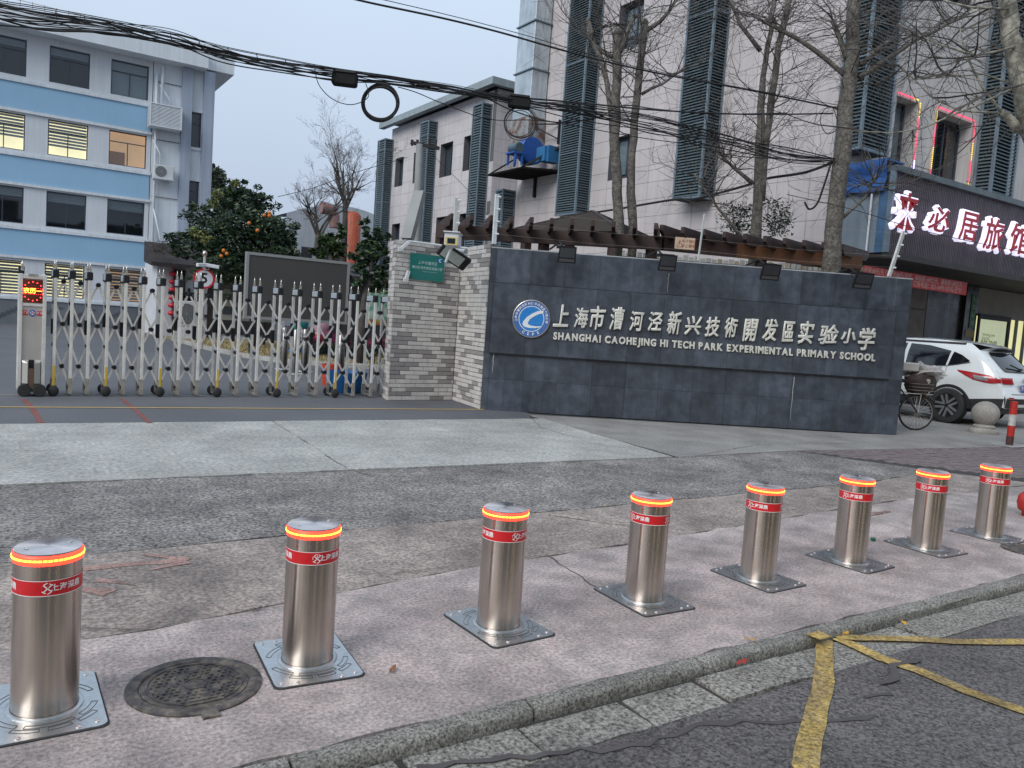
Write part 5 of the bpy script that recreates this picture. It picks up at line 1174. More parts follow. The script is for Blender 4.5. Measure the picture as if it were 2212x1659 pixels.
# gatehouse corner in traditional style
GH = 34.; a = yp(338, 548, GH); b = yp(560, 560, GH); t = thing('gatehouse', 'low white gatehouse with black eaves and dark lattice frames beside the school block', 'building', ((a.x + b.x) / 2, GH, 0))
m_wl = M('gatehouse_wall', (.56, .58, .62), .8, var=.06, vs=1); m_dk = M('gatehouse_timber', (.03, .022, .022), .6, var=.2, vs=3)
mb = MB(); mb.box((a.x + .05, GH, 0), (b.x + 1.2, GH + 3, a.z - .3)); part('wall', mb, m_wl, t, world=True)
mb = MB(); mb.add([(a.x - .3, GH - .8, a.z - .35), (b.x + 1.5, GH - .8, a.z - .35), (b.x + 1.5, GH + 1, a.z + .5), (a.x - .3, GH + 1, a.z + .5), (a.x - .3, GH - .8, a.z - .5), (b.x + 1.5, GH - .8, a.z - .5), (b.x + 1.5, GH + 1, a.z - .3), (a.x - .3, GH + 1, a.z - .3)], [(0, 1, 2, 3), (7, 6, 5, 4), (4, 5, 1, 0), (0, 3, 7, 4), (1, 5, 6, 2), (2, 6, 7, 3)]); part('roof', mb, m_dk, t, world=True)
wx0 = yp(383, 600, GH).x; wx1 = yp(450, 600, GH).x; wz1 = a.z - .55; zl = 1.3
for x in (wx0 - .15, wx1, wx1 + 2.4): mb = MB(); mb.box((x, GH - .12, 0), (x + .35, GH - .002, wz1)); part('post', mb, m_dk, t, world=True)
for p, q in (((wx0 + .3, wz1 - .9), (wx0 + 1.2, wz1 - .9)), ((wx0 + .3, wz1 - 1.15), (wx0 + .8, wz1 - 1.15)), ((wx0 + .3, wz1 - 1.4), (wx0 + .8, wz1 - 1.4)), ((wx0 + .45, wz1 - 1.6), (wx0 + .45, wz1 - .7)), ((wx0 + .75, wz1 - 1.6), (wx0 + .75, wz1 - .7)), ((wx0 + 1.2, wz1 - 1.3), (wx0 + 1.2, wz1 - .7)), ((wx0 + .25, .4), (wx0 + .25, wz1)), ((wx0 + .25, .9), (wx1, .9)), ((wx0 + .25, 1.6), (wx1, 1.6))):
    mb = MB(); mb.bar((p[0], GH - .06, p[1]), (q[0], GH - .06, q[1]), .08); part('lattice_bar', mb, m_dk, t, world=True)
mb = MB(); mb.box((wx1 + .36, GH - .05, .2), (wx1 + 2.39, GH - .003, 2.0)); part('dark_opening', mb, m_int, t, world=True, kind='stuff')
ln = yp(374, 580, GH - .3); t = thing('lantern_string', 'string of small red lanterns hanging down the gatehouse post', 'lanterns', ln)
for i in range(7):
    mb = MB(); mb.lathe([(.03, .0), (.13, .04), (.15, .1), (.13, .16), (.03, .2)], 14, X=Matrix.Translation((0, 0, -.0 - i * .31))); part('lantern', mb, m_sred, t, 50)
mb = MB(); mb.tube([(0, 0, .3), (0, 0, -2.0)], .01, 4); part('cord', mb, m_black, t)
# notice board of photographs
NB = 29.; a = yp(463, 602, NB); b = yp(590, 620, NB); c = yp(470, 690, NB)
t = thing('notice_board', 'pale display board of small photographs behind the speed sign', 'board', ((a.x + b.x) / 2, NB, 0))
mb = MB(); W_ = b.x - a.x; hh_ = a.z - c.z; poly = [(0, 0), (W_, 0), (W_, hh_ * .7)] + [(W_ - .5 + .5 * cos(rad(q)), hh_ * .7 + hh_ * .3 * sin(rad(q))) for q in (20, 45, 70, 90)] + [(0, hh_)]
mb.prism(poly, .06, frame_m((a.x, NB, c.z), (1, 0, 0), (0, 0, 1))); part('panel', mb, M('board_pale', (.36, .38, .34), .6, var=.08), t, world=True)
for i in range(5):
    for j in range(3):
        x = a.x + .3 + i * W_ / 5.3; z = c.z + .2 + j * hh_ / 3.2; mb = MB(); mb.box((x, NB - .075, z), (x + .42, NB - .061, z + .28)); part('photo', mb, M('photo_%d' % ((i + j) % 3), ((.06, .08, .09), (.12, .14, .10), (.16, .15, .14))[(i + j) % 3], .5, var=.4, vs=14), t, world=True)
for x in (a.x + .2, b.x - .3): mb = MB(); mb.box((x, NB - .05, 0), (x + .1, NB + .05, c.z)); part('leg', mb, m_dk, t, world=True)
# painted poster board by the pillar
a = yp(800, 632, 17.); b = yp(838, 692, 17.); t = thing('poster_board', 'colourful painted poster board beside the brick pillar behind the gate', 'board', (a.x, 17, 0))
mb = MB(); mb.box((a.x, 17, b.z), (a.x + 1.5, 17.05, a.z)); part('panel', mb, M('poster_paint', (.45, .50, .42), .5, var=.15, vs=2, col2=(.10, .30, .22)), t, world=True)
mb = MB(); mb.box((a.x, 16.99, b.z - .12), (a.x + 1.5, 17.04, b.z - .001)); part('strip', mb, M('poster_strip', (.45, .12, .04), .5, var=.3, vs=5, col2=(.4, .35, .05)), t, world=True)
mb = MB(); mb.box((a.x + .1, 17.0, 0), (a.x + .2, 17.05, b.z - .13)); mb.box((a.x + 1.2, 17.0, 0), (a.x + 1.3, 17.05, b.z - .13)); part('stand', mb, m_dk, t, world=True)
# dark shed and fence panels behind the figures
t = thing('dark_shed', 'low dark timber shed behind the poster board', 'shed', (12, 26.5, 0)); a = yp(765, 590, 26.5)
mb = MB(); mb.box((a.x, 26.5, 0), (a.x + 9, 28.5, 2.9)); part('wall', mb, M('shed_dark', (.035, .032, .036), .8, var=.2, vs=2), t, world=True)
mb = MB(); mb.add([(a.x - .3, 25.9, 2.7), (a.x + 9, 25.9, 2.7), (a.x + 9, 28.8, 3.3), (a.x - .3, 28.8, 3.3), (a.x - .3, 25.9, 2.6), (a.x + 9, 25.9, 2.6)], [(0, 1, 2, 3), (4, 5, 1, 0)]); part('roof', mb, m_dk, t, world=True)
# play figures
def blob(mb, c, r, n=18, sq=(1, 1, 1)):
    prof = [(max(.0008, r * sin(pi * i / 12)), -r * cos(pi * i / 12)) for i in range(13)]
    mb.lathe(prof, n, X=Matrix.Translation(c) @ Matrix.Diagonal((*sq, 1)))
fg = gp(700, 768)
m_teal = M('figure_teal', (.01, .30, .32), .35, var=.05); m_pink = M('figure_pink', (.60, .36, .47), .35, var=.05); m_pblue = M('figure_blue', (.02, .15, .45), .4, var=.05); m_fred = M('figure_red', (.45, .02, .02), .4, var=.05)
def figpos(x, y): return dp(x, y, (fg - CC).dot(CF))
p = figpos(648, 698); t = thing('play_figure', 'teal fibreglass play figure with a red cap behind the gate', 'statue', (p.x, p.y, 0))
mb = MB(); blob(mb, (0, 0, p.z), .27, sq=(1., .9, 1.1)); part('head', mb, m_teal, t, True)
mb = MB(); mb.lathe([(.28, 0), (.24, .12), (.13, .2), (.001, .23)], 18, X=Matrix.Translation((0, 0, p.z + .16))); part('cap', mb, m_fred, t, 50)
mb = MB(); mb.lathe([(.22, .1), (.27, .4), (.24, p.z - .3), (.15, p.z - .18)], 18); blob(mb, (.22, -.12, p.z - .35), .1); part('body', mb, M('figure_white', (.62, .62, .66), .4, var=.05), t, True)
mb = MB(); mb.box((-.4, -.35, 0), (.45, .35, .14), bev=.03); part('base', mb, m_pblue, t)
p = figpos(698, 702); t = thing('play_figure', 'pink fibreglass play figure with two round ears behind the gate', 'statue', (p.x, p.y, 0))
mb = MB(); blob(mb, (0, 0, p.z), .30, sq=(1.0, .9, 1.35)); blob(mb, (-.22, 0, p.z + .34), .13); blob(mb, (.1, 0, p.z + .38), .12); part('head', mb, m_pink, t, True)
mb = MB(); mb.lathe([(.08, .12), (.10, .45), (.22, .6), (.25, p.z - .25), (.15, p.z - .1)], 16); part('body', mb, m_pink, t, True)
mb = MB(); mb.box((-.45, -.35, 0), (.45, .35, .14), bev=.03); part('base', mb, m_pblue, t)
mb = MB(); blob(mb, (-.2, -.2, p.z - .42), .14); part('sash', mb, m_fred, t, True)
# plain steel bollards inside the gate
for i, (x, y, lab) in enumerate(((5.95, 18.85, 'tall polished steel bollard inside the gate, leftmost'), (5.81, 17.59, 'tall polished steel bollard inside the gate, before the teal figure'), (6.27, 18.3, 'tall polished steel bollard inside the gate, between the two figures'), (6.1, 15.6, 'tall polished steel bollard inside the gate, nearest the blue tub'))):
    t = thing('inner_bollard', lab, 'bollard', (x, y, 0), 0, 'polished bollards inside the gate'); mb = MB(); mb.lathe([(.085, 0), (.085, .98), (.07, 1.0), (.001, 1.0)], 24); part('body', mb, M('steel_dim', (.20, .19, .18), .25, metal=1, var=.1), t, 40)
    mb = MB(); mb.lathe([(.2, .0), (.2, .01), (.086, .012)], 24); part('flange', mb, m_alu, t)
# tub and bucket
p = gp(752, 852); t = thing('blue_tub', 'blue plastic tub lying behind the gate near the brick pillar', 'tub', (p.x + .1, p.y + .4, 0))
mb = MB(); mb.lathe([(.001, .02), (.28, .0), (.36, .2), (.40, .38), (.38, .38), (.33, .2), (.25, .05)], 24); part('body', mb, M('tub_blue', (.02, .14, .38), .4, var=.1), t, 50)
p = gp(733, 838); t = thing('red_bucket', 'red bucket behind the gate beside the blue tub', 'bucket', (p.x, p.y + .5, 0)); mb = MB(); mb.lathe([(.001, .0), (.15, .0), (.2, .42), (.18, .42), (.14, .05)], 20); part('body', mb, M('bucket_red', (.50, .05, .02), .4, var=.08), t, 50)
# ================================================================= vegetation
m_bark = M('bark_grey', (.105, .092, .08), .9, var=.35, vs=9, spk=.45, ss=30, bump=3, bs=22, grime=.3, col2=(.15, .14, .12)); m_twig = M('twig_grey', (.075, .066, .060), .85, var=.2, vs=5)
m_bark2 = M('bark_brown', (.065, .055, .05), .9, var=.3, vs=6, bump=2, bs=25); m_plane = M('bark_plane', (.15, .14, .115), .85, var=.35, vs=6, bump=2, bs=12, col2=(.30, .29, .24))
def twig(mb, p, d, L, r, R, lvl, up=.25, wild=.35, kids=3, sides=3):
    n = max(3, int(L / .16)); n = min(n, 8); pts = [V(p)]; d = V(d).normalized(); rr = [r]
    for i in range(n):
        d = (d + V((R.gauss(0, wild), R.gauss(0, wild), R.gauss(0, wild))) * .35 + V((0, 0, up * .3))).normalized(); pts.append(pts[-1] + d * (L / n)); rr.append(max(.0030, r * (1 - .75 * (i + 1) / n)))
    mb.tube(pts, rr, sides if lvl > 0 or r < .03 else 5, cap=False)
    if lvl > 0:
        for k in range(kids):
            i = R.randint(max(1, n // 3), n); q = pts[i]; t_ = (pts[i] - pts[i - 1]).normalized(); a = t_.orthogonal().normalized(); a.rotate(Matrix.Rotation(R.uniform(0, 2 * pi), 3, t_))
            twig(mb, q, t_ + a * R.uniform(.5, 1.1), L * R.uniform(.4, .7), rr[i] * .75, R, lvl - 1, up, wild, kids, sides)
def path(pts, dep): return [dp((x0_ + a / 1.62) * k_, b / 1.62 * k_, dep + (c if False else 0)) for x0_, a, b in pts]
def street_tree(label, stems, dep, seed, nt, lens=(.5, 1.6), fr=.35, mat=None, knobs=True, group='bare trees before the tall building', droop=.2):
    R = random.Random(seed); base = stems[0][0][0]
    t = thing('bare_tree', label, 'tree', V((base.x, base.y, 0)), 0, group)
    for k, (pts, rad_) in enumerate(stems):
        q = []; rr = []
        if k == 0: q.append(V((pts[0].x, pts[0].y, 0))); rr.append(rad_[0] * 1.15)
        m = len(pts)
        for i, p in enumerate(pts): q.append(p); rr.append(rad_[0] + (rad_[1] - rad_[0]) * i / max(1, m - 1))
        # refine with wobble
        Q = [q[0]]; RR = [rr[0]]
        for i in range(1, len(q)):
            n = max(2, int((q[i] - q[i - 1]).length / .3))
            for j in range(1, n + 1):
                f = j / n; Q.append(q[i - 1].lerp(q[i], f) + V((R.gauss(0, .012), R.gauss(0, .012), 0))); RR.append((rr[i - 1] + (rr[i] - rr[i - 1]) * f) * R.uniform(.95, 1.07))
        mb = MB(); mb.tube(Q, RR, 12)
        if knobs and k < 3: blob(mb, Q[-1], RR[-1] * 1.25, 10)
        part('trunk' if k == 0 else 'limb', mb, mat or m_bark, t, True, world=True)
    mb = MB()
    for _ in range(nt):
        k = R.randrange(len(stems)); pts, rad_ = stems[k]; m = len(pts) - 1
        f = fr + (1 - fr) * R.random() ** .6; f *= m; i = min(m - 1, int(f)); p = pts[i].lerp(pts[i + 1], f - i)
        a = R.uniform(0, 2 * pi); d = V((cos(a), sin(a), R.uniform(-.1, .9)))
        twig(mb, p, d, R.uniform(*lens), R.uniform(.009, .019), R, 2, droop, .45, 3)
    part('twigs', mb, m_twig, t, world=True, kind='stuff')
    return t
P3 = lambda dep, *pts: [dp((2048 + a / 1.62) * k_, b / 1.62 * k_, dep + (c[0] if c else 0)) for a, b, *c in pts]
P4 = lambda dep, *pts: [dp((3072 + a / 1.62) * k_, b / 1.62 * k_, dep + (c[0] if c else 0)) for a, b, *c in pts]
street_tree('bare pollarded tree with two cut stems, leftmost before the tall building', [
    (P3(16, (690, 1540), (682, 1150), (664, 900), (668, 640), (680, 400), (676, 215)), (.105, .085)),
    (P3(16, (650, 900), (635, 640), (590, 430), (535, 300), (495, 130)), (.06, .04)),
    (P3(16, (690, 350), (730, 250), (795, 105)), (.06, .04)), (P3(16, (660, 370), (590, 340), (480, 230)), (.045, .02))], 16, 3, 44)
street_tree('bare slender tree leaning beside the two stemmed pollard', [
    (P3(16.2, (785, 1540), (765, 1250), (780, 1000), (800, 700), (832, 480), (858, 150)), (.092, .072)),
    (P3(16.2, (870, 200), (960, 140), (1070, 0)), (.05, .03)), (P3(16.2, (840, 610), (980, 540), (1110, 450)), (.035, .015))], 16.2, 4, 34)
street_tree('bare double stemmed tree behind the middle of the sign wall', [
    (P3(16.6, (1580, 1570), (1590, 1300), (1600, 1000), (1612, 700), (1630, 500), (1700, 0)), (.12, .045)),
    (P3(16.6, (1615, 1300), (1640, 1000), (1690, 600), (1750, 200), (1800, -50)), (.08, .06)),
    (P3(16.6, (1560, 1190), (1440, 1090), (1330, 980)), (.05, .02)), (P3(16.4, (1500, 1560), (1340, 1350), (1180, 1130)), (.045, .012)), (P3(16.6, (1610, 330), (1480, 160), (1420, 0)), (.05, .03))], 16.6, 8, 95, lens=(.5, 1.9))
street_tree('thick bare tree trunk with spreading limbs by the blue tarpaulin', [
    (P4(15, (420, 1610), (440, 1300), (480, 1000), (505, 700), (535, 480), (552, 250), (560, -60)), (.165, .12)),
    (P4(15, (530, 520), (400, 400), (200, 250), (0, 150), (-60, 120)), (.05, .03)), (P4(15, (590, 500), (720, 420), (960, 260), (1180, 150), (1300, 90)), (.05, .02)),
    (P4(15, (520, 400), (470, 250), (420, 130)), (.05, .045)), (P4(15, (600, 420), (700, 330), (780, 270)), (.05, .04)), (P4(15, (440, 1450), (620, 1280), (710, 1120)), (.035, .01))], 15, 12, 120, lens=(.5, 1.9), droop=-.05)
street_tree('pale knobbly plane tree limbs reaching in from the top right corner', [
    (P4(9.5, (2250, 1700), (2000, 1300), (1760, 950), (1665, 700), (1640, 480), (1600, 300), (1570, 150), (1535, -60)), (.14, .09)),
    (P4(9.5, (1620, 850), (1560, 760), (1510, 730)), (.06, .045)), (P4(9.5, (1510, 730), (1400, 600), (1300, 400), (1240, 180)), (.018, .008)),
    (P4(9.5, (1510, 735), (1250, 720), (1050, 620), (850, 420)), (.014, .006)), (P4(9.3, (1660, 540), (1350, 680), (1000, 830), (800, 865), (560, 850)), (.014, .005)), (P4(9.4, (1600, 300), (1350, 360), (1080, 280), (850, 150)), (.016, .006)), (P4(9.4, (1560, 60), (1300, 50), (1100, -10)), (.016, .008)), (P4(9.6, (1610, 560), (1400, 480), (1150, 500), (900, 520)), (.012, .004))],
    9.5, 21, 44, lens=(.5, 1.6), fr=.2, mat=m_plane, knobs=False, droop=-.25)
def park_tree(label, base, top, dep, spread, seed, n1=7, lv=4, tilt=0):
    R = random.Random(seed); b = dp(*base, dep); f = dp(*top, dep); t = thing('bare_tree', label, 'tree', (b.x, b.y, 0), 0, 'bare trees in the school yard')
    mb = MB(); pts = [V((b.x, b.y, 0)), b, b.lerp(f, .5) + V((R.gauss(0, .04), 0, 0)), f]; mb.tube(pts, [.17, .15, .12, .10], 8); part('trunk', mb, m_bark2, t, True, world=True)
    mb = MB(); d0 = (f - b).normalized()
    for k in range(n1):
        a = 2 * pi * k / n1 + R.uniform(-.3, .3); d = (d0 * R.uniform(.7, 1.5) + V((cos(a), sin(a), .1)) * .75).normalized()
        twig(mb, f - d0 * R.uniform(0, .4), d, spread * R.uniform(.8, 1.15), .07, R, lv, .28, .3, 4)
    part('branches', mb, m_bark2, t, world=True, kind='stuff')
park_tree('tall bare tree with upswept branches left of the tiled building', (742, 545), (746, 440), 32, 2.1, 31, 7, 4)
park_tree('smaller bare tree in front of the white shed', (690, 560), (688, 503), 30, 1.55, 35, 6, 4)
def leaves(mb, c, r, n, size, R, flat=1.):
    for _ in range(n):
        while True:
            q = V((R.uniform(-1, 1), R.uniform(-1, 1), R.uniform(-1, 1)))
            if .25 < q.length < 1: break
        p = V(c) + V((q.x * r[0], q.y * r[1], q.z * r[2])); u = V((R.gauss(0, 1), R.gauss(0, 1), R.gauss(0, .6))).normalized(); v = u.orthogonal().normalized(); v.rotate(Matrix.Rotation(R.uniform(0, 6.3), 3, u)); s = size * R.uniform(.6, 1.3)
        mb.add([p - u * s, p + v * s * .35, p + u * s, p - v * s * .35], [(0, 1, 2, 3)], 0 if R.random() < .72 else 1)
m_lf1 = M('leaf_dark', (.014, .034, .018), .45, var=.35, vs=3); m_lf2 = M('leaf_mid', (.055, .095, .032), .45, var=.35, vs=3); m_lf3 = M('leaf_yellow', (.16, .17, .04), .5, var=.3, vs=3)
def bush(name, label, cat, base, dep, cl, n, size, seed, mats=None, trunk=None, group=None, tw=0):
    R = random.Random(seed); b = dp(*base, dep); t = thing(name, label, cat, (b.x, b.y, 0), 0, group); mb = MB(); pxm = dep / FPX
    tot = sum(c[2] * c[3] for c in cl)
    for x, y, rx, rz, *dd in cl:
        for _ in range(max(1, int(n * rx * rz / tot / 30))):
            q = V((R.gauss(0, .5), R.gauss(0, .5), R.gauss(0, .5))); 
            if q.length > 1: q.normalize()
            c = dp(x, y, dep + (dd[0] if dd else 0)) + V((q.x * rx * pxm, q.y * rx * pxm, q.z * rz * pxm)); leaves(mb, c, (rx * pxm * .30, rx * pxm * .30, rz * pxm * .24), 30, size, R)
    part('foliage', mb, mats or [m_lf1, m_lf2], t, world=True, kind='stuff')
    if trunk:
        for k, pts in enumerate(trunk): mb = MB(); q = [dp(*p, dep) for p in pts]; q = ([V((q[0].x, q[0].y, 0))] if k == 0 else []) + q; mb.tube(q, [(.14 if k == 0 else .06) * (1 - .5 * i / len(q)) for i in range(len(q))], 7); part('trunk' if k == 0 else 'limb', mb, m_bark2, t, True, world=True)
    return t
ot = bush('orange_tree', 'dense dark green orange tree with a few ripe fruits behind the gate', 'tree', (520, 690), 26.5,
     [(440, 470, 42, 30), (500, 430, 45, 36), (560, 460, 48, 40), (600, 505, 42, 40), (440, 530, 58, 34), (520, 510, 70, 50), (590, 550, 50, 32), (400, 520, 36, 24), (555, 430, 30, 26), (465, 600, 60, 18), (530, 500, 90, 60), (500, 570, 80, 34), (470, 600, 40, 20), (560, 590, 55, 26), (395, 545, 26, 16), (505, 400, 24, 22), (620, 540, 25, 32), (535, 620, 30, 24)], 21000, .085, 2,
     trunk=[[(548, 690), (540, 640), (535, 600)], [(538, 620), (500, 560), (470, 520)], [(536, 610), (570, 550), (585, 500)], [(536, 600), (530, 520), (515, 460)]])
for x, y in ((483, 541), (478, 553), (571, 465), (582, 460), (582, 466), (538, 482), (490, 548), (556, 498)):
    p = dp(x, y, 24.7); mb = MB(); blob(mb, p, .058, 12); part('orange', mb, M('orange_fruit', (.55, .17, .02), .5, var=.05), ot, True, world=True)
R5 = random.Random(77); mb = MB()
for x, y, r in ((440, 512, 16), (420, 500, 12), (460, 440, 10), (510, 395, 9), (470, 420, 14)): leaves(mb, dp(x, y, 24.9), (r * .014,) * 3, 60, .08, R5)
part('yellow_leaves', mb, [m_lf3, m_lf2], ot, world=True, kind='stuff')
bush('conifer', 'olive green tree top showing past the white end of the school block', 'tree', (465, 420), 60, [(468, 400, 20, 38), (480, 430, 28, 30), (460, 370, 9, 14)], 5000, .16, 6, mats=[M('leaf_olive', (.05, .062, .035), .6, var=.3, vs=2), m_lf1])
bush('loquat_bush', 'loose leafy shrub left of the orange flue above the LED board', 'shrub', (712, 600), 27, [(700, 520, 16, 18), (725, 530, 20, 24), (690, 548, 16, 12), (735, 500, 12, 12)], 1500, .15, 8, mats=[m_lf2, m_lf1], trunk=[[(715, 600), (715, 540)]], group='loquat shrubs')
bush('loquat_bush', 'leafy shrub with long leaves beside the louvred column above the gate end', 'shrub', (790, 690), 22, [(800, 510, 22, 22), (780, 545, 24, 22), (812, 560, 30, 26), (775, 580, 22, 22), (825, 530, 18, 30), (800, 600, 32, 26), (820, 620, 24, 26), (770, 560, 14, 14), (785, 480, 10, 12)], 2300, .12, 9, mats=[m_lf1, m_lf2], trunk=[[(783, 690), (790, 640), (800, 600)], [(795, 620), (805, 560), (800, 520)]], group='loquat shrubs')
# nest-like dry creeper on the gatehouse eave
mb = MB(); R6 = random.Random(9)
for _ in range(90): p = yp(R6.uniform(330, 375), R6.uniform(520, 548), 33.2); twig(mb, p, (R6.gauss(0, 1), R6.gauss(0, 1), R6.gauss(0, .5)), .5, .012, R6, 0, 0, 1.)
solo('dry_creeper', mb, m_twig, 'tangle of dry creeper stems on the gatehouse roof edge', 'plant', kind='stuff')
# flower bed
mb = MB(); mf = MB(); R7 = random.Random(12)
for _ in range(260):
    x = R7.uniform(8.0, 14.0); y = 24.2 + R7.uniform(-.5, .5) 
    leaves(mb, (x, y, .28), (.2, .2, .22), 12, .07, R7)
    if R7.random() < .7: leaves(mf, (x, y - .1, R7.uniform(.4, .8)), (.12, .12, .12), 9, .05, R7)
t = thing('flower_bed', 'bed of pink red flowers under the LED board', 'flower bed', (11, 24.2, 0)); part('foliage', mb, [m_lf1, m_lf2], t, world=True, kind='stuff'); part('flowers', mf, [M('flower_pink', (.50, .02, .10), .6, var=.3, vs=9), M('flower_violet', (.06, .03, .2), .6, var=.3)], t, world=True, kind='stuff')
# small creeper shrubs before the tall building
for x, y, rx, rz, lab, sd in ((1590, 470, 34, 30, 'thin leafed creeper on the tiled wall left of the double stemmed tree', 14), (1680, 470, 26, 34, 'thin leafed creeper on the tiled wall right of the double stemmed tree', 15)):
    R = random.Random(sd); b = dp(x, y, 17.2); t = thing('creeper', lab, 'plant', (b.x, b.y, 0), 0, 'creepers on the tiled wall'); mb = MB(); ml = MB()
    for _ in range(14):
        p = dp(x + R.uniform(-rx, rx) * .5, y + rz, 17.2); twig(mb, p, (R.gauss(0, .5), R.gauss(0, .3), 1), rz * .017, .008, R, 1, .2, .5, 3)
        for __ in range(5): leaves(ml, dp(x + R.uniform(-rx, rx), y + R.uniform(-rz, rz), 17.1), (.15, .15, .15), 7, .045, R)
    part('stems', mb, m_twig, t, world=True, kind='stuff'); part('foliage', ml, [m_lf1, m_lf1], t, world=True, kind='stuff')
# ================================================================= pergola, pavilion, board fence
m_pg = M('pergola_timber', (.048, .024, .020), .6, var=.2, vs=4, streak=.2, rnd=.1); m_pg2 = M('pergola_timber_orange', (.12, .05, .024), .55, var=.25, vs=3, streak=.2)
pgz = 3.05
def zz3(x, y, dep): return dp((1700 + x / 1.2289) * k_, (850 + y / 1.2289) * k_, dep)
Pa, Pb, Pc = zz3(60, 92, 16.0), zz3(1165, 152, 15.2), zz3(2140, 248, 16.4)
pg = thing('pergola', 'dark brown timber pergola running behind the top of the sign wall', 'pergola', (Pb.x, Pb.y, 0))
for a, b, m_ in ((Pa, Pb, m_pg), (Pb + V((.02, 0, 0)), Pb.lerp(Pc, .35), m_pg), (Pb.lerp(Pc, .352), Pc, m_pg2)): mb = MB(); mb.bar(a, b, .12, .26); part('beam', mb, m_, pg, world=True)
d1 = (Pb - Pa).normalized(); d2 = (Pc - Pb).normalized(); vn = V((d1.y, -d1.x, 0)).normalized()
def rafter(c, d, L):
    d = V(d).normalized(); X = frame_m(c, d, (0, 0, 1)); mb = MB(); poly = [(-L / 2, .0), (-L / 2 + .12, -.10), (L / 2 - .12, -.10), (L / 2, 0), (L / 2, .11), (-L / 2, .11)]
    mb.prism(poly, .07, X); part('rafter', mb, m_pg, pg, world=True)
for i in range(11):
    c = Pa.lerp(Pb, (i + .35) / 10.7) + V((0, 0, .17)); v = (c - CC); v.z = 0; v.normalize(); d = (v * 1 + V((d1.x, d1.y, 0)) * (-.16 + .02 * i)); rafter(c, d, 1.5)
for i in range(10):
    c = Pb.lerp(Pc, (i + .55) / 10) + V((0, 0, .19)); v = (c - CC); v.z = 0; v.normalize(); rafter(c + v * .1, v * .8 + V((CR.x, CR.y, 0)) * .42, 1.35)
for f in (.03, .5, .97): c = Pa.lerp(Pb, f); mb = MB(); mb.box((c.x - .08, c.y + .0, 0), (c.x + .08, c.y + .16, c.z - .12)); part('post', mb, m_pg, pg, world=True)
for f in (.5, .98): c = Pb.lerp(Pc, f); mb = MB(); mb.box((c.x - .08, c.y + .0, 0), (c.x + .08, c.y + .16, c.z - .12)); part('post', mb, m_pg, pg, world=True)
ws = zz3(1277, 152, 15.0); t = thing('warning_sign', 'small cream warning sign with a triangle fixed to the pergola beam', 'sign', ws, wa)
mb = MB(); mb.box((-.19, -.01, -.11), (.19, .01, .11)); part('panel', mb, M('sign_cream', (.62, .46, .34), .5, var=.05), t); X = frame_m((0, -.0125, 0), (1, 0, 0), (0, 0, 1)); m_or = M('sign_brown', (.25, .07, .03), .5, var=0)
mb = MB()
for a, b in (((-.16, -.07), (-.04, -.07)), ((-.04, -.07), (-.10, .06)), ((-.10, .06), (-.16, -.07)), ((-.10, -.03), (-.10, .02))): mb.bar(X @ V((*a, 0)), X @ V((*b, 0)), .012, .003)
part('triangle', mb, m_or, t, kind='stuff')
text('lettering', '电子围栏', .07, m_or, t, X @ Matrix.Translation((.07, .035, 0))); text('lettering', '禁止攀登', .07, m_or, t, X @ Matrix.Translation((.07, -.05, 0)))
ap, el1, er1 = zz3(822, 8, 18.5), zz3(430, 102, 18.5), zz3(1165, 128, 18.5)
pv_ = thing('pavilion', 'garden pavilion with a dark brown ribbed pyramid roof behind the pergola', 'pavilion', (ap.x, ap.y, 0)); m_rf = M('pavilion_roof', (.045, .035, .032), .65, var=.2, vs=5, rnd=.1)
hw = (er1 - el1).length * .40; zb_ = (el1.z + er1.z) / 2 - .05; cx_, cy_ = ap.x, ap.y; cs = [(cx_ + hw * 1.3 * cos(q), cy_ + hw * 1.3 * sin(q), zb_) for q in [YAW + pi / 2 * k + .25 for k in range(4)]]
mb = MB(); mb.add(cs + [tuple(ap)], [(0, 1, 4), (1, 2, 4), (2, 3, 4), (3, 0, 4), (3, 2, 1, 0)]); part('roof', mb, m_rf, pv_, world=True)
mb = MB()
for k in range(4):
    a, b = V(cs[k]), V(cs[(k + 1) % 4]); 
    for i in range(13): f = i / 13.; mb.bar(a.lerp(ap, f) + V((0, 0, .03)), b.lerp(ap, f) + V((0, 0, .03)), .07, .07)
part('roof_battens', mb, m_rf, pv_, world=True, kind='stuff')
for c in cs: mb = MB(); mb.bar(V(c) + V((0, 0, .04)), ap + V((0, 0, .05)), .10, .08); part('hip_rib', mb, m_rf, pv_, world=True); mb = MB(); q = V(c).lerp(V((cx_, cy_, zb_)), .15); mb.box((q.x - .09, q.y - .09, 0), (q.x + .09, q.y + .09, zb_)); part('post', mb, m_pg, pv_, world=True)
mb = MB(); q = V((cx_, cy_, 0)); mb.box((cx_ - 1.6, cy_ - .2, 0), (cx_ + 1.8, cy_ + 1.5, 2.95)); part('inner_wall', mb, M('pavilion_wall', (.22, .19, .08), .8, var=.3, vs=1, col2=(.06, .05, .04)), pv_, world=True)
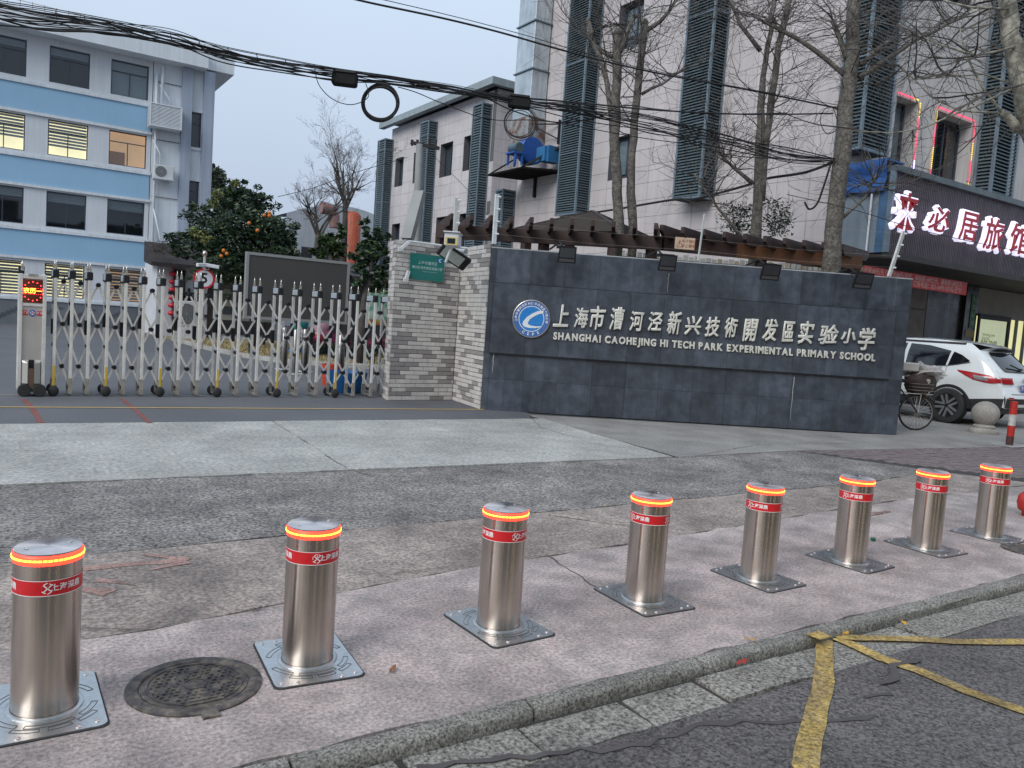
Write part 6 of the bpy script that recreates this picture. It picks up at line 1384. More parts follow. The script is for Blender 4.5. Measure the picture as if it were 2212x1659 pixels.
# board fence behind the pergola
fa, fb_ = zz3(930, 178, 17.0), zz3(2015, 290, 17.4); bf = thing('board_fence', 'pale corrugated board fence seen between the sign wall and the pergola', 'fence', (fa.x, fa.y, 0)); fd = (fb_ - fa); fd.z = 0; n = int(fd.length / .125); fa2 = math.atan2(fd.y, fd.x)
m_fb = M('fence_board', (.42, .43, .40), .7, var=.12, vs=3, rnd=.12, streak=.2); m_fb2 = M('fence_board_cream', (.36, .32, .24), .7, var=.12, vs=3, rnd=.12, streak=.2)
fz1 = (fa.z + fb_.z) / 2 + .02
meb = [me_of('board', lambda m: m.box((.008, -.012, .0), (.112, .012, fz1)), q) for q in (m_fb, m_fb2)]
for i in range(n):
    p = V((fa.x, fa.y, 0)) + fd * (i / n) - V((fa.x, fa.y, 0)); inst('board', meb[0 if i < n * .45 or i % 3 else 1], bf, p + V((0, 0, RND.uniform(-.03, .02))), (0, 0, fa2))
for z in (fz1 - .12, fz1 - .55): mb = MB(); mb.bar(V((fa.x, fa.y, z)) + V((fd.y, -fd.x, 0)).normalized() * .03, V((fb_.x, fb_.y, z)) + V((fd.y, -fd.x, 0)).normalized() * .03, .03, .04); part('rail', mb, m_dk, bf, world=True)
# ================================================================= utility pole, leaning post
p0, p1 = dp(903, 520, 30), dp(907, 312, 30); t = thing('utility_pole', 'grey concrete utility pole with a dark crossarm before the tiled building', 'pole', (p0.x, p0.y, 0)); m_conc = M('concrete_pole', (.27, .28, .28), .8, var=.12, vs=3)
mb = MB(); mb.tube([(p0.x, p0.y, 0), p1], [.2, .14], 12); part('pole', mb, m_conc, t, 40, world=True)
c = p1 + V((0, 0, -.05)); mb = MB(); mb.bar(c - CR * .35 - V((0, 0, -.12)), c + CR * .75 - V((0, 0, .1)), .12); part('crossarm', mb, m_black, t, world=True)
for s in (-.3, -.1, .35, .6): mb = MB(); q = c + CR * s; mb.tube([q, q + V((0, 0, .22))], [.04, .06], 8); part('insulator', mb, m_dk, t, world=True)
a, b = dp(880, 518, 14.6), dp(907, 416, 14.9); t = thing('leaning_post', 'pale grey square concrete post leaning behind the brick wall', 'post', (a.x, a.y, a.z)); mb = MB(); mb.bar(a, b, .20, .14); part('post', mb, m_conc, t, world=True); mb = MB(); mb.bar(a - V((0, 0, 2.4)), a, .12, .12); part('foot', mb, m_conc, t, world=True)
# ================================================================= overhead cables
m_cab = M('cable_black', (.010, .010, .011), .7, var=0)
def cable(pts, r, sag=0, n=8, dis=0., R=None):
    """smooth curve through pixel/depth picks"""
    P_ = [dp(x, y, z) for x, y, z in pts]; out = []
    for i in range(len(P_) - 1):
        p0_, p1_, p2_, p3_ = P_[max(0, i - 1)], P_[i], P_[i + 1], P_[min(len(P_) - 1, i + 2)]
        for j in range(n):
            t_ = j / n; out.append(.5 * ((2 * p1_) + (p2_ - p0_) * t_ + (2 * p0_ - 5 * p1_ + 4 * p2_ - p3_) * t_ * t_ + (3 * p1_ - p0_ - 3 * p2_ + p3_) * t_ ** 3))
    out.append(P_[-1])
    if dis: out = [p + V((R.gauss(0, dis), R.gauss(0, dis), R.gauss(0, dis))) * .3 for p in out]
    return out
base = [(-60, 22, 8), (80, 40, 8.4), (220, 62, 8.8), (370, 90, 9.3), (480, 118, 9.7), (600, 140, 10.1), (720, 160, 10.6), (850, 176, 11.1), (980, 196, 11.7), (1120, 219, 12.3), (1250, 238, 12.9), (1400, 270, 13.5), (1560, 306, 14.2), (1700, 335, 14.8), (1812, 348, 15)]
R8 = random.Random(42)
cb = thing('cable_bundle', 'thick sagging bundle of tangled black cables crossing the sky', 'cables', dp(1100, 215, 12))
N_C = 17
for k in range(N_C):
    a1, a2, ph, ph2 = R8.uniform(8, 30), R8.uniform(3, 11), R8.uniform(0, 6.3), R8.uniform(0, 6.3); f1, f2 = R8.uniform(.006, .012), R8.uniform(.018, .03); pts = []
    off = R8.uniform(-20, 20)
    for i, (x, y, z) in enumerate(base):
        tap = max(.34, 1 - x / 1500.) if x < 1130 else (.34 + (x - 1130) * .0035 if x < 1420 else 1.35 - (x - 1420) * .0028) ; dy = (off + a1 * sin(x * f1 + ph) * .6 + a2 * sin(x * f2 + ph2)) * tap; pts.append((x, y + dy, z + R8.uniform(-.12, .12)))
    mb = MB(); mb.tube(cable(pts, 0), R8.choice((.0045, .006, .008, .011)), 5, cap=False); part('cable', mb, m_cab, cb, world=True)
for off in (-28, -24):
    mb = MB(); mb.tube(cable([(x, y + off * max(.15, 1 - x / 1400), z) for x, y, z in base], 0), .0055, 4, cap=False); part('messenger_wire', mb, m_cab, cb, world=True)
mb = MB()
for x in range(120, 1100, 62):
    i = max(j for j in range(len(base) - 1) if base[j][0] <= x); f = (x - base[i][0]) / (base[i + 1][0] - base[i][0]); y = base[i][1] + f * (base[i + 1][1] - base[i][1]); z = base[i][2] + f * (base[i + 1][2] - base[i][2]); t_ = max(.2, 1 - x / 1400)
    mb.bar(dp(x, y - 26 * t_, z), dp(x + 3, y - 4 * t_, z), .008)
part('hooks', mb, m_cab, cb, world=True, kind='stuff')
def ring(label, x, y, r, dep, n, wob, seed):
    R = random.Random(seed); t = thing('cable_coil', label, 'cable coil', dp(x, y, dep), 0, 'coils of spare cable hanging from the bundle')
    for k in range(n):
        rr = r * (1 + R.uniform(-wob, wob)); cx, cy = x + R.uniform(-2, 2), y + R.uniform(-2, 2); mb = MB(); e_ = R.uniform(.94, 1.06)
        mb.tube([dp(cx + rr * cos(a_ * pi / 16), cy + rr * e_ * sin(a_ * pi / 16), dep + R.uniform(-.01, .01) + k * .008) for a_ in range(33)], .011 if n > 5 else .006, 5, cap=False); part('loop', mb, m_cab, t, world=True)
    return t
ring('big round coil of spare black cable hanging under the bundle', 822, 222, 38, 10.9, 10, .05, 1)
ring('looser oval cable coil below the second black box', 1123, 266, 32, 12.2, 4, .14, 2)
for x, y, w__, h__, dep, lab in ((745, 172, 54, 28, 10.6, 'black splice box clipped under the cables left of the round coil'), (1122, 222, 48, 24, 12.2, 'black splice box on the cables in front of the duct')):
    c = dp(x, y, dep); t = thing('splice_box', lab, 'junction box', c, 0, 'cable splice boxes'); s = dep / FPX; X = Matrix(((CR.x, CF.x, CU.x, 0), (CR.y, CF.y, CU.y, 0), (CR.z, CF.z, CU.z, 0), (0, 0, 0, 1))) @ Matrix.Rotation(rad(7), 4, 'Y')
    mb = MB(); mb.cbox((0, 0, 0), (w__ * s, .13, h__ * s), X=X, bev=.02); part('case', mb, M('splice_case', (.012, .012, .013), .8, var=.1, spec=.2), t)
    mb = MB(); mb.cbox((0, -.0, h__ * s * .5), (w__ * s * .9, .17, .03), X=X); part('clamp', mb, m_black, t)
def wire(label, pts, r, group='loose overhead wires'):
    mb = MB(); mb.tube(cable(pts, 0), r, 5, cap=False); return solo('overhead_wire', mb, m_cab, label, 'wire', group=group)
wire('upper cable crossing the top of the picture from the sky to the trees', [(690, -22, 11), (790, 4, 11.2), (950, 38, 11.8), (1080, 70, 12.3), (1250, 118, 12.9), (1420, 158, 13.5), (1620, 195, 14.3), (1815, 235, 15)], .016)
wire('thin straight wire just above the upper cable', [(690, -32, 11), (950, 28, 11.8), (1120, 72, 12.4), (1400, 150, 13.5), (1815, 228, 15)], .006)
wire('cable running level from the second splice box to the thick tree', [(1010, 205, 11.9), (1130, 212, 12.3), (1250, 222, 12.8), (1420, 238, 13.4), (1620, 247, 14.2), (1800, 245, 15)], .014)
wire('cable looping down from the bundle to the tall building', [(900, 182, 11.3), (960, 190, 11.5), (1040, 208, 11.9), (1110, 240, 12.3), (1200, 264, 12.8), (1290, 254, 13.2), (1345, 228, 13.5), (1420, 236, 13.8), (1540, 246, 14.2), (1700, 244, 14.7)], .010)
wire('sagging cable along the tiled wall below the louvres', [(1210, 470, 23), (1330, 452, 22), (1450, 432, 20), (1500, 430, 19.5), (1560, 415, 18.8), (1620, 398, 18), (1660, 385, 17.4), (1740, 372, 16.6), (1812, 345, 15.3)], .03)
wire('dark loop of cable dangling from the double stemmed tree', [(1795, 352, 15.4), (1780, 400, 15.4), (1765, 440, 15.4), (1748, 452, 15.4), (1738, 436, 15.4)], .02)
wire('loop of thin cable beside the thick tree trunk', [(1818, 300, 15), (1800, 235, 15), (1780, 238, 15), (1772, 262, 15), (1785, 288, 15), (1805, 282, 15), (1812, 262, 15), (1808, 246, 15)], .008)
wire('thin cable crossing low behind the coil to the tiled wall', [(860, 188, 11.2), (900, 200, 11.4), (960, 225, 12), (1060, 258, 12.6), (1180, 262, 13), (1400, 300, 13.6), (1560, 318, 14.3)], .007)
wire('thin loop of wire hanging between the splice box and the round coil', [(680, 150, 10.6), (690, 185, 10.6), (720, 215, 10.6), (760, 226, 10.6), (795, 210, 10.7), (790, 180, 10.7)], .006)
wire('thin wire from the round coil down to the hotel corner', [(1700, 420, 11), (1850, 455, 11), (2000, 500, 11), (2212, 545, 11), (2300, 560, 11)], .005)
wire('two thin wires from the orange tree to the bare trees', [(600, 425, 30), (680, 405, 30), (760, 375, 30), (880, 340, 30)], .012)
wire('thin drop wire crossing the front of the middle tiled building', [(930, 330, 20), (1010, 410, 20), (1060, 470, 20), (1150, 520, 20)], .006)
# ================================================================= car
cr_ = thing('parked_car', 'white compact SUV parked nose in beside the sign wall, seen from behind', 'car', (18.10, 8.96, 0), rad(2))
m_paint = M('car_white', (.66, .69, .70), .14, var=.02, spec=.6); m_paint.node_tree.nodes['Principled BSDF'].inputs['Coat Weight'].default_value = .6
m_clad = M('car_cladding', (.022, .022, .025), .5, var=.05); m_cgl = M('car_glass', (.008, .010, .014), .05, var=0, spec=.9)
up = [(-1.00, .42), (-1.03, .60), (-.985, .74), (-.93, .86), (-.90, 1.00), (-.80, 1.17), (-.62, 1.36), (-.40, 1.56), (-.55, 1.63), (-.30, 1.68), (.2, 1.725), (.9, 1.745), (1.6, 1.71), (2.05, 1.60), (2.55, 1.32), (2.95, 1.14), (3.6, 1.02), (3.85, .88), (3.92, .62), (3.88, .40)]
CS = 1.02
def zt_(y):
    u = [p for i, p in enumerate(up) if i not in (8,)]
    for (y0, z0), (y1, z1) in zip(u[2:], u[3:]):
        if y0 <= y <= y1: return z0 + (z1 - z0) * (y - y0) / max(1e-6, y1 - y0)
    return .75
def wdt(y, z):
    w_ = .925 if z < 1.0 else .925 - (z - 1.0) * .30 - max(0, z - 1.45) * .28
    if z < .62: w_ -= (.62 - z) * .10
    if .9 < z < 1.05: w_ += .012
    if y < -.35: w_ -= ((-.35 - y) / .65) ** 2.2 * .17
    if y > 3.0: w_ -= ((y - 3.0) / .9) ** 2 * .2
    tt = zt_(y) - z
    if tt < .10: w_ -= (.10 - tt) ** 1.5 * 1.6
    return w_
mb = MB(); ys = [-1.0, -.97, -.93, -.86, -.78, -.68, -.55, -.40, -.2, 0, .3, .6, 1, 1.4, 1.8, 2.1, 2.4, 2.7, 3.0, 3.3, 3.6, 3.8, 3.9]
for s in (-1, 1):
    nl = 14; n0 = len(mb.v)
    for y in ys:
        zb = .42 if -.9 < y < 3.7 else .44; zt = max(zb + .05, zt_(y))
        for j in range(nl + 1): z = zb + (zt - zb) * j / nl; mb.v.append(V((s * wdt(y, z), y, z)))
    for i in range(len(ys) - 1):
        for j in range(nl):
            p = n0 + i * (nl + 1) + j; q = (p, p + nl + 1, p + nl + 2, p + 1); mb.f.append(q if s == 1 else q[::-1]); mb.m.append(0)
nv = 12; n0 = len(mb.v); up2 = []
for i in range(len(up) - 1):
    for j in range(3): f = j / 3; up2.append((up[i][0] + (up[i + 1][0] - up[i][0]) * f, up[i][1] + (up[i + 1][1] - up[i][1]) * f))
up2.append(up[-1])
def skin(y, z, v, off=0.):
    w_ = wdt(max(-1.0, min(3.9, y)), z - .0); bul = .10 * (1 - v * v) if y < -.3 else (.16 * (1 - v * v) if y > 2 else 0)
    crown = .03 * (1 - v * v) if -.3 <= y <= 2 else 0
    yy_ = y + (-bul if y < -.3 else bul) + (.10 if y < -.3 else -.16 if y > 2 else 0) * 0
    return V((v * w_, yy_ - off * (1 if y < 0 else -1), z + crown))
for y, z in up2:
    for k in range(nv + 1): mb.v.append(skin(y, z, -1 + 2 * k / nv))
for i in range(len(up2) - 1):
    for k in range(nv): p = n0 + i * (nv + 1) + k; mb.f.append((p, p + nv + 1, p + nv + 2, p + 1)[::-1]); mb.m.append(0)
mb.v = [p * CS for p in mb.v]
part('body', mb, m_paint, cr_, 38)
def side_patch(name, mat, poly_lo, poly_hi, s, off=.006, n=12, m=5, parent=cr_):
    """poly_lo/hi: (y, z) polylines with the same y span"""
    mb = MB()
    def at_(pl, f):
        L_ = f * (len(pl) - 1); i = min(len(pl) - 2, int(L_)); g = L_ - i; return (pl[i][0] + (pl[i + 1][0] - pl[i][0]) * g, pl[i][1] + (pl[i + 1][1] - pl[i][1]) * g)
    for i in range(n + 1):
        a, b = at_(poly_lo, i / n), at_(poly_hi, i / n)
        for j in range(m + 1): f = j / m; y = a[0] + (b[0] - a[0]) * f; z = a[1] + (b[1] - a[1]) * f; mb.v.append(V((s * (wdt(y, min(z, zt_(y) - .0)) + off), y, z)) * CS)
    for i in range(n):
        for j in range(m): p = i * (m + 1) + j; q = (p, p + m + 1, p + m + 2, p + 1); mb.f.append(q if s == 1 else q[::-1]); mb.m.append(0)
    return part(name, mb, mat, parent, True)
for s in (-1, 1):
    side_patch('side_window', m_cgl, [(-.28, 1.30), (-.05, 1.235), (.12, 1.20)], [(-.30, 1.33), (-.12, 1.44), (.06, 1.50)], s)
    side_patch('side_window', m_cgl, [(.16, 1.195), (.6, 1.15), (1.02, 1.12)], [(.12, 1.51), (.6, 1.60), (1.02, 1.62)], s)
    side_patch('side_window', m_cgl, [(1.10, 1.115), (1.6, 1.10), (2.3, 1.10)], [(1.10, 1.625), (1.6, 1.60), (2.05, 1.42)], s)
    side_patch('window_trim', M('chrome_trim', (.5, .5, .5), .2, metal=1, var=0), [(-.33, 1.29), (-.05, 1.22), (.12, 1.182), (.6, 1.135), (1.02, 1.105), (2.3, 1.085)], [(-.30, 1.305), (-.05, 1.236), (.12, 1.198), (.6, 1.15), (1.02, 1.12), (2.3, 1.10)], s, .008, 16, 1)
    side_patch('tail_light', M('tail_red', (.35, .01, .015), .12, var=.05, spec=.8), [(-.925, .93), (-.75, .90), (-.45, .955), (-.12, 1.10)], [(-.90, 1.0), (-.75, 1.06), (-.45, 1.10), (-.10, 1.13)], s, .012)
    side_patch('lamp_lens', M('lamp_clear', (.22, .2, .22), .1, var=.1, vs=20, spec=.9), [(-.72, .945), (-.48, .965)], [(-.70, 1.03), (-.44, 1.055)], s, .02)
    side_patch('cladding', m_clad, [(-.97, .40), (-.8, .34), (3.8, .34)], [(-1.0, .62), (-.8, .60), (-.4, .55), (.6, .50), (2.6, .50), (3.8, .55)], s, .010, 30, 3)
    side_patch('door_seam', m_clad, [(.12, 1.18), (.14, .95), (.5, .56)], [(.128, 1.18), (.148, .95), (.508, .56)], s, .004, 12, 1)
    side_patch('door_handle', m_paint, [(.42, .955), (.50, .945), (.66, .95)], [(.42, .985), (.50, .995), (.66, .985)], s, .035, 6, 2)
    side_patch('roof_rail', m_clad, [(-.1, 1.655), (1.7, 1.66)], [(-.1, 1.70), (1.7, 1.70)], s, .004, 12, 2)
def rear_patch(name, mat, y0, z0, y1, z1, v0, v1, off=.012, n=10, m=6):
    mb = MB()
    for i in range(m + 1):
        f = i / m; y, z = y0 + (y1 - y0) * f, z0 + (z1 - z0) * f
        for k in range(n + 1): mb.v.append((skin(y, z, v0 + (v1 - v0) * k / n) + V((0, -off, off * .4))) * CS)
    for i in range(m):
        for k in range(n): p = i * (n + 1) + k; mb.f.append((p, p + 1, p + n + 2, p + n + 1)); mb.m.append(0)
    return part(name, mb, mat, cr_, True)
rear_patch('rear_window', m_cgl, -.83, 1.16, -.46, 1.53, -.80, .80)
rear_patch('spoiler_lip', m_clad, -.47, 1.54, -.56, 1.60, -.84, .84, .02)
for v0, v1 in ((-1, -.55), (.55, 1)): rear_patch('tail_light', MATS['tail_red'], -.925, .905, -.89, 1.03, v0, v1, .012)
rear_patch('bumper', m_clad, -1.0, .42, -1.03, .62, -1, 1, .02)
rear_patch('bumper_trim', m_alu, -1.0, .44, -1.01, .50, -.6, .6, .035)
rear_patch('reflector', MATS['tail_red'], -1.02, .60, -1.015, .64, -.93, -.72, .03); rear_patch('reflector', MATS['tail_red'], -1.02, .60, -1.015, .64, .72, .93, .03)
rear_patch('tailgate_seam', m_clad, -.995, .705, -.99, .715, -.74, .74, .008)
rear_patch('plate_recess', M('car_white_dull', (.5, .52, .52), .3, var=0), -.965, .76, -.93, .90, -.36, .36, .010)
pp_ = skin(-.945, .83, 0) * CS; X = frame_m(pp_ + V((0, -.03, 0)), (1, 0, 0), (0, .18, 1))
mb = MB(); mb.box((-.24, -.075, 0), (.24, .075, .008), X=X); pl = part('number_plate', mb, M('plate_blue', (.015, .05, .38), .4, var=0), cr_); text('lettering', '沪A·35J93', .12, m_white, pl, X @ Matrix.Translation((0, 0, .010)), bold=.001)
mb = MB(); mb.lathe([(.045, .0), (.045, .012), (.032, .012), (.032, 0)], 20, X=frame_m((skin(-.90, .99, 0)) * CS + V((0, -.02, 0)), (1, 0, 0), (0, .3, 1)), cap=False); mb.box((-.055, -.008, .004), (.055, .008, .012), X=frame_m((skin(-.90, .99, 0)) * CS + V((0, -.02, 0)), (1, 0, 0), (0, .3, 1))); part('badge', mb, MATS['chrome_trim'], cr_, kind='stuff')
mb = MB(); a = skin(-.80, 1.19, 0) * CS + V((0, -.03, .02)); mb.bar(a, a + V((-.35, .06, .09)), .03, .02); mb.cbox(a, (.09, .05, .05)); part('wiper', mb, m_clad, cr_)
mb = MB(); mb.box((-.85, -.85, .28), (.85, 3.7, .45)); mb.v = [p * CS for p in mb.v]; part('underbody', mb, m_clad, cr_)
m_tyre = M('tyre', (.02, .02, .021), .75, var=.1); m_rim = M('rim_dark', (.03, .03, .033), .35, metal=.6, var=0); m_rim2 = M('rim_bright', (.55, .56, .57), .28, metal=.9, var=0)
for s in (-1, 1):
    for y in (0, 2.85):
        y_ = y * CS; r = .365 * CS; xo = s * .925 * CS
        mb = MB(); X = Matrix.Translation((s * (.918 * CS), y_, r)) @ Matrix.Rotation(s * pi / 2, 4, 'Y'); mb.lathe([(r + .085, -.01), (r + .085, .035), (r + .028, .028), (r + .028, -.25)], 40, X=X, a0=0, a1=2 * pi, cap=False); mb.v = [V((p.x, p.y, max(p.z, .36))) for p in mb.v]; part('wheel_arch', mb, m_clad, cr_, 40)
        mb = MB(); mb.lathe([(r + .028, -.02), (r + .027, .0015), (.001, .0015)], 40, X=Matrix.Translation((s * (.922 * CS), y_, r)) @ Matrix.Rotation(s * pi / 2, 4, 'Y')); part('arch_well', mb, M('well_black', (.006, .006, .006), .9, var=0), cr_)
        wh = inst('wheel', None, cr_, (s * .905 * CS, y_, r), (0, s * pi / 2, 0))
        mb = MB(); mb.lathe([(r * .66, -.12), (r * .97, -.12), (r, -.09), (r, .07), (r * .975, .10), (r * .86, .112), (r * .68, .105), (r * .66, .06)], 40, cap=False); part('tyre', mb, m_tyre, wh, 40)
        mb = MB(); mb.lathe([(r * .665, .095), (r * .645, .085), (r * .62, .072), (.001, .072)], 40, cap=False); part('rim', mb, m_rim, wh, 40)
        for k in range(5):
            a = 2 * pi * k / 5 + .3; X = Matrix.Rotation(a, 4, 'Z')
            for q in (-1, 1): mb = MB(); mb.add([(.03, q * .012, .09), (.06, q * .055, .088), (r * .63, q * .075, .095), (r * .64, q * .028, .095), (.03, q * .012, .05), (.06, q * .055, .05), (r * .63, q * .075, .05), (r * .64, q * .028, .05)], [(0, 1, 2, 3), (7, 6, 5, 4), (0, 4, 5, 1), (1, 5, 6, 2), (2, 6, 7, 3), (3, 7, 4, 0)]); mb.v = [X @ p for p in mb.v]; part('spoke', mb, m_rim2, wh)
# ================================================================= bicycle behind the wall end
wc = gp(1975, 929); r = .335; bdir = -V((CR.x, CR.y, 0)).normalized(); ba = math.atan2(bdir.y, bdir.x)
bk = thing('bicycle', 'old bicycle with a loaded carrier half hidden behind the end of the sign wall', 'bicycle', (wc.x, wc.y, 0), ba)
def wheel(cx, nm='wheel'):
    w_ = inst(nm, None, bk, (cx, 0, r), (pi / 2, 0, 0)); mb = MB(); mb.tube([(r * .965 * cos(a_ * pi / 20), r * .965 * sin(a_ * pi / 20), 0) for a_ in range(41)], .019, 8, cap=False); part('tyre', mb, m_tyre, w_, True)
    mb = MB(); mb.tube([(r * .90 * cos(a_ * pi / 20), r * .90 * sin(a_ * pi / 20), 0) for a_ in range(41)], .007, 6, cap=False); part('rim', mb, m_aludirty, w_, True)
    mb = MB()
    for k in range(28): a_ = 2 * pi * k / 28; b_ = a_ + (.6 if k % 2 else -.6); mb.tube([(.02 * cos(b_), .02 * sin(b_), .02 if k % 4 < 2 else -.02), (r * .9 * cos(a_), r * .9 * sin(a_), 0)], .0018, 3, cap=False)
    part('spokes', mb, m_alu, w_, kind='stuff'); mb = MB(); mb.tube([(0, 0, -.045), (0, 0, .045)], .022, 10); part('hub', mb, m_aludirty, w_, 40)
wheel(0); wheel(1.08)
m_bf = M('bike_frame', (.03, .025, .03), .35, var=.1)
mb = MB()
for a, b in (((0, 0, r), (.42, 0, .32)), ((0, .05, r), (.36, .0, .78)), ((.42, 0, .32), (.35, 0, .88)), ((.42, 0, .32), (.9, 0, .78)), ((.37, 0, .8), (.88, 0, .84)), ((.9, 0, .74), (.86, 0, 1.0)), ((.9, 0, .74), (1.08, 0, r))): mb.tube([a, b], .016, 8)
part('frame', mb, m_bf, bk, 40)
mb = MB(); mb.tube([(-.22, .07, .69), (.3, .07, .69)], .008, 6); mb.tube([(-.22, -.07, .69), (.3, -.07, .69)], .008, 6); mb.tube([(-.22, -.07, .69), (-.22, .07, .69)], .008, 6); mb.tube([(-.02, .07, .69), (0, .06, r)], .006, 6); mb.tube([(-.02, -.07, .69), (0, -.06, r)], .006, 6); part('carrier', mb, m_alu, bk, 40)
mb = MB(); mb.lathe([(r + .04, -.03), (r + .055, 0), (r + .04, .03)], 20, X=Matrix.Translation((0, 0, r)) @ Matrix.Rotation(pi / 2, 4, 'X'), a0=rad(10), a1=rad(150), cap=False); part('mudguard', mb, m_bf, bk, True)
mb = MB(); mb.box((.25, -.09, .88), (.5, .09, .95), bev=.03); part('saddle', mb, m_rub, bk)
mb = MB(); mb.tube([(.8, -.28, 1.05), (.88, -.1, 1.02), (.88, .1, 1.02), (.8, .28, 1.05)], .012, 8); part('handlebar', mb, m_alu, bk, 40)
mb = MB()
for z in (.70, .76, .82, .88): 
    for y in (-.16, .16): mb.tube([(-.2, y, z), (.2, y, z)], .005, 4)
    for x in (-.2, .2): mb.tube([(x, -.16, z), (x, .16, z)], .005, 4)
part('basket', mb, m_aludirty, bk, kind='stuff')
wp = TM(bk) @ V((-.04, -.05, .70)); bg_ = thing('shopping_bag', 'brown bag wrapped in crumpled clear plastic on the bicycle carrier', 'bag', wp, ba)
def crumple(c, rx, ry, rz, n, amp, seed):
    mb = MB(); rows_ = 12
    for i in range(rows_ + 1):
        th = pi * i / rows_
        for k in range(n): ph = 2 * pi * k / n; d = V((sin(th) * cos(ph), sin(th) * sin(ph), cos(th))); f = 1 + mnoise.noise(d * 2.2 + V((seed, 0, 0))) * amp + mnoise.noise(d * 5 + V((0, seed, 0))) * amp * .5; mb.v.append(V(c) + V((d.x * rx, d.y * ry, d.z * rz)) * f)
    for i in range(rows_):
        for k in range(n): j = (k + 1) % n; mb.f.append((i * n + k, i * n + n + k, i * n + n + j, i * n + j)); mb.m.append(0)
    return mb
part('bag', crumple((0, 0, .20), .27, .2, .26, 18, .35, 3), M('bag_brown', (.05, .032, .028), .6, var=.2, vs=9), bg_, 50)
part('plastic_wrap', crumple((-.06, -.05, .36), .32, .25, .17, 20, .7, 8), M('plastic_film', (.50, .47, .46), .3, var=.2, vs=9, alpha=.8), bg_)
mb = MB(); mb.box((.12, -.18, .40), (.5, .16, .56), bev=.02); part('box', mb, M('cardboard_white', (.5, .48, .44), .7, var=.1), bg_); mb = MB(); mb.box((.15, -.184, .42), (.35, -.181, .48)); part('red_label', mb, m_redp, bg_)
# ================================================================= stone ball, red and white post
m_gran = M('granite', (.32, .30, .27), .7, var=.12, vs=5, spk=.3, ss=80, bump=.5, bs=90, grime=.3)
p = gp(2124, 935); t = thing('stone_ball', 'round granite ball bollard on a moulded stone foot behind the car', 'bollard', (p.x, p.y, 0))
mb = MB(); blob(mb, (0, 0, .37), .245, 32); part('ball', mb, m_gran, t, True)
mb = MB(); mb.lathe([(.25, -.01), (.26, .03), (.25, .06), (.21, .075), (.19, .10), (.20, .13), (.17, .16), (.14, .17)], 32); part('foot', mb, m_gran, t, 40)
p = gp(2180, 962); t = thing('striped_post', 'short red and white striped steel post with scuffed paint near the stone ball', 'post', (p.x, p.y, 0))
m_pr = M('post_red', (.48, .03, .02), .4, var=.12, vs=12, grime=.2); m_pw = M('post_white', (.60, .58, .56), .5, var=.1, vs=20, grime=.35); m_pk = M('post_base_dark', (.07, .03, .025), .6, var=.4, vs=20)
for z0, z1, m_ in ((.0, .16, m_pk), (.16, .34, m_pr), (.34, .53, m_pw), (.53, .745, m_pr)): mb = MB(); mb.lathe([(.057, z0), (.057, z1 - .001)] + ([(.05, z1 + .006), (.001, z1 + .01)] if z1 > .7 else []), 20, cap=False); part('band', mb, m_, t, 40)
mb = MB(); mb.prism([(-.3, -.2), (.3, -.22), (.34, .2), (-.26, .24)], .008); part('footing', mb, m_light, t)
p = gp(2219, 1115); t = thing('red_post', 'red rounded post cut by the right edge of the picture', 'post', (p.x, p.y, 0)); mb = MB(); mb.lathe([(.05, 0), (.05, .04), (.085, .06), (.1, .13), (.09, .19), (.05, .235), (.001, .245)], 24); part('body', mb, m_pr, t, True)
# motor scooter remnant / dark clutter right of car, litter
LT = [(1886, 1167, .02, (.02, .12, .06), 'green bottle cap on the pavement beside the third bollard from the right', 'bottle cap', 'bottle_cap'), (1603, 1432, .035, (.30, .03, .02), 'crumpled dark red leaf in the gutter', 'leaf', 'fallen_leaf'), (1618, 1383, .018, (.5, .28, .03), 'small yellow leaf on the kerb above the dark red leaf', 'leaf', 'fallen_leaf'), (1827, 1370, .02, (.5, .26, .02), 'yellow leaf by the kerb beside the yellow line corner', 'leaf', 'fallen_leaf'), (1953, 1348, .02, (.5, .26, .02), 'yellow leaf in the gutter right of the yellow line corner', 'leaf', 'fallen_leaf'), (848, 1448, .022, (.2, .08, .03), 'brown leaf right of the second base plate', 'leaf', 'fallen_leaf'), (1308, 1091, .018, (.5, .3, .1), 'tiny orange leaf on the dark slab left of the fourth bollard', 'leaf', 'fallen_leaf'), (553, 1317, .02, (.08, .06, .05), 'dark leaf on the tan slab between the first two bollards', 'leaf', 'fallen_leaf')]
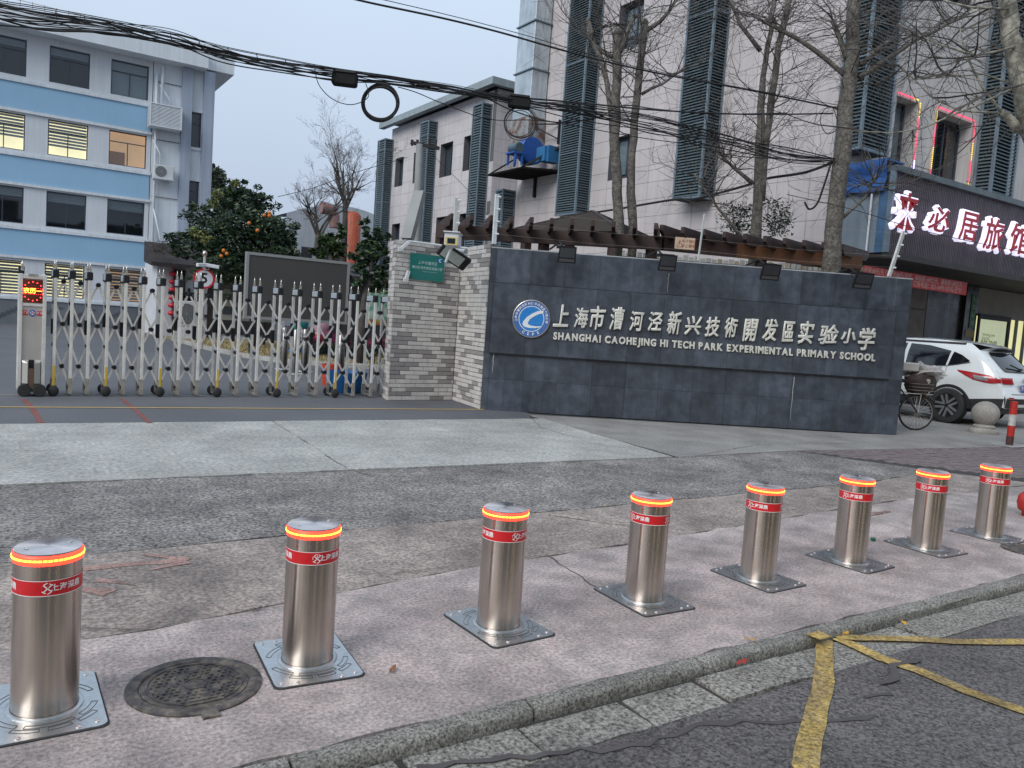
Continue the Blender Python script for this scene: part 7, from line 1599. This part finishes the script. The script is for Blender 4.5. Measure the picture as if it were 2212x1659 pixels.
for x, y, s, col, lab, cat, nm in LT:
    p = gp(x, y, .006); mb = MB()
    if nm == 'bottle_cap': mb.lathe([(s * .8, 0), (s, .004), (s * .9, .02), (.001, .024)], 12)
    else:
        for i in range(6): a_ = i; mb.v += [V((s * (i - 2.5) * .6, -s * .5 * sin(pi * (i + .3) / 5.6), .004 + .006 * (i % 2))), V((s * (i - 2.5) * .6, s * .5 * sin(pi * (i + .3) / 5.6), .004 + .01 * ((i + 1) % 2)))]
        for i in range(5): mb.f.append((2 * i, 2 * i + 2, 2 * i + 3, 2 * i + 1)); mb.m.append(0)
    o = inst(nm, mesh(nm, mb, M('litter_%d_%d' % (x, y), col, .6, var=.1)), None, p, (0, 0, RND.uniform(0, 6))); tag(o, lab, cat)
# ================================================================= the other side of the street (behind the camera, seen in the steel bollards)
opp = thing('opposite_shops', 'brown and grey shop houses across the street with lit shop windows', 'building', (4, -11, 0))
m_op1 = M('opposite_wall', (.13, .11, .10), .8, var=.15, vs=1); m_op2 = M('opposite_wall_dark', (.05, .05, .055), .7, var=.15, vs=1)
x = -26
R9 = random.Random(6)
while x < 42:
    w_ = R9.uniform(5, 8); h_ = R9.uniform(7.5, 10); mb = MB(); mb.box((x, -16, -.04), (x + w_ - .02, -11, h_)); part('wall', mb, m_op1 if R9.random() < .6 else m_op2, opp, world=True)
    mb = MB(); mb.box((x + .3, -10.99, 3.0), (x + w_ - .3, -10.8, 3.9)); part('sign_board', mb, m_op2 if R9.random() < .5 else M('opp_sign_red', (.25, .02, .02), .5), opp, world=True)
    for k in range(3):
        a = x + .6 + k * (w_ - 1.0) / 3; mb = MB(); mb.box((a, -10.99, 4.9), (a + 1.1, -10.95, 6.3)); part('window', mb, M('opp_glass', (.02, .025, .03), .1), opp, world=True)
        if R9.random() < .55: mb = MB(); mb.box((a, -10.99, .1), (a + 1.0, -10.9, 2.5)); part('shop_window', mb, M('opp_window_lit', (.5, .45, .25), .5, var=0, emit=(1, .82, .42), es=2.2), opp, world=True)
        else: mb = MB(); mb.box((a, -10.99, .0), (a + 1.1, -10.95, 2.6)); part('shutter', mb, m_op2, opp, world=True)
    x += w_
mb = MB(); mb.box((-60, -40, -.189), (60, -8.5, -.04)); struct('opposite_pavement', mb, m_pave)
